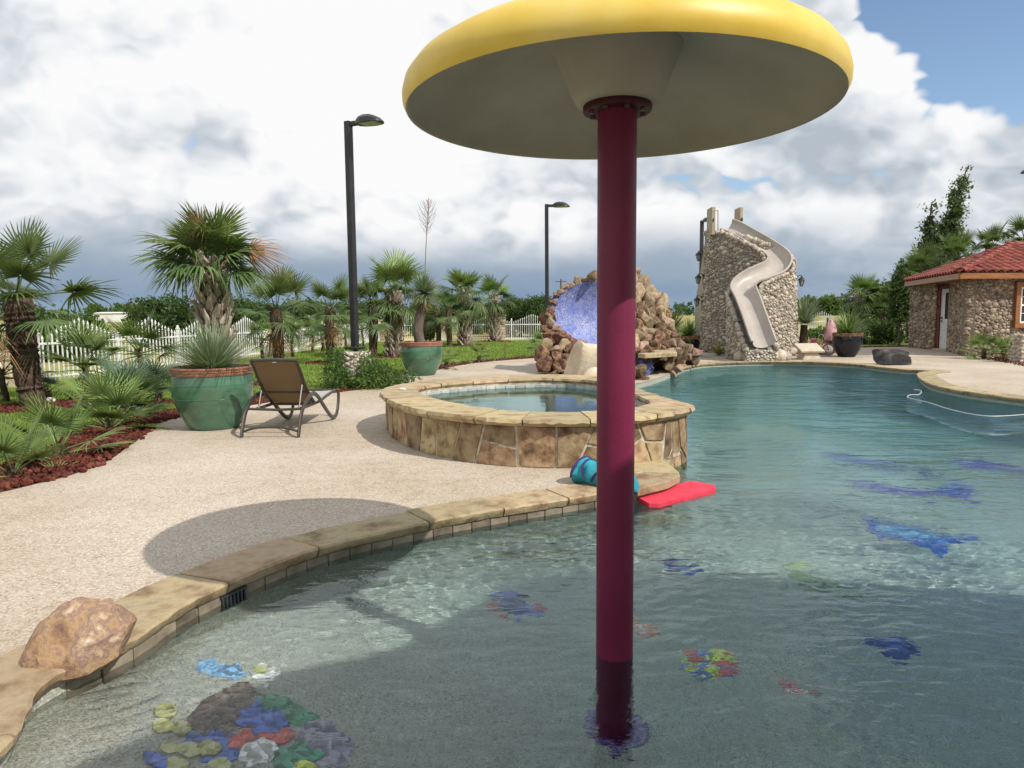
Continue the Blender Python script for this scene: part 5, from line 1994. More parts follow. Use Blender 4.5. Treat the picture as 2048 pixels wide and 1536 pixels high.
for i in range(46):
    u = i / 46
    z_ = 2.52 + 0.78 * u
    a = i * 2.4
    l = 0.20 * math.sin(PI * (0.15 + 0.85 * u)) + 0.03
    b0 = Vector((0.17 + 0.06 * u, 0, z_))
    mb.tube([b0, b0 + Vector((math.cos(a) * l * 0.7, math.sin(a) * l * 0.7, l * 0.55)), b0 + Vector((math.cos(a) * l, math.sin(a) * l, l * 1.15))], [0.005, 0.004, 0.003], 3)
mb.build('flower_stalk', pm('dry_stalk', [(0.3, (0.16, 0.11, 0.085)), (0.7, (0.27, 0.20, 0.16))], scale=9, rough=0.9), t)

t = thing('yucca_tree', at_d(1604, 24.2), 'grey green yucca on a short trunk at the side of the slide tower', 'plant')
MB().tube([(0, 0, -0.03), (0.02, 0, 0.4), (0.05, 0, 0.95)], [0.16, 0.13, 0.11], 10).build('trunk', M_FIBRE, t, smooth=1.0)
rosette(t, (0.06, 0, 1.0), 1.0, 520, M_YUC, 6, emin=-5, w=0.012, droop=0.1, bias=0.9)
t = thing('sotol', at_d(1340, 26.0), 'large dark sotol between the waterfall rocks and tower', 'plant')
rosette(t, (0, 0, 0.55), 1.25, 420, M_YUCG, 7, emin=-5, w=0.016, droop=0.25, bias=0.9)
MB().tube([(0, 0, -0.03), (0, 0, 0.6)], [0.16, 0.14], 10).build('trunk', M_FIBRE, t, smooth=1.0)
M_AGV = pm('variegated_agave', [(0.3, (0.16, 0.20, 0.07)), (0.5, (0.34, 0.34, 0.12)), (0.7, (0.50, 0.46, 0.2))], scale=9, rough=0.5, island=0.3, stretch=(3, 3, 1))
for i, (px_, d_, s_, lb) in enumerate(((1622, 24.6, 0.62, 'yellow edged agave beside the yucca trunk'), (1636, 25.2, 0.55, 'yellow edged agave behind the pink bicycle'), (1438, 23.0, 0.5, 'small spiky agave at the shaded foot of the tower'))):
    t = thing('agave', at_d(px_, d_), lb, 'plant', 'agaves near the slide tower')
    rosette(t, (0, 0, 0.02), s_, 34, M_AGV, 90 + i, emin=15, w=0.045, droop=0.1, bias=0.8)


# -- shrubs and trees of leaf clumps
def leaf_mat(name, a, b, c_):
    return pm(name, [(0.3, a), (0.55, b), (0.75, c_)], scale=0.9, rough=0.55, island=0.38, hue=0.02, trans=0.25, spec=0.3)


M_LF_D = leaf_mat('leaf_dark', (0.022, 0.048, 0.014), (0.040, 0.080, 0.022), (0.065, 0.115, 0.03))
M_LF_M = leaf_mat('leaf_mid', (0.035, 0.075, 0.018), (0.065, 0.125, 0.028), (0.11, 0.175, 0.04))
M_LF_Y = leaf_mat('leaf_light', (0.06, 0.12, 0.03), (0.11, 0.19, 0.045), (0.17, 0.24, 0.07))
M_LF_P = leaf_mat('leaf_poplar', (0.055, 0.08, 0.042), (0.085, 0.125, 0.06), (0.14, 0.18, 0.095))


def leaf_cloud(blobs, n, size, seed, per=26, clump=0.16, shell=0.55, up=0.35, stretch=(1, 1, 1), wind=None):
    """clumps of leaf-sized faces spread through ellipsoids"""
    r = random.Random(seed)
    mb = MB()
    wts = [b[1][0] * b[1][1] * b[1][2] for b in blobs]
    for _ in range(n // per):
        c, rad = r.choices(blobs, wts)[0]
        while True:
            v = Vector((r.uniform(-1, 1), r.uniform(-1, 1), r.uniform(-1, 1)))
            if 0.02 < v.length < 1:
                break
        v = v.normalized() * (shell + (1 - shell) * r.random() ** 0.6) * r.choice((1, 1, 1, 0.92, 1.08))
        cc = Vector(c) + Vector((v.x * rad[0], v.y * rad[1], v.z * rad[2]))
        cs = clump * r.uniform(0.5, 1.4)
        for _k in range(per):
            p = cc + Vector((r.gauss(0, cs) * stretch[0], r.gauss(0, cs) * stretch[1], r.gauss(0, cs * 0.8) * stretch[2]))
            if p.z < 0.0:
                continue
            d = Vector((r.gauss(0, 1), r.gauss(0, 1), r.gauss(0, 1) + up))
            if wind is not None:
                d += wind
            d.normalize()
            s = d.orthogonal().normalized()
            s = Matrix.Rotation(r.uniform(0, 6.28), 3, d) @ s
            e = d.cross(s)
            l = size * r.uniform(0.6, 1.4)
            mb.add([p - s * l, p + e * l * 0.5, p + s * l, p - e * l * 0.5], [(0, 1, 2, 3)])
    return mb


def bush(name, loc, blobs, n, size, mat, label, cat, seed, group=None, trunk=None, **kw):
    t = thing(name, loc, label, cat, group)
    leaf_cloud(blobs, n, size, seed, **kw).build('crown', mat, t, normals=False)
    mb = MB()
    r = random.Random(seed + 1)
    tr = trunk or 0.04
    for b_, rad in blobs[:5]:
        e = Vector(b_)
        mb.tube([(0, 0, -0.04), Vector((e.x * 0.35, e.y * 0.35, e.z * 0.5)), e], [tr, tr * 0.7, tr * 0.25], 6)
    mb.build('trunk', M_BARK, t, smooth=1.0)
    return t


bush('shrub', LAMP1 + Vector((0.05, -0.35, 0)), [((0.42, 0, 0.32), (0.30, 0.4, 0.32)), ((-0.34, 0.05, 0.40), (0.24, 0.35, 0.42)), ((0.75, 0.1, 0.16), (0.45, 0.4, 0.18)), ((0.12, 0.2, 0.62), (0.22, 0.2, 0.2)), ((-0.15, -0.25, 0.14), (0.55, 0.35, 0.16)), ((0.45, -0.25, 0.12), (0.6, 0.35, 0.14))],
     6500, 0.030, M_LF_M, 'loose green shrub growing round the cobblestone lamp pedestal', 'shrub', 300, per=14, clump=0.07, shell=0.3)
# beyond the fence
bl = [
    (338, 31, 1.55, 1.65, 'big round dark shrub beyond the fence behind the large sabal', M_LF_D, 9000),
    (95, 24, 1.5, 1.15, 'spreading green shrub beyond the fence near the shaggy palm', M_LF_M, 6000),
    (160, 27, 1.1, 1.15, 'lighter spreading shrub beyond the fence next to the white shed', M_LF_M, 5000),
    (470, 34, 1.5, 1.65, 'dark shrub beyond the fence at the side of the large sabal', M_LF_D, 7000),
    (525, 37, 1.5, 1.55, 'dark shrub beyond the fence behind the palm at the lounger', M_LF_D, 6000),
    (590, 40, 1.8, 1.65, 'dark rounded shrub beyond the second stone pillar', M_LF_D, 6000),
    (640, 43, 1.9, 1.65, 'green shrub beyond the fence in the middle of the side run', M_LF_M, 6000),
    (700, 46, 2.0, 1.75, 'dark shrub beyond the fence behind the tall lamp', M_LF_D, 6000),
    (775, 48, 2.0, 1.75, 'dark shrub beyond the corner pillar', M_LF_D, 5000),
    (840, 50, 2.0, 1.65, 'dark shrub beyond the back fence behind the potted yucca', M_LF_D, 5000),
    (955, 52, 1.5, 1.45, 'lighter shrub beyond the back fence between two sabals', M_LF_M, 4000),
    (1022, 46, 1.6, 1.7, 'dense dark hedge shrub beyond the back fence pillar', M_LF_D, 7000),
    (1075, 45, 1.7, 1.85, 'dense dark hedge shrub beyond the back fence at the lamp', M_LF_D, 7000),
]
for i, (px_, d_, rx, rz_, lb, mt, n_) in enumerate(bl):
    r = random.Random(400 + i)
    rz_ = rz_ * 0.5
    blobs = [((0, 0, rz_ * 1.0), (rx * 0.72, rx * 0.7, rz_ * 1.0))]
    for k in range(6):
        a = k * 1.05 + r.uniform(-0.3, 0.3)
        blobs.append(((math.cos(a) * rx * 0.55, math.sin(a) * rx * 0.45, rz_ * r.uniform(0.6, 1.35)), (rx * r.uniform(0.32, 0.48), rx * 0.4, rz_ * r.uniform(0.45, 0.75))))
    k = 1.42
    blobs = [((c[0] * k * 0.8, c[1] * k * 0.8, c[2] * k), (q[0] * k * 0.8, q[1] * k * 0.8, q[2] * k)) for c, q in blobs]
    bush('shrub', at_d(px_, d_, -0.05), blobs, n_, 0.085, mt, lb, 'shrub', 420 + i, 'shrubs beyond the white fence', per=20, clump=0.15, shell=0.6)

# young tree seen between the palms of the back lawn
bush('sapling', at_d(860, 34.5), [((0, 0, 1.0), (0.5, 0.5, 0.75)), ((0.1, 0, 1.5), (0.35, 0.35, 0.4)), ((-0.15, 0, 0.6), (0.5, 0.4, 0.35))], 2600, 0.07, M_LF_Y, 'bright green sapling by the back fence behind the potted yucca', 'tree', 470, per=16, clump=0.1)

# wind-bent poplars behind the pool house
def poplar(loc, H, lean, label, seed, n, w=0.6, group='poplars behind the pool house'):
    r = random.Random(seed)
    t = thing('poplar_tree', loc, label, 'tree', group)
    ax = lambda u: Vector((lean * (u ** 2.0), 0, H * u))
    mb = MB()
    mb.tube([ax(i / 10) for i in range(11)], [0.13 * (1 - i / 11) + 0.012 for i in range(11)], 8)
    blobs = []
    for k in range(34):
        u = 0.14 + 0.86 * k / 33
        p = ax(u)
        ww = w * (0.55 + 0.6 * math.sin(PI * min(1, u * 0.95) ** 0.8)) * (1.05 - 0.65 * max(0, u - 0.55) / 0.45) * r.uniform(0.7, 1.2)
        a = k * 2.4
        c = p + Vector((math.cos(a) * ww * 0.45 + ww * 0.28, math.sin(a) * ww * 0.45, ww * 0.2))
        mb.tube([p - Vector((0, 0, 0.2)), c], [0.025, 0.008], 5)
        blobs.append((tuple(c), (ww * 0.55, ww * 0.5, ww * 0.62)))
    leaf_cloud(blobs, n, 0.085, seed, per=18, clump=0.14, shell=0.25, wind=Vector((0.5, 0, 0.3)), stretch=(1.35, 1, 0.9)).build('crown', M_LF_P, t, normals=False)
    mb.build('trunk', M_BARK, t, smooth=1.0)


poplar(at_d(1860, 36.0), 8.4, 1.4, 'tall wind bent poplar leaning over the tile roof', 501, 30000, 0.48)
poplar(at_d(1838, 37.0), 6.9, 0.3, 'shorter poplar standing against the taller leaning one', 502, 15000, 0.36)
poplar(at_d(2008, 38.0), 5.6, 1.0, 'poplar top showing over the tile roof ridge', 503, 8000, 0.9)

# clipped cypress standards and shrubs at the far deck
def cypress(px_, d_, z0, z1, w, label, seed, n=6500):
    t = thing('clipped_cypress', at_d(px_, d_), label, 'tree', 'clipped cypresses by the pool house')
    r = random.Random(seed)
    blobs = []
    for k in range(9):
        u = k / 8
        ww = w * (0.75 + 0.45 * math.sin(PI * (0.25 + 0.6 * (1 - u)))) * (1 - 0.55 * u ** 2)
        blobs.append(((r.uniform(-0.03, 0.03), 0, z0 + w * 0.8 + (z1 - z0 - w) * u), (ww, ww, (z1 - z0) / 9)))
    leaf_cloud(blobs, n, 0.045, seed, per=14, clump=0.05, shell=0.7).build('crown', M_LF_D, t, normals=False)
    MB().tube([(0, 0, -0.03), (0.01, 0, z0 + 0.5)], [0.06, 0.05], 8).build('trunk', M_BARK, t, smooth=1.0)


cypress(1797, 29.0, 0.85, 3.3, 0.40, 'tall clipped cypress standard next to the pool house wall', 511, 8000)
cypress(1696, 37.0, 0.1, 2.2, 0.34, 'short dark cypress beside the far sabal palm', 512, 3500)
for i, (px_, d_, rx, rz_, lb) in enumerate(((1742, 30.5, 0.85, 0.62, 'dark shrub behind the navy pot by the far deck'), (1775, 30.0, 0.6, 0.6, 'dark shrub at the foot of the clipped cypress'), (1660, 31, 1.2, 0.45, 'low green shrub before the far picket fence'))):
    bush('shrub', at_d(px_, d_), [((0, 0, rz_ * 0.6), (rx, rx * 0.8, rz_)), ((rx * 0.5, 0, rz_), (rx * 0.5, rx * 0.5, rz_ * 0.5))], 3200, 0.06, M_LF_D if i < 2 else M_LF_M, lb, 'shrub', 520 + i, 'shrubs along the far deck', per=16, clump=0.1)
bush('tree', at_d(1762, 36), [((0, 0, 1.9), (1.0, 0.9, 0.9)), ((0.7, 0, 1.4), (0.7, 0.7, 0.7)), ((-0.7, 0, 1.3), (0.6, 0.6, 0.7))], 5000, 0.09, M_LF_M, 'leafy tree behind the bushy fan palm at the far deck', 'tree', 530, trunk=0.09, per=18, clump=0.16)
for i, (px_, d_, s_, lb) in enumerate(((1968, 20.3, 1.0, 'dark sago like palm against the pool house wall'), (2008, 19.8, 0.8, 'leafy fan palm under the pool house window'))):
    young(at_d(px_, d_), s_ * 0.72, lb, 540 + i, n=16, H=0.25, kind='young', group='plants in front of the pool house', emin=-5)

# ============================================================ fence
M_WHITE = pm('white_enamel', [(0.3, (0.70, 0.70, 0.69)), (0.7, (0.82, 0.82, 0.81))], scale=7, rough=0.4)
M_LIME = pm('limestone', [(0.3, (0.42, 0.34, 0.22)), (0.55, (0.58, 0.49, 0.35)), (0.75, (0.66, 0.58, 0.44))], scale=3.5, rough=0.85, rnd=0.16, bump=0.5, bscale=20)
PICK = {}


def picket_mesh(h):
    k = round(h, 2)
    if k not in PICK:
        mb = MB()
        mb.box((0, 0, k / 2), (0.024, 0.024, k))
        mb.lathe([(0.022, k), (0.026, k + 0.012), (0.016, k + 0.026), (0.026, k + 0.045), (0.016, k + 0.075), (0.001, k + 0.12)], 6, cap=False)
        PICK[k] = mb.mesh('picket', M_WHITE)
    return PICK[k]


POSTM = MB().box((0, 0, 0.52), (0.07, 0.07, 1.10)).box((0, 0, 1.09), (0.09, 0.09, 0.03)).lathe([(0.03, 1.10), (0.04, 1.13), (0.03, 1.17), (0.001, 1.19)], 8).mesh('post', M_WHITE, normals=True)


def fence_panel(a, b, label, group, n=17, rise=0.42, post=True, base=0.85):
    a, b = Vector(a), Vector(b)
    L = (b - a).length
    rz = math.atan2(b.y - a.y, b.x - a.x)
    t = thing('fence_panel', (a.x, a.y, -0.02), label, 'fence', group, rz)
    for z_ in (0.12, 0.86):
        MB().box((L / 2, 0, z_), (L, 0.035, 0.045)).build('rail', M_WHITE, t, bevel=0.004)
    if post:
        inst('post', POSTM, t)
    for i in range(n):
        u = (i + 0.5) / n
        h = base + rise * (1 - abs(2 * u - 1)) ** 1.0
        inst('picket', picket_mesh(round(h / 0.02) * 0.02), t, loc=(L * (0.03 + 0.94 * u), 0, 0.05))


def pillar(loc, label, H=1.12, w=0.46, seed=0):
    t = thing('stone_pillar', loc, label, 'pillar', 'limestone pillars of the fence')
    r = random.Random(seed)
    z_ = -0.03
    while z_ < H - 0.05:
        h = r.uniform(0.12, 0.2)
        sp = r.uniform(-0.08, 0.08)
        for s in (-1, 1):
            x0, x1 = (-w / 2, sp) if s < 0 else (sp + 0.01, w / 2)
            MB().box(((x0 + x1) / 2, 0, z_ + h / 2), (x1 - x0 + r.uniform(-0.015, 0.015), w + r.uniform(-0.02, 0.02), h - 0.012)).build('block', M_LIME, t, bevel=0.012)
        z_ += h
    MB().box((0, 0, z_ + 0.035), (w + 0.08, w + 0.08, 0.07)).build('cap', M_LIME, t, bevel=0.012)
    return z_ + 0.07


M_IRON = pm('black_iron', [(0.3, (0.012, 0.012, 0.013)), (0.7, (0.03, 0.03, 0.032))], scale=9, rough=0.5)
M_LGLASS = pm('seeded_lantern_glass', [(0.3, (0.22, 0.24, 0.25)), (0.7, (0.36, 0.38, 0.38))], scale=9, rough=0.1, coat=0.5)


def lantern(loc, label, group, rz=0.0, wall=True, s=1.0):
    t = thing('lantern', loc, label, 'lantern', group, rz)
    if wall:      # +X points away from the wall
        MB().box((0.012 * s, 0, 0.02 * s), (0.024 * s, 0.09 * s, 0.22 * s)).build('wall_plate', M_IRON, t, bevel=0.004)
        MB().tube(spline([(0.0, 0, 0.05 * s), (0.07 * s, 0, 0.14 * s), (0.15 * s, 0, 0.15 * s), (0.18 * s, 0, 0.08 * s)], 4), 0.010 * s, 6).build('bracket', M_IRON, t, smooth=0.9)
        cx, z0 = 0.18 * s, -0.20 * s
    else:
        MB().lathe([(0.05 * s, 0.0), (0.05 * s, 0.02 * s), (0.018 * s, 0.03 * s), (0.018 * s, 0.14 * s)], 10).build('stem', M_IRON, t)
        cx, z0 = 0.0, 0.14 * s
    MB().lathe([(0.045 * s, z0 + 0.02 * s), (0.085 * s, z0 + 0.20 * s)], 6, c=(cx, 0, 0)).build('glass', M_LGLASS, t)
    mb = MB()
    for k in range(6):
        a = k * PI / 3
        mb.tube([(cx + 0.048 * s * math.cos(a), 0.048 * s * math.sin(a), z0 + 0.02 * s), (cx + 0.09 * s * math.cos(a), 0.09 * s * math.sin(a), z0 + 0.20 * s)], 0.006 * s, 4)
    mb.lathe([(0.03 * s, z0), (0.055 * s, z0 + 0.02 * s), (0.04 * s, z0 + 0.025 * s)], 6, c=(cx, 0, 0))
    mb.build('cage', M_IRON, t)
    MB().lathe([(0.12 * s, z0 + 0.20 * s), (0.10 * s, z0 + 0.235 * s), (0.04 * s, z0 + 0.29 * s), (0.02 * s, z0 + 0.30 * s), (0.024 * s, z0 + 0.32 * s), (0.001, z0 + 0.345 * s)], 8, c=(cx, 0, 0)).build('lantern_roof', M_IRON, t)


F0 = Vector((-11.05, 10.5, 0))
F1 = Vector((-6.9, 37.6, 0))
ns = 11
ordn = ('first', 'second', 'third', 'fourth', 'fifth')
for i in range(1, ns):
    a, b = F0.lerp(F1, i / ns), F0.lerp(F1, (i + 1) / ns)
    if i == 1:
        lb = 'white picket fence panel ending at the pillar beside the shaggy palm'
    elif i < 7:
        lb = 'white peaked picket panel, %s past the pillar beside the shaggy palm' % ordn[i - 2]
    else:
        lb = 'white peaked picket panel, %s before the corner pillar' % ordn[ns - 1 - i]
    fence_panel(a, b, lb, 'side fence panels')
for u, lb in ((1.72 / ns, 'limestone fence pillar beside the shaggy windmill palm'), (6.2 / ns, 'limestone fence pillar with lantern behind the lounger palm'), (8.55 / ns, 'limestone fence pillar with lantern near the tall lamp'), (1.0, 'limestone corner pillar with lantern where two fence runs meet')):
    p = F0.lerp(F1, u) + Vector((0.12, 0, 0))
    z_ = pillar(p, lb, seed=int(u * 100))
    if u > 0.3:
        lantern(p + Vector((0, 0, z_ - 0.005)), 'black lantern on top of the ' + lb.replace(' with lantern', ''), 'lanterns on fence pillars', wall=False, s=1.15)
B0, B1 = Vector((-6.6, 37.9, 0)), Vector((4.4, 37.9, 0))
nb = 5
for i in range(nb):
    fence_panel(B0.lerp(B1, i / nb), B0.lerp(B1, (i + 1) / nb), 'white peaked picket panel of the back fence, %s from the corner pillar' % ordn[i], 'back fence panels', n=18)
pillar(Vector((-0.55, 37.85, 0)), 'limestone pillar in the back fence next to a sabal palm', H=1.2, seed=77)
R0, R1 = Vector((13.5, 38.5, 0)), Vector((27.0, 39.5, 0))
for i in range(6):
    fence_panel(R0.lerp(R1, i / 6), R0.lerp(R1, (i + 1) / 6), 'white picket fence panel with peaked top beyond the bicycle', 'fence panels beyond the far deck', n=17)

# ============================================================ rock waterfall with blue mosaic slide bowl
ROCKM = []
_rr = random.Random(91)
M_ROCK = pm('rust_sandstone', [(0.30, (0.035, 0.02, 0.013)), (0.42, (0.10, 0.05, 0.028)), (0.54, (0.19, 0.105, 0.058)), (0.64, (0.27, 0.185, 0.11)), (0.74, (0.10, 0.048, 0.027))], scale=2.6, detail=9, rough=0.85, bump=0.7, bscale=9, rnd=0.34, hue=0.02, bdist=0.03)
M_ROCKT = pm('tan_sandstone', [(0.3, (0.17, 0.105, 0.065)), (0.5, (0.30, 0.215, 0.14)), (0.7, (0.42, 0.33, 0.23))], scale=2.2, rough=0.85, bump=0.7, bscale=9, rnd=0.26, hue=0.02, bdist=0.03)
M_ROCKP = pm('pale_sandstone', [(0.3, (0.40, 0.29, 0.17)), (0.5, (0.55, 0.46, 0.33)), (0.72, (0.66, 0.59, 0.48))], scale=2.2, rough=0.85, bump=0.8, bscale=8, bdist=0.03)
for k in range(9):
    bm = bmesh.new()
    for _ in range(16):
        v = Vector((_rr.gauss(0, 1), _rr.gauss(0, 1), _rr.gauss(0, 1))).normalized()
        m = max(abs(v.x), abs(v.y), abs(v.z))
        v = v.lerp(v / m * 0.9, 0.55) * _rr.uniform(0.88, 1.1)
        bm.verts.new(v)
    bmesh.ops.convex_hull(bm, input=bm.verts)
    bmesh.ops.delete(bm, geom=[v for v in bm.verts if not v.link_faces], context='VERTS')
    bmesh.ops.bevel(bm, geom=[e for e in bm.edges], offset=0.045, segments=1, affect='EDGES', clamp_overlap=True)
    bmesh.ops.recalc_face_normals(bm, faces=bm.faces)
    me = bpy.data.meshes.new('rock')
    bm.to_mesh(me)
    bm.free()
    me.polygons.foreach_set('use_smooth', [True] * len(me.polygons))
    me.set_sharp_from_angle(angle=0.35)
    me.materials.append(M_ROCK)
    ROCKM.append(me)


def grotto():
    r = random.Random(95)
    base = Vector((2.3, 16.8, 0))
    t = thing('rock_waterfall', base, 'rust coloured rock waterfall with a blue mosaic slide bowl at the pool edge', 'rock waterfall')

    def rock(p, sx, sy, sz, mat=None, rz=None, tilt=0.25):
        ob = inst('rock', ROCKM[r.randrange(9)], t, loc=p - base, rot=(r.uniform(-tilt, tilt), r.uniform(-tilt, tilt), r.uniform(0, 6.28) if rz is None else rz), scale=(sx, sy, sz))
        if mat is not None:
            ob.material_slots[0].link = 'OBJECT'
            ob.material_slots[0].material = mat
        return ob

    def fill(poly, depth, size, n, mats, seed, asp=1.0, gapk=0.8):
        """rocks packed over a rock face; depth(px,py) -> distance"""
        rr = random.Random(seed)
        xs, ys = [p[0] for p in poly], [p[1] for p in poly]
        cxm, cym = sum(xs) / len(xs), sum(ys) / len(ys)
        cm = MB()
        n_ = len(poly)
        shr = [(cxm + (a - cxm) * 0.86, cym + (b - cym) * 0.86) for a, b in poly]
        fv = [D(a, b, depth(a, b) + 0.18) - base for a, b in shr]
        bv = [D(a, b, depth(a, b) + 1.1) - base for a, b in shr]
        tri = tessellate_polygon([[Vector((a, b, 0)) for a, b in shr]])
        cm.add(fv + bv, [tuple(f) for f in tri] + [tuple(n_ + i for i in reversed(f)) for f in tri] + [(i, (i + 1) % n_, n_ + (i + 1) % n_, n_ + i) for i in range(n_)])
        cm.build('mortar_bed', M_RM, t)
        got = []
        tries = 0
        while len(got) < n and tries < 4000:
            tries += 1
            x, y = rr.uniform(min(xs), max(xs)), rr.uniform(min(ys), max(ys))
            if not in_poly(x, y, poly):
                continue
            s = rr.uniform(*size)
            if any(math.hypot(x - a, (y - b)) < (s + c) * gapk for a, b, c in got):
                continue
            got.append((x, y, s))
            d_ = depth(x, y)
            w = s / FPX * d_ * 1.12
            rock(D(x, y, d_), w * rr.uniform(0.85, 1.25), w * rr.uniform(0.8, 1.2), w * rr.uniform(0.8, 1.25) * asp, rr.choice(mats))

    # concrete core that everything is bedded in
    M_RM = pm('rock_mortar', [(0.3, (0.07, 0.045, 0.03)), (0.7, (0.16, 0.11, 0.08))], scale=8, rough=0.95, bump=0.6)
    core = MB()
    for c, rad in (((1.9, 19.0, 0.3), (0.95, 0.7, 1.2)), ((3.6, 19.4, 0.4), (1.0, 0.7, 1.2))):
        core.blob(Vector(c) - base, rad, r, sub=2, jit=0.05)
    core.build('core', M_RM, t)
    # blue mosaic bowl: a tilted concave dish
    M_BM = bpy.data.materials.new('blue_broken_tile')
    M_BM.use_nodes = True
    tt = NT(M_BM.node_tree)
    v = tt.n('ShaderNodeTexCoord').outputs['Object']
    vo = tt.n('ShaderNodeTexVoronoi', {'feature': 'DISTANCE_TO_EDGE'}, Vector=v, Scale=15.0)
    vc = tt.n('ShaderNodeTexVoronoi', Vector=v, Scale=15.0)
    rr_ = tt.n('ShaderNodeSeparateColor', Color=vc.outputs['Color']).outputs[0]
    cb = tt.ramp(rr_, [(0.0, (0.095, 0.13, 0.37)), (0.5, (0.135, 0.18, 0.45)), (1.0, (0.19, 0.235, 0.51))])
    n_ = tt.n('ShaderNodeTexNoise', Vector=v, Scale=3.0, Detail=4.0)
    cb = tt.mix(tt.mapr(n_.outputs[0], 0.5, 0.75, 0.0, 0.2), cb, (0.20, 0.24, 0.50))
    cb = tt.mix(tt.math('MULTIPLY', tt.mapr(vo.outputs['Distance'], 0.01, 0.045, 1.0, 0.0), tt.mapr(tt.n('ShaderNodeTexNoise', Vector=v, Scale=4.5, Detail=2.0).outputs[0], 0.42, 0.6, 0.15, 1.0)), cb, (0.62, 0.56, 0.42))
    bsd = tt.n('ShaderNodeBsdfPrincipled', Base_Color=cb, Roughness=0.55)
    tt.set(tt.n('ShaderNodeOutputMaterial'), 0, bsd)
    cC = D(1192, 632, 17.5)
    nrm = Vector((0.28, -0.93, 0.22)).normalized()
    ex = Vector((0, 0, 1)).cross(nrm).normalized()
    ey = nrm.cross(ex)
    tilt = 0.22
    ax_ = ex * math.cos(tilt) + ey * math.sin(tilt)
    ay_ = ey * math.cos(tilt) - ex * math.sin(tilt)
    A_, B_ = 1.16, 0.90
    mb = MB()
    NR, NA = 12, 44
    vs_ = []
    for i in range(NR + 1):
        u = i / NR
        for j in range(NA):
            a = 2 * PI * j / NA
            depth = 0.46 * (1 - u * u)
            w = 1 + 0.04 * math.sin(3 * a + 0.7)
            vs_.append(cC - base + ax_ * (A_ * u * w * math.cos(a)) + ay_ * (B_ * u * w * math.sin(a)) - nrm * depth)
    fs = []
    for i in range(NR):
        for j in range(NA):
            j2 = (j + 1) % NA
            fs.append((i * NA + j, i * NA + j2, (i + 1) * NA + j2, (i + 1) * NA + j))
    # outer shell gives it thickness
    n0 = len(vs_)
    for i in range(NR + 1):
        u = i / NR
        for j in range(NA):
            a = 2 * PI * j / NA
            w = 1 + 0.04 * math.sin(3 * a + 0.7)
            vs_.append(cC - base + ax_ * ((A_ * u * w + 0.06) * math.cos(a)) + ay_ * ((B_ * u * w + 0.06) * math.sin(a)) - nrm * (0.46 * (1 - u * u) + 0.09))
    for i in range(NR):
        for j in range(NA):
            j2 = (j + 1) % NA
            fs.append((n0 + i * NA + j, n0 + (i + 1) * NA + j, n0 + (i + 1) * NA + j2, n0 + i * NA + j2))
    for j in range(NA):
        j2 = (j + 1) % NA
        fs.append((NR * NA + j, NR * NA + j2, n0 + NR * NA + j2, n0 + NR * NA + j))
    mb.add(vs_, fs)
    mb.build('mosaic_bowl', M_BM, t, smooth=0.8, merge=True)
    # stones round the rim of the bowl
    for j in range(40):
        a = 2 * PI * j / 40
        if -1.15 < a - 2 * PI < -0.02 or a < 0.4:
            pass
        p = cC + ax_ * ((A_ + 0.06) * math.cos(a)) + ay_ * ((B_ + 0.06) * math.sin(a)) - nrm * 0.03
        s = r.uniform(0.075, 0.125)
        rock(p, s * r.uniform(0.9, 1.3), s, s * r.uniform(0.8, 1.2), r.choice((M_ROCKT, M_ROCKT, None)))
    rock(cC + Vector((-0.02, 0, 0.98)), 0.2, 0.16, 0.13, M_ROCKT)
    # lower chute of blue tile
    cp = D(1276, 722, 15.9) - base
    mb = MB()
    vs_ = []
    for i in range(9):
        u = i / 8
        for j in range(9):
            a = PI * j / 8
            vs_.append(cp + Vector((math.cos(a) * 0.30, 0.5 - u * 0.6, 0.30 - u * 0.42 - math.sin(a) * 0.16)))
    n0 = len(vs_)
    vs_ += [p + Vector(((p - cp).x * 0.12, 0, -0.05)) for p in vs_[:n0]]
    fs = []
    for i in range(8):
        for j in range(8):
            a = i * 9 + j
            fs += [(a, a + 1, a + 10, a + 9), (n0 + a, n0 + a + 9, n0 + a + 10, n0 + a + 1)]
    for i in range(8):
        for j in (0, 8):
            a = i * 9 + j
            fs.append((a, a + 9, n0 + a + 9, n0 + a))
    mb.add(vs_, fs)
    mb.build('chute', M_BM, t, smooth=0.8)
    mts = [None, None, None, M_ROCKT]
    # left flank under the bowl
    fill([(1084, 748), (1088, 690), (1094, 640), (1100, 632), (1118, 664), (1150, 690), (1196, 702), (1230, 712), (1240, 770), (1190, 766), (1150, 750)], lambda x, y: 16.3 + (745 - y) * 0.008 + abs(x - 1180) * 0.002, (11, 20), 75, mts, 1, gapk=0.52)
    fill([(1090, 650), (1096, 610), (1108, 585), (1114, 595), (1104, 615), (1108, 648), (1100, 655)], lambda x, y: 17.4, (6, 10), 14, mts, 2)
    # heap on the other side: stacked, running up to a spire
    fill([(1262, 560), (1274, 545), (1284, 560), (1296, 580), (1312, 585), (1330, 605), (1340, 640), (1350, 668), (1368, 690), (1372, 706), (1262, 706)], lambda x, y: 16.9 + (705 - y) * 0.011 + (x - 1265) * 0.004, (9, 16), 105, [M_ROCKT, M_ROCKT, None], 3, asp=1.2, gapk=0.52)
    fill([(1255, 700), (1300, 700), (1300, 722), (1262, 722)], lambda x, y: 16.0, (9, 14), 8, mts, 4)
    # boulders along the waterline
    fill([(1262, 742), (1292, 742), (1296, 768), (1268, 772)], lambda x, y: 14.9, (10, 14), 6, [None, M_ROCKT], 5)
    fill([(1300, 726), (1340, 722), (1345, 752), (1300, 752)], lambda x, y: 17.2, (9, 14), 10, [None], 6)
    fill([(1338, 712), (1358, 708), (1358, 748), (1340, 750)], lambda x, y: 16.4, (7, 11), 9, [None, M_ROCKT], 7)
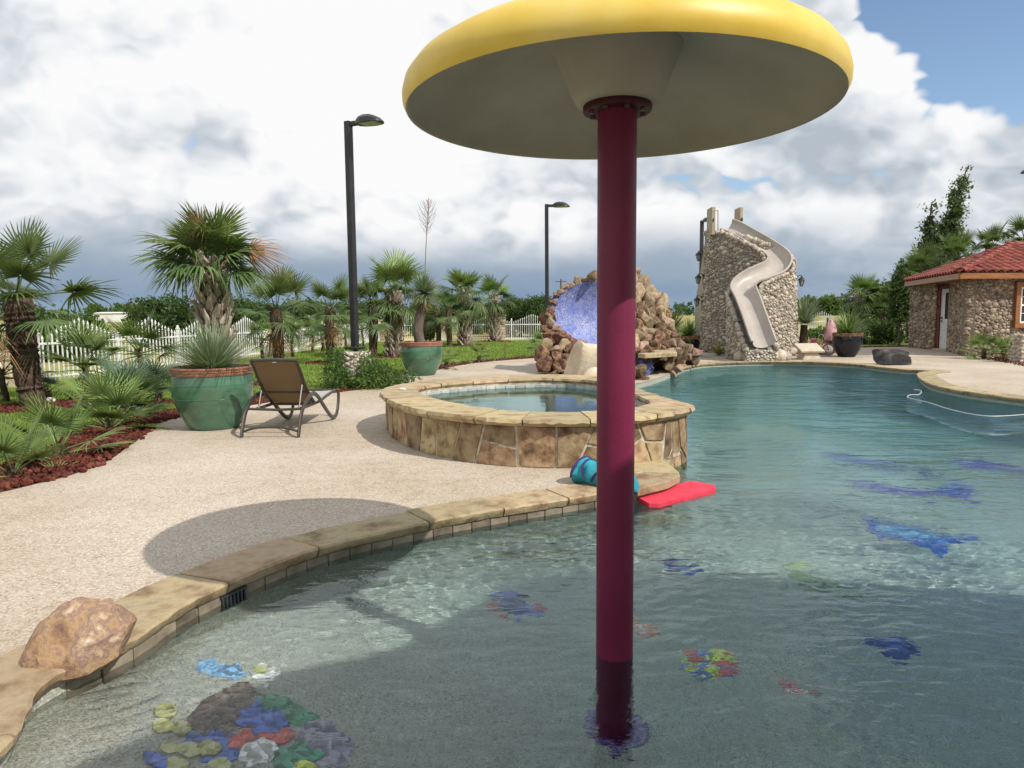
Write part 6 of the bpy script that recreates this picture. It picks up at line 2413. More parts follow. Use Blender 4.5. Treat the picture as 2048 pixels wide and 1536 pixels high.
    fill([(1356, 690), (1384, 690), (1402, 706), (1400, 730), (1358, 736)], lambda x, y: 18.5, (9, 14), 11, [M_ROCKT], 8)
    # pale boulder at the spa and a slab ledge
    o = boulder('rock', D(1166, 742, 13.0) - base, (0.42, 0.40, 0.60), M_ROCKP, 7, sub=3, amp=0.2, boxy=0.75)
    o.parent = t
    o = boulder('rock', D(1183, 764, 12.0) - base, (0.30, 0.28, 0.26), M_ROCKP, 8, sub=3, amp=0.2, boxy=0.7)
    o.parent = t
    lp = [D(1276, 716, 15.7), D(1290, 722, 15.4), D(1354, 714, 15.9), D(1352, 706, 16.9), D(1300, 704, 17.2)]
    zc = 0.47
    mb = MB()
    mb.prism([(p.x - base.x, p.y - base.y) for p in lp], zc - 0.06, zc + 0.04)
    mb.build('ledge_slab', M_STONE, t, bevel=0.012)
    # plants pushed in behind
    return t


grotto()
t = thing('yucca_tree', at_d(1276, 19.6), 'small yucca sprouting behind the top of the waterfall rocks', 'plant')
MB().tube([(0, 0, -0.03), (0.02, 0, 1.75)], [0.1, 0.07], 8).build('trunk', M_FIBRE, t, smooth=1.0)
rosette(t, (0.05, 0, 1.8), 0.62, 160, M_YUCG, 8, emin=-10, w=0.013, droop=0.2)

# ============================================================ slide tower
TC = Vector((8.05, 24.4, 0))
TPLAN = [(6.74, 25.1), (7.02, 24.55), (7.4, 23.95), (7.8, 23.45), (8.3, 23.25), (8.9, 23.3), (9.4, 23.6), (9.65, 24.2), (9.5, 25.1), (8.9, 25.8), (7.8, 26.1), (6.9, 25.75)]
TP = [p - TC for p in spline([Vector((a, b, 0)) for a, b in TPLAN], 6, True)]


def tower_top(p):
    """wall height round the tower: high on the stair side, falling with the slide"""
    return 3.62 - 0.42 * p.x - 0.03 * p.y


SL = [D(1452, 461, 24.1), D(1468, 467, 23.9), D(1500, 485, 23.5), D(1534, 505, 23.2), D(1556, 524, 22.85), D(1550, 543, 22.4), D(1522, 557, 21.95), D(1497, 570, 21.65), D(1487, 586, 21.4), D(1494, 612, 20.95), D(1506, 648, 20.5), D(1517, 680, 20.12), D(1523, 695, 19.92)]
SLP = spline(SL, 8)


def slide_frames():
    fr = []
    n = len(SLP)
    for i in range(n):
        a, b = SLP[max(0, i - 1)], SLP[min(n - 1, i + 1)]
        t_ = (b - a).normalized()
        h = Vector((t_.x, t_.y, 0))
        if h.length < 1e-4:
            h = Vector((0, -1, 0))
        h.normalize()
        fr.append((SLP[i], t_, Vector((h.y, -h.x, 0))))
    # relax the sideways vectors so the flume does not fold in its bends
    for _ in range(14):
        s = [f[2] for f in fr]
        for i in range(1, n - 1):
            v = (s[i - 1] + s[i] * 1.0 + s[i + 1]).normalized()
            fr[i] = (fr[i][0], fr[i][1], v)
    return fr


def slide_tower():
    t = thing('slide_tower', TC, 'round river stone tower with a beige water slide winding down its front', 'slide tower')
    M_CORE = pm('tower_mortar', [(0.3, (0.16, 0.14, 0.12)), (0.7, (0.28, 0.25, 0.21))], scale=8, rough=0.95, bump=0.6)
    n = len(TP)
    mb = MB()
    vs_ = []
    for p in TP:
        vs_ += [p * 1.03 + Vector((0, 0, -0.05)), p * 0.93 + Vector((0, 0, tower_top(p)))]
    fs = [(2 * k, 2 * ((k + 1) % n), 2 * ((k + 1) % n) + 1, 2 * k + 1) for k in range(n)]
    vs_.append(Vector((0, 0.2, 3.2)))
    fs += [(2 * k + 1, 2 * ((k + 1) % n) + 1, 2 * n) for k in range(n)]
    mb.add(vs_, fs)
    # buttress that carries the flume down to the pool edge
    fr = slide_frames()
    hw = 0.45
    prof = []
    for p, t_, s in fr:
        q = p - TC
        prof.append((q - s * hw, q + s * hw, q.z - 0.10))
    bt = MB()
    vs2 = []
    for l, r_, z_ in prof:
        vs2 += [(l.x, l.y, -0.05), (l.x, l.y, z_), (r_.x, r_.y, z_), (r_.x, r_.y, -0.05)]
    m = len(prof)
    fs2 = []
    for i in range(m - 1):
        for j in range(3):
            fs2.append((i * 4 + j, i * 4 + j + 1, i * 4 + 4 + j + 1, i * 4 + 4 + j))
    fs2 += [(0, 1, 2, 3), tuple((m - 1) * 4 + j for j in (3, 2, 1, 0))]
    bt.add(vs2, fs2)
    mb.build('core', M_CORE, t, smooth=0.6)
    bt.build('buttress', M_CORE, t)

    # cobbles over tower and buttress
    def inside_butt(q):
        for l, r_, z_ in prof[::3]:
            c = (l + r_) / 2
            if math.hypot(q.x - c.x, q.y - c.y) < hw * 0.8 and q.z < z_ - 0.05:
                return True
        return False

    def samp(r):
        while True:
            if r.random() < 0.5:
                k = r.uniform(0, n)
                i = int(k)
                p = TP[i].lerp(TP[(i + 1) % n], k - i)
                if p.y > 0.9:
                    continue
                e = TP[(i + 1) % n] - TP[i]
                nrm = Vector((e.y, -e.x, 0)).normalized()
                zt = tower_top(p)
                z_ = r.uniform(0.02, zt + 0.02)
                q = p * (1.03 - 0.10 * z_ / zt)
                q.z = z_
                if inside_butt(q):
                    continue
                return q, nrm
            k = r.uniform(m * 0.04, m - 1.01)
            i = int(k)
            u = k - i
            side = r.choice((0, 1))
            if r.random() < 0.10:
                # the blunt end under the flume's mouth
                l, r_, z_ = prof[-1]
                q = l.lerp(r_, r.random())
                q.z = r.uniform(0.02, z_)
                d_ = (prof[-1][0] + prof[-1][1]) / 2 - (prof[-3][0] + prof[-3][1]) / 2
                d_.z = 0
                return q, d_.normalized()
            a_, b_ = prof[i][side], prof[i + 1][side]
            q = a_.lerp(b_, u)
            zt = prof[i][2] * (1 - u) + prof[i + 1][2] * u
            q.z = zt - (zt - 0.02) * r.random()
            o = (prof[i][side] - prof[i][1 - side])
            o.z = 0
            q_out = q + o.normalized() * 0.05
            if in_poly(q.x, q.y, [(p.x * 0.97, p.y * 0.97) for p in TP]):
                continue
            return q, o.normalized()

    cobble_skin(t, samp, 0.042, 0.105, 7, parts=300, gap=0.80, rank=lambda p, nrm, rad: rad * (1 if nrm.y < 0.2 else 0.2))
    # coping cobbles along the rim
    r = random.Random(71)
    for k in range(n):
        p = TP[k]
        if p.y > 1.3:
            continue
        s = r.uniform(0.07, 0.12)
        inst('rim_cobble', COB[r.randrange(5)], t, loc=p * 0.92 + Vector((0, 0, tower_top(p) + 0.03)), rot=(r.uniform(0, 3), r.uniform(0, 3), r.uniform(0, 3)), scale=(s, s * 0.8, s * 0.75))
    for i in range(4, m, 1):
        for side in (0, 1):
            q = prof[i][side].copy()
            q.z = prof[i][2] + 0.05
            s = r.uniform(0.06, 0.11)
            inst('rim_cobble', COB[r.randrange(5)], t, loc=q, rot=(r.uniform(0, 3), r.uniform(0, 3), r.uniform(0, 3)), scale=(s, s * 0.8, s * 0.75))
    # big cobbles at the foot
    for px_, py_, s in ((1518, 708, 0.22), (1543, 708, 0.26), (1560, 704, 0.22), (1500, 710, 0.2), (1480, 706, 0.2), (1573, 700, 0.17), (1552, 690, 0.2)):
        p = D(px_, py_, 20.25) - TC
        inst('foot_cobble', COB[r.randrange(5)], t, loc=(p.x, p.y, s * 0.6), rot=(0.1, r.uniform(0, 0.4), r.uniform(0, 3)), scale=(s, s * 0.9, s * 0.95))
    # the flume: a U channel with rolled lips
    M_FL = pm('beige_fibreglass', [(0.3, (0.35, 0.31, 0.275)), (0.7, (0.43, 0.39, 0.355))], scale=2, rough=0.3, coat=0.2)
    sec = []
    W_, Dp = 0.325, 0.27
    for k in range(13):
        a = PI + PI * k / 12
        sec.append((W_ * math.cos(a), Dp * (1 + math.sin(a)) ** 1.0 - 0.0))
    sec = [(-W_ - 0.06, Dp - 0.03), (-W_ - 0.05, Dp + 0.015), (-W_ - 0.01, Dp + 0.02)] + sec[0:] + [(W_ + 0.01, Dp + 0.02), (W_ + 0.05, Dp + 0.015), (W_ + 0.06, Dp - 0.03)]
    lay = sec + [(x * 0.97, z - 0.035) for x, z in reversed(sec)]
    mb = MB()
    vs3 = []
    K = len(lay)
    for i_, (p, t_, s) in enumerate(fr):
        upv = s.cross(t_)
        if upv.z < 0:
            upv = -upv
        # banked towards the pool in the upper bends
        bank = 0.85 * (1 - sstep(0.45, 0.72, i_ / len(fr)))
        upv = upv + Vector((-0.15, -1, 0)) * bank
        upv = (upv - t_ * upv.dot(t_)).normalized()
        s2 = t_.cross(upv)
        s = s2 if s2.dot(s) > 0 else -s2
        for x, z_ in lay:
            vs3.append((p - TC) + s * x + upv * (z_ - 0.02))
    fs3 = []
    for i in range(len(fr) - 1):
        for j in range(K):
            j2 = (j + 1) % K
            fs3.append((i * K + j, i * K + j2, (i + 1) * K + j2, (i + 1) * K + j))
    mb.add(vs3, fs3)
    # closed rounded mouth
    mb.build('flume', M_FL, t, smooth=0.7)
    # gate panels and rails at the top
    M_TAN = pm('tan_stucco', [(0.3, (0.34, 0.28, 0.21)), (0.7, (0.44, 0.37, 0.29))], scale=6, rough=0.85, bump=0.2)
    for px_, py_, d_, w in ((1422, 444, 24.9, 0.14), (1477, 444, 25.1, 0.12)):
        p = D(px_, py_, d_) - TC
        g = MB().box((p.x, p.y, p.z), (w, 0.6, 0.95)).build('gate_panel', M_TAN, t, bevel=0.02)
        MB().box((p.x + 0.02, p.y - 0.32, p.z + 0.05), (0.05, 0.04, 0.09)).build('latch', M_IRON, g)
    for px_ in (1429, 1436):
        p0, p1 = D(px_, 462, 24.4) - TC, D(px_, 421, 24.4) - TC
        MB().tube([p0, p1], 0.018, 6).build('rail', M_TAN, t, smooth=0.9)
    p0, p1 = D(1424, 421, 24.4) - TC, D(1436, 421, 24.4) - TC
    MB().tube([p0, p1], 0.018, 6).build('rail', M_TAN, t, smooth=0.9)
    # outside stair wall falling away behind
    a, b = D(1411, 478, 25.6) - TC, D(1390, 606, 26.6) - TC
    mb = MB()
    dv = Vector((0.22, 0.4, 0))
    mb.add([a, a + dv, b + dv, b, Vector((a.x, a.y, -0.05)), Vector((a.x + dv.x, a.y + dv.y, -0.05)), Vector((b.x + dv.x, b.y + dv.y, -0.05)), Vector((b.x, b.y, -0.05))], [(0, 1, 2, 3), (4, 7, 6, 5), (0, 3, 7, 4), (1, 5, 6, 2), (0, 4, 5, 1), (3, 2, 6, 7)])
    mb.build('stair_wall', M_TAN, t, bevel=0.02)
    # lanterns fixed to the stone
    for u, z_, lb in ((1.75, 3.05, 'upper black lantern on the shaded tower wall'), (1.75, 1.40, 'lower black lantern on the shaded tower wall'), (7.0, 2.45, 'black lantern on the sunlit edge of the tower'),
                      (11.75, 3.40, 'top lantern of three down the stair side of the tower'), (11.85, 2.60, 'middle lantern of three down the stair side of the tower'), (11.95, 1.82, 'lowest lantern of three down the stair side of the tower')):
        k = int(u * 6) % n
        e = TP[(k + 1) % n] - TP[k - 1]
        nn = Vector((e.y, -e.x, 0)).normalized()
        q = TC + TP[k] * (1.05 - 0.10 * z_ / 3.6)
        lantern(q + Vector((0, 0, z_)), lb, 'lanterns on the slide tower', rz=math.atan2(nn.y, nn.x), s=1.05)


slide_tower()

# ---- rocks, jump block, bicycle, parasol at the far deck
r = random.Random(111)
for i in range(16):
    px_ = r.uniform(1578, 1668)
    d_ = r.uniform(22.6, 24.6)
    s = r.uniform(0.12, 0.27)
    p = at_d(px_, d_)
    ob = inst('river_rock', COB[r.randrange(5)], None, loc=p + Vector((0, 0, s * 0.45)), rot=(0, 0, r.uniform(0, 6)), scale=(s * 1.2, s, s * 0.7))
    tag(ob, 'pale rounded river rock in the planting beside the slide tower', 'rock', 'river rocks beside the tower')
ob = inst('river_rock', COB[2], None, loc=at_d(92, 11.75) + Vector((0, 0, 0.03)), rot=(0, 0, 0.3), scale=(0.11, 0.08, 0.06))
ob.material_slots[0].link = 'OBJECT'
ob.material_slots[0].material = pm('white_stone', [(0.3, (0.5, 0.48, 0.44)), (0.7, (0.66, 0.64, 0.6))], scale=8, rough=0.8)
tag(ob, 'smooth white stone in the mulch at the shaggy palm', 'rock')

M_CONC = pm('cast_stone', [(0.3, (0.44, 0.38, 0.29)), (0.7, (0.56, 0.50, 0.40))], scale=7, rough=0.85, bump=0.3, bscale=30)
JB = G(1626, 720, 0.0)
t = thing('jump_block', JB + Vector((0, 0.3, 0)), 'beige cast stone jumping block with a sloped top at the pool edge', 'jumping block')
mb = MB()
mb.add([(-0.27, -0.25, -0.005), (0.27, -0.25, -0.005), (0.27, 0.25, -0.005), (-0.27, 0.25, -0.005), (-0.19, -0.2, 0.22), (0.19, -0.2, 0.22), (0.19, 0.2, 0.36), (-0.19, 0.2, 0.36)], [(0, 3, 2, 1), (4, 5, 6, 7), (0, 1, 5, 4), (2, 3, 7, 6), (1, 2, 6, 5), (0, 4, 7, 3)])
mb.build('pedestal', M_CONC, t, bevel=0.012)
MB().box((0, 0, 0.335), (0.68, 0.62, 0.06), Matrix.Rotation(0.33, 3, 'X')).build('platform', M_CONC, t, bevel=0.01)

M_PINK = flat('pink_enamel', (0.62, 0.12, 0.30), 0.35)
M_PPINK = pm('pale_pink_cloth', [(0.3, (0.66, 0.30, 0.36)), (0.7, (0.80, 0.46, 0.52))], scale=4, rough=0.85)
M_RUB = flat('grey_tyre', (0.25, 0.25, 0.27), 0.7)
BK = at_d(1636, 22.4)
t = thing('childs_bicycle', BK, 'pink child bicycle with pale tyres parked behind the jumping block', 'bicycle', rz=-0.25)


def torus(R, r_, n=24, m=8):
    mb = MB()
    vs_, fs = [], []
    for i in range(n):
        a = 2 * PI * i / n
        for j in range(m):
            b_ = 2 * PI * j / m
            vs_.append(((R + r_ * math.cos(b_)) * math.cos(a), r_ * math.sin(b_), (R + r_ * math.cos(b_)) * math.sin(a)))
    for i in range(n):
        for j in range(m):
            fs.append((i * m + j, i * m + (j + 1) % m, ((i + 1) % n) * m + (j + 1) % m, ((i + 1) % n) * m + j))
    return mb.add(vs_, fs)


for x in (-0.30, 0.30):
    w = inst('wheel', MB().lathe([(0.02, -0.02), (0.02, 0.02)], 8).mesh('hub', M_PINK), t, loc=(x, 0, 0.20), rot=(0, 0, 0))
    link(bpy.data.objects.new('tyre', torus(0.175, 0.024).mesh('tyre', M_RUB, smooth=1.2)), w)
    link(bpy.data.objects.new('rim', torus(0.15, 0.009).mesh('rim', M_PINK, smooth=1.2)), w)
    mb = MB()
    for k in range(10):
        a = k * PI / 5
        mb.tube([(0, 0, 0), (0.15 * math.cos(a), 0, 0.15 * math.sin(a))], 0.003, 4)
    mb.build('spokes', flat('spoke_steel', (0.6, 0.6, 0.6), 0.3, metal=0.8), w)
mb = MB()
for a, b in (((-0.30, 0, 0.20), (-0.12, 0, 0.42)), ((-0.30, 0, 0.20), (-0.02, 0, 0.20)), ((-0.02, 0, 0.20), (-0.14, 0, 0.48)), ((-0.12, 0, 0.42), (0.20, 0, 0.46)), ((-0.02, 0, 0.20), (0.20, 0, 0.43)), ((0.30, 0, 0.20), (0.19, 0, 0.52))):
    mb.tube([a, b], 0.016, 7)
mb.build('frame', M_PINK, t, smooth=0.9)
mb = MB()
mb.tube([(0.19, 0, 0.50), (0.17, 0, 0.60), (0.14, -0.18, 0.66), (0.08, -0.24, 0.66)], 0.012, 6).tube([(0.17, 0, 0.60), (0.14, 0.18, 0.66), (0.08, 0.24, 0.66)], 0.012, 6)
mb.build('handlebar', flat('spoke_steel', (0.6, 0.6, 0.6), 0.3, metal=0.8), t, smooth=0.9)
mb = MB().blob((-0.15, 0, 0.51), (0.13, 0.08, 0.04), random.Random(3), sub=2)
mb.build('saddle', M_PINK, t, smooth=3)
mb = MB().box((0.27, 0, 0.56), (0.15, 0.2, 0.13))
mb.build('basket', M_PPINK, t, bevel=0.02)
for s in (-1, 1):
    w = MB().lathe([(0.06, -0.012), (0.06, 0.012)], 14).build('training_wheel', M_RUB, t)
    w.rotation_euler = (PI / 2, 0, 0)
    w.location = (-0.30, s * 0.14, 0.062)

PK = at_d(1653, 24.0)
t = thing('folded_parasol', PK, 'pale pink folded parasol on a dark post among the river rocks', 'parasol')
MB().tube([(0, 0, -0.05), (0, 0, 1.18)], 0.035, 8).build('post', M_BARK, t, smooth=0.9)
mb = MB()
mb.lathe([(0.05, 0.42), (0.15, 0.50), (0.20, 0.62), (0.17, 0.80), (0.12, 0.98), (0.04, 1.12)], 14, c=(0.10, -0.04, 0))
vv = []
rq = random.Random(8)
mb.v = [(x + rq.uniform(-0.02, 0.02), y + rq.uniform(-0.02, 0.02), z) for x, y, z in mb.v]
mb.build('folded_cloth', M_PPINK, t, smooth=0.7)

# floating hose
mb = MB()
hp = spline([G(x, y, WZ + 0.01) for x, y in ((1828, 779), (1842, 782), (1838, 789), (1820, 790), (1815, 795), (1830, 799), (1860, 806), (1890, 816), (1930, 826), (1970, 832), (2010, 832), (2060, 828))], 6)
mb.tube(hp, 0.008, 7)
o = mb.build('pool_hose', flat('hose_white', (0.5, 0.53, 0.56), 0.4), smooth=1.0)
tag(o, 'white floating cleaner hose curling across the pool', 'hose')

# ============================================================ pool house
def pool_house():
    M_FASC = pm('cedar_fascia', [(0.3, (0.17, 0.065, 0.02)), (0.6, (0.30, 0.12, 0.038)), (0.8, (0.38, 0.17, 0.06))], scale=4, rough=0.45, stretch=(0.6, 0.6, 8), bump=0.1, coat=0.15)
    M_TRIM = pm('redwood_trim', [(0.3, (0.10, 0.025, 0.012)), (0.7, (0.18, 0.05, 0.022))], scale=5, rough=0.55, bump=0.15)
    M_RTILE = pm('red_clay_tile', [(0.3, (0.15, 0.028, 0.018)), (0.6, (0.24, 0.05, 0.032)), (0.8, (0.31, 0.095, 0.062))], scale=2.5, rough=0.65, rnd=0.3, hue=0.01, bump=0.2)
    M_DOORW = flat('white_door_paint', (0.74, 0.76, 0.79), 0.4)
    M_DGLASS = pm('dark_window_glass', [(0.3, (0.02, 0.025, 0.028)), (0.7, (0.05, 0.055, 0.06))], scale=3, rough=0.12)
    base = Vector((17.5, 24.5, 0))
    t = thing('pool_house', base, 'cobblestone pool house with red clay tile roof and white door', 'house')
    C = Vector((13.75, 21.5, 0))
    W1_ = Vector((14.82, 24.1, 0))
    D1 = Vector((15.42, 24.15, 0))
    D2 = Vector((14.93, 25.1, 0))
    Lq = Vector((15.08, 27.0, 0))
    plan = [C, W1_, D2, Lq, Vector((23.5, 28.4, 0)), Vector((23.5, 22.4, 0))]
    WH = 2.36
    core_m = pm('wall_mortar', [(0.3, (0.13, 0.10, 0.08)), (0.7, (0.22, 0.18, 0.14))], scale=8, rough=0.95, bump=0.6)
    inset = [p - base for p in plan]
    # door wall is recessed between the two stone walls
    n_d = Vector((D2.y - D1.y, -(D2.x - D1.x), 0)).normalized()
    if n_d.x > 0:
        n_d = -n_d
    walls = MB()
    W0, W1 = 1.55, 2.75           # window on the front wall, metres from C along it
    fdir = (plan[5] - C).normalized()
    fl = (plan[5] - C).length
    wz0, wz1 = 0.98, 2.08

    def wall(a, b, z0, z1, th=0.2):
        d_ = (b - a).normalized()
        nrm = Vector((-d_.y, d_.x, 0))
        if (nrm.dot(base - a)) < 0:
            nrm = -nrm
        a, b = a - base, b - base
        vs_ = [a, b, b + nrm * th, a + nrm * th]
        walls.add([Vector((p.x, p.y, z0)) for p in vs_] + [Vector((p.x, p.y, z1)) for p in vs_], [(0, 3, 2, 1), (4, 5, 6, 7), (0, 1, 5, 4), (1, 2, 6, 5), (2, 3, 7, 6), (3, 0, 4, 7)])

    wall(C, W1_, -0.03, WH)
    wall(W1_, W1_ + Vector((0.62, 0.06, 0)), -0.03, WH, 0.1)
    wall(D2, Lq, -0.03, WH)
    wall(Lq, plan[4], -0.03, WH)
    wall(plan[4], plan[5], -0.03, WH)
    wall(C, C + fdir * W0, -0.03, WH)
    wall(C + fdir * W0, C + fdir * W1, -0.03, wz0)
    wall(C + fdir * W0, C + fdir * W1, wz1, WH)
    wall(C + fdir * W1, plan[5], -0.03, WH)
    rec = n_d * -0.10
    wall(D1 + rec, D2 + rec, 2.22, WH)
    walls.build('wall', core_m, t)
    # cobbles on the two walls in view, big on the left face and small on the front
    M_CA = pm('house_cobble', [(0.25, (0.10, 0.065, 0.05)), (0.42, (0.23, 0.17, 0.125)), (0.58, (0.33, 0.27, 0.20)), (0.75, (0.20, 0.115, 0.085))], scale=1.3, rough=0.75, bump=0.4, bscale=12, rnd=0.5, hue=0.03)
    M_CAI = pm('house_cobble_small', [(0.25, (0.10, 0.065, 0.05)), (0.42, (0.23, 0.17, 0.125)), (0.58, (0.33, 0.27, 0.20)), (0.75, (0.20, 0.115, 0.085))], scale=1.3, rough=0.75, bump=0.4, bscale=12, island=0.5, hue=0.03)

    def nrm_of(a, b):
        d_ = (b - a).normalized()
        n_ = Vector((-d_.y, d_.x, 0))
        return -n_ if n_.dot(base - a) > 0 else n_
    n1, n2, n3 = nrm_of(D2, Lq), nrm_of(C, W1_), nrm_of(C, plan[5])

    def samp(r):
        while True:
            k = r.random()
            z_ = r.uniform(0.02, WH - 0.03)
            if k < 0.24:
                p = D2.lerp(Lq, r.random())
                return Vector((p.x, p.y, z_)) - base, n1
            if k < 0.52:
                p = C.lerp(W1_, r.random())
                return Vector((p.x, p.y, z_)) - base, n2
            u = r.uniform(0, 4.0)
            if W0 - 0.16 < u < W1 + 0.16 and wz0 - 0.14 < z_ < wz1 + 0.16:
                continue
            p = C + fdir * u
            return Vector((p.x, p.y, z_)) - base, n3

    cobble_skin(t, samp, 0.042, 0.125, 9, parts=300, gap=0.82, mat=M_CA, mati=M_CAI, flatn=0.5)
    # the rounded corner between the two walls
    r = random.Random(10)
    for k in range(90):
        z_ = r.uniform(0.04, WH - 0.05)
        s = r.uniform(0.05, 0.085)
        a = r.uniform(-0.5, 1)
        p = C + (fdir * a * 0.14 if a > 0 else (W1_ - C).normalized() * (-a) * 0.2)
        ob = inst('corner_cobble', COB[r.randrange(5)], t, loc=Vector((p.x, p.y, z_)) - base, rot=(r.uniform(-0.3, 0.3), r.uniform(-0.3, 0.3), r.uniform(0, 3)), scale=(s * 1.1, s, s * 0.7))
        ob.material_slots[0].link = 'OBJECT'
        ob.material_slots[0].material = M_CA
    # door in its redwood frame
    dd = (D2 - D1)
    dw = dd.length
    ang = math.atan2(dd.y, dd.x)
    rotd = Matrix.Rotation(ang, 3, 'Z')
    mid = (D1 + D2) / 2 + rec - base
    door = MB().box((mid.x, mid.y, 1.10), (dw - 0.26, 0.05, 2.08), rotd).build('door', M_DOORW, t, bevel=0.006)
    q = mid + n_d * 0.028
    MB().box((q.x, q.y, 1.55), ((dw - 0.26) * 0.62, 0.012, 0.92), rotd).build('door_glass', M_DGLASS, door)
    fm = MB()
    for sx in (-1, 1):
        o = rotd @ Vector((sx * (dw - 0.26) * 0.33, 0, 0))
        fm.box((q.x + o.x, q.y + o.y, 1.55), (0.04, 0.03, 1.0), rotd)
        fm.box((q.x, q.y, 1.55 + sx * 0.48), ((dw - 0.26) * 0.68, 0.032, 0.045), rotd)
    fm.build('glass_frame', M_DOORW, door)
    for zc in (0.32, 0.72):
        MB().box((q.x, q.y, zc), ((dw - 0.26) * 0.62, 0.014, 0.28), rotd).build('door_panel', M_DOORW, door, bevel=0.005)
    o = q + rotd @ Vector(((dw - 0.26) * 0.42, 0, 0)) + n_d * 0.03
    MB().blob((o.x, o.y, 1.02), (0.03, 0.03, 0.03), r, sub=1).box((o.x, o.y, 1.13), (0.05, 0.03, 0.05), rotd).build('handle', M_IRON, door, smooth=1.0)
    fr_ = MB()
    for sx in (-1, 1):
        o = rotd @ Vector((sx * (dw / 2 - 0.065), 0, 0))
        fr_.box((mid.x + o.x, mid.y + o.y, 1.12), (0.12, 0.16, 2.28), rotd)
    fr_.box((mid.x, mid.y, 2.20), (dw - 0.26, 0.16, 0.10), rotd)
    fr_.build('door_frame', M_TRIM, t, bevel=0.005)
    MB().box((mid.x, mid.y, 0.03), (dw, 0.4, 0.06), rotd).build('threshold', M_CONC, t, bevel=0.006)
    # window
    a, b = C + fdir * W0, C + fdir * W1
    angw = math.atan2(fdir.y, fdir.x)
    rotw = Matrix.Rotation(angw, 3, 'Z')
    mw = (a + b) / 2 - base + n3 * 0.03
    ww = W1 - W0
    win = MB()
    for sx in (-1, 1):
        o = fdir * (sx * (ww / 2 + 0.0))
        win.box((mw.x + o.x, mw.y + o.y, (wz0 + wz1) / 2), (0.15, 0.16, wz1 - wz0 + 0.30), rotw)
    for zc in (wz0 - 0.07, wz1 + 0.07):
        win.box((mw.x, mw.y, zc), (ww - 0.15, 0.16, 0.15), rotw)
    wn = win.build('window', M_FASC, t, bevel=0.006)
    sash = MB()
    iw = ww - 0.17
    for sx in (-1, 1):
        o = fdir * (sx * (iw / 2 - 0.03))
        sash.box((mw.x + o.x, mw.y + o.y, (wz0 + wz1) / 2), (0.06, 0.07, wz1 - wz0 + 0.02), rotw)
    for zc, h in ((wz0 + 0.03, 0.06), ((wz0 + wz1) / 2, 0.055), (wz1 - 0.03, 0.06)):
        sash.box((mw.x, mw.y, zc), (iw - 0.06, 0.074, h), rotw)
    sash.build('sash', M_WHITE, wn)
    mun = MB()
    for k in (1, 2, 3):
        o = fdir * (iw * (k / 4 - 0.5))
        mun.box((mw.x + o.x, mw.y + o.y, (wz0 + wz1) / 2), (0.018, 0.03, wz1 - wz0 - 0.1), rotw)
    for zc in (wz0 + 0.30, wz1 - 0.30):
        mun.box((mw.x, mw.y, zc), (iw - 0.1, 0.032, 0.018), rotw)
    mun.build('muntin', M_WHITE, wn)
    for k in range(4):
        for zc in ((wz0 + 0.17, 0.24), (wz0 + 0.42, 0.22), (wz1 - 0.42, 0.22), (wz1 - 0.17, 0.24)):
            o = fdir * (iw * ((k + 0.5) / 4 - 0.5))
            MB().box((mw.x + o.x - n3.x * 0.02, mw.y + o.y - n3.y * 0.02, zc[0]), (iw / 4 - 0.02, 0.008, zc[1]), rotw).build('pane', M_DGLASS, wn)
    # roof: eaves, fascia, clay tiles
    ez = 2.36
    ov = 0.42
    E = []
    m = len(plan)
    pl2 = [C, Vector((15.36, 26.9, 0)), plan[4], plan[5]]
    for i in range(4):
        p0, p1, p2 = pl2[i - 1], pl2[i], pl2[(i + 1) % 4]
        na, nb_ = nrm_of(p0, p1), nrm_of(p1, p2)
        bis = (na + nb_).normalized()
        E.append(p1 + bis * (ov / max(0.35, bis.dot(na))))
    A1 = Vector((16.75, 24.0, 3.52))
    A2 = A1 + (Vector((23.5, 22.4, 0)) - C).normalized() * 3.6
    Ez = [Vector((p.x, p.y, ez + 0.13)) - base for p in E]
    a1, a2 = A1 - base, A2 - base
    deckm = MB()
    deckm.add(Ez + [a1, a2] + [p - Vector((0, 0, 0.05)) for p in Ez], [(0, 1, 4), (1, 2, 5, 4), (2, 3, 5), (3, 0, 4, 5), (9, 8, 7, 6)])
    roof = deckm.build('roof', M_RTILE, t, normals=True)
    for i in range(4):
        p, q_ = E[i], E[(i + 1) % 4]
        d_ = (q_ - p)
        L_ = d_.length
        rot = Matrix.Rotation(math.atan2(d_.y, d_.x), 3, 'Z')
        c = (p + q_) / 2 - base
        nn = nrm_of(p, q_)
        MB().box((c.x + nn.x * 0.022, c.y + nn.y * 0.022, ez + 0.03), (L_ + 0.04, 0.04, 0.17), rot).build('fascia', M_FASC, t, bevel=0.004)
    sof = MB()
    sof.add([Vector((p.x, p.y, ez - 0.03)) - base for p in E], [(0, 1, 2, 3)])
    sof.build('soffit', M_FASC, t)
    # tile: half barrel, built along +Y (up the slope), X across
    tm_ = MB()
    vs_ = []
    TW, TL = 0.135, 0.44
    for y_, k, zo in ((0.0, 1.0, 0.012), (TL, 0.86, 0.0)):
        for j in range(7):
            a = PI * j / 6
            vs_.append((TW * k * math.cos(a), y_, 0.095 * k * math.sin(a) + zo))
    for y_, k, zo in ((0.0, 0.88, 0.0), (TL, 0.75, -0.01)):
        for j in range(7):
            a = PI * j / 6
            vs_.append((TW * k * math.cos(a), y_, 0.095 * k * math.sin(a) + zo))
    fs = []
    for j in range(6):
        fs += [(j, j + 1, 8 + j, 7 + j), (14 + j, 21 + j, 22 + j, 15 + j), (j, 14 + j, 15 + j, j + 1)]
    tm_.add(vs_, fs)
    tile = tm_.mesh('roof_tile', M_RTILE, smooth=0.9)

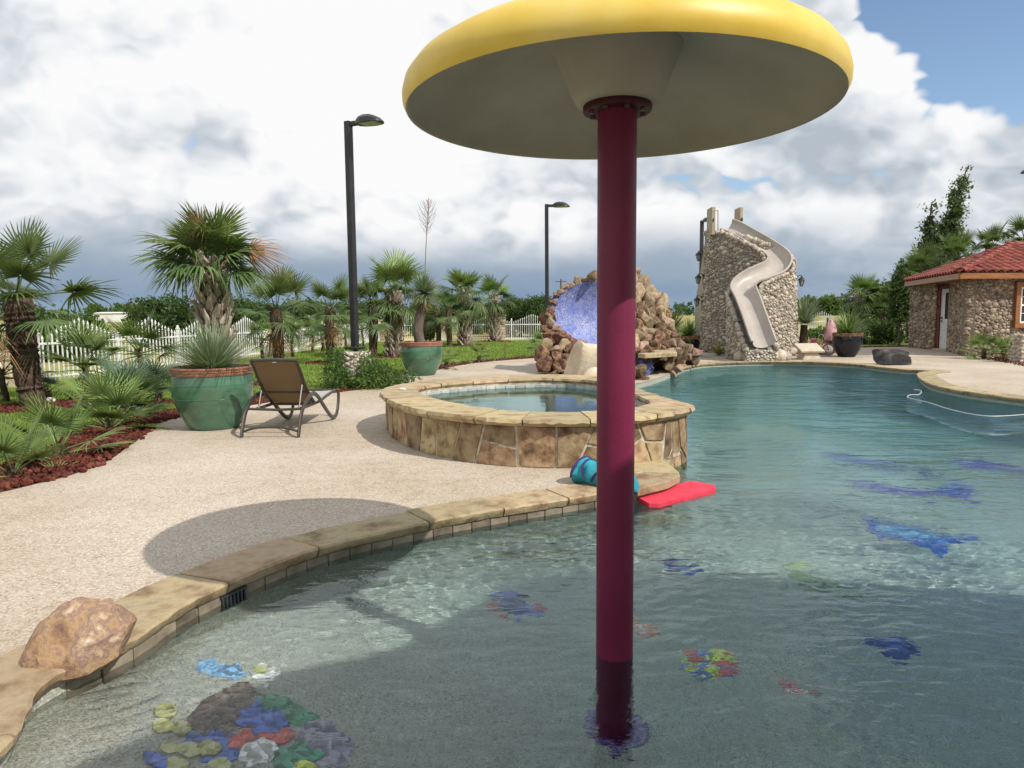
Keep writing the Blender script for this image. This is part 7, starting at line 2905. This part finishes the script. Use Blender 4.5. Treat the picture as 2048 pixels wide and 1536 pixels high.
    def tiles(p, q_, apex, apex2=None):
        d_ = (q_ - p).normalized()
        Lr = (q_ - p).length
        mid_ = (p + q_) / 2
        nin = (Vector((-d_.y, d_.x, 0)))
        if nin.dot(apex - mid_) < 0:
            nin = -nin
        # slope direction in the facet plane
        run = (apex - p).dot(nin)
        rise = apex.z - p.z
        up_ = (nin * run + Vector((0, 0, rise))).normalized()
        SL_ = math.hypot(run, rise)
        nz = d_.cross(up_)
        if nz.z < 0:
            nz = -nz
            d2 = -d_
        else:
            d2 = d_
        xa = (apex - p).dot(d_)
        xb = (apex2 - p).dot(d_) if apex2 is not None else xa
        lo, hi = min(xa, xb), max(xa, xb)
        rows = int(SL_ / 0.34)
        cnt = 0
        for i in range(rows + 1):
            s = i * 0.34
            u = s / SL_
            x0, x1 = lo * u, Lr + (hi - Lr) * u
            k0 = math.ceil(x0 / 0.29)
            x = k0 * 0.29
            while x < x1 - 0.05:
                if x > x0 + 0.06:
                    mt = Matrix((d2, up_, nz)).transposed().to_4x4()
                    mt.translation = p + d_ * x + up_ * (s - 0.05) + nz * 0.015
                    inst('roof_tile', tile, roof, mt)
                    cnt += 1
                x += 0.29
        return cnt

    c1 = tiles(Ez[0], Ez[1], a1)
    # front facet only as far as the picture could see it
    c2 = tiles(Ez[3], Ez[0], a2, a1)
    # hip caps
    for p, q_ in ((Ez[0], a1), (Ez[1], a1), (a1, a2)):
        d_ = (q_ - p).normalized()
        L_ = (q_ - p).length
        sx = d_.cross(Vector((0, 0, 1))).normalized()
        nz = sx.cross(d_)
        for i in range(int(L_ / 0.36)):
            mt = Matrix((sx, d_, nz)).transposed().to_4x4() @ Matrix.Diagonal((1.05, 1, 1.2, 1))
            mt.translation = p + d_ * (i * 0.36) + nz * 0.03
            inst('hip_tile', tile, roof, mt)


pool_house()
# low stone pier at the deck's edge
t = thing('stone_pier', at_d(2052, 18.9), 'low cobblestone pier at the end of the pool house planting', 'pier')
MB().box((0, 0, 0.36), (0.5, 0.4, 0.75)).build('core', M_MORTAR, t, bevel=0.02)


def _pier(r):
    s = r.choice((0, 1))
    z_ = r.uniform(0.03, 0.72)
    if s:
        return Vector((r.uniform(-0.25, 0.25), -0.2, z_)), Vector((0, -1, 0))
    return Vector((-0.25, r.uniform(-0.2, 0.2), z_)), Vector((-1, 0, 0))


cobble_skin(t, _pier, 0.04, 0.08, 12, parts=120)
BEDS.append([(p.x, p.y) for p in (G(1935, 709), G(1960, 716), G(2000, 724), G(2048, 733), G(2120, 740), at_d(2120, 21.2), at_d(2040, 21.3), at_d(1945, 21.2))])

# ============================================================ far things
t = thing('metal_shed', D(224, 634, 230) - Vector((0, 0, 2.0)), 'long white metal shed far beyond the fence', 'shed')
M_SHED = flat('white_sheet_metal', (0.72, 0.71, 0.69), 0.5)
MB().box((0, 0, 1.1), (6.4, 10, 4.2)).build('wall', M_SHED, t)
mb = MB()
mb.add([(-3.6, -5.4, 3.2), (3.6, -5.4, 3.2), (3.6, 5.4, 3.2), (-3.6, 5.4, 3.2), (-3.6, 0, 3.6), (3.6, 0, 3.6)], [(0, 1, 5, 4), (2, 3, 4, 5), (0, 4, 3), (1, 2, 5)])
mb.build('roof', flat('pale_roof_metal', (0.8, 0.8, 0.8), 0.45), t)
for i, (px_, py_, d_, lb) in enumerate(((283, 597, 150, 'wooden utility pole beyond the round shrub'), (1122, 557, 120, 'wooden utility pole with crossarm behind the waterfall'))):
    p = at_d(px_, d_, -0.1)
    zt = D(px_, py_, d_).z
    t = thing('utility_pole', p, lb, 'utility pole', 'utility poles across the field')
    MB().tube([(0, 0, 0), (0, 0, zt)], [0.19, 0.13], 8).build('pole', M_BARK, t, smooth=0.9)
    MB().box((0, 0, zt - 0.4), (1.9, 0.14, 0.14)).build('crossarm', M_BARK, t)
far_tr = []
r = random.Random(600)
for px_, d_, w, h in ((30, 260, 26, 6.0), (205, 330, 16, 8), (245, 360, 14, 8.5), (265, 300, 12, 7), (420, 300, 30, 6), (560, 320, 30, 7), (700, 320, 30, 7), (860, 340, 34, 7), (1010, 340, 30, 7), (1120, 360, 30, 6.5), (1230, 360, 30, 6),
                      (1340, 330, 30, 6.5), (1420, 320, 20, 6), (1632, 240, 9, 6.2), (1652, 235, 8, 6.6), (1672, 240, 8, 5.6), (1600, 260, 14, 5), (1700, 330, 20, 5.5), (1760, 330, 24, 6), (1850, 320, 24, 6), (1960, 320, 24, 6)):
    p = at_d(px_, d_, -0.1)
    blobs = [((r.uniform(-0.4, 0.4) * w, r.uniform(-0.2, 0.2) * w, h * r.uniform(0.35, 0.6)), (w * r.uniform(0.2, 0.34), w * 0.25, h * r.uniform(0.35, 0.5))) for _ in range(6)]
    t = bush('tree', p, blobs, 1500, 0.7, M_LF_D if r.random() < 0.6 else M_LF_M, 'dark tree of the far tree line across the field', 'tree', 600 + int(px_), 'trees of the far tree line', trunk=0.3, per=16, clump=0.8, shell=0.4)

mulch()
grass()

# surfaces under water receive the light bent by it
bpy.context.view_layer.update()
for o in col.objects:
    if o.type == 'MESH' and not o.name.startswith('water'):
        bb = [o.matrix_world @ Vector(c) for c in o.bound_box]
        if min(p.z for p in bb) < -0.06 and max(p.z for p in bb) < 3.0 and -2.6 < sum(p.x for p in bb) / 8 < 11 and 0 < sum(p.y for p in bb) / 8 < 21:
            o.cycles.is_caustics_receiver = True
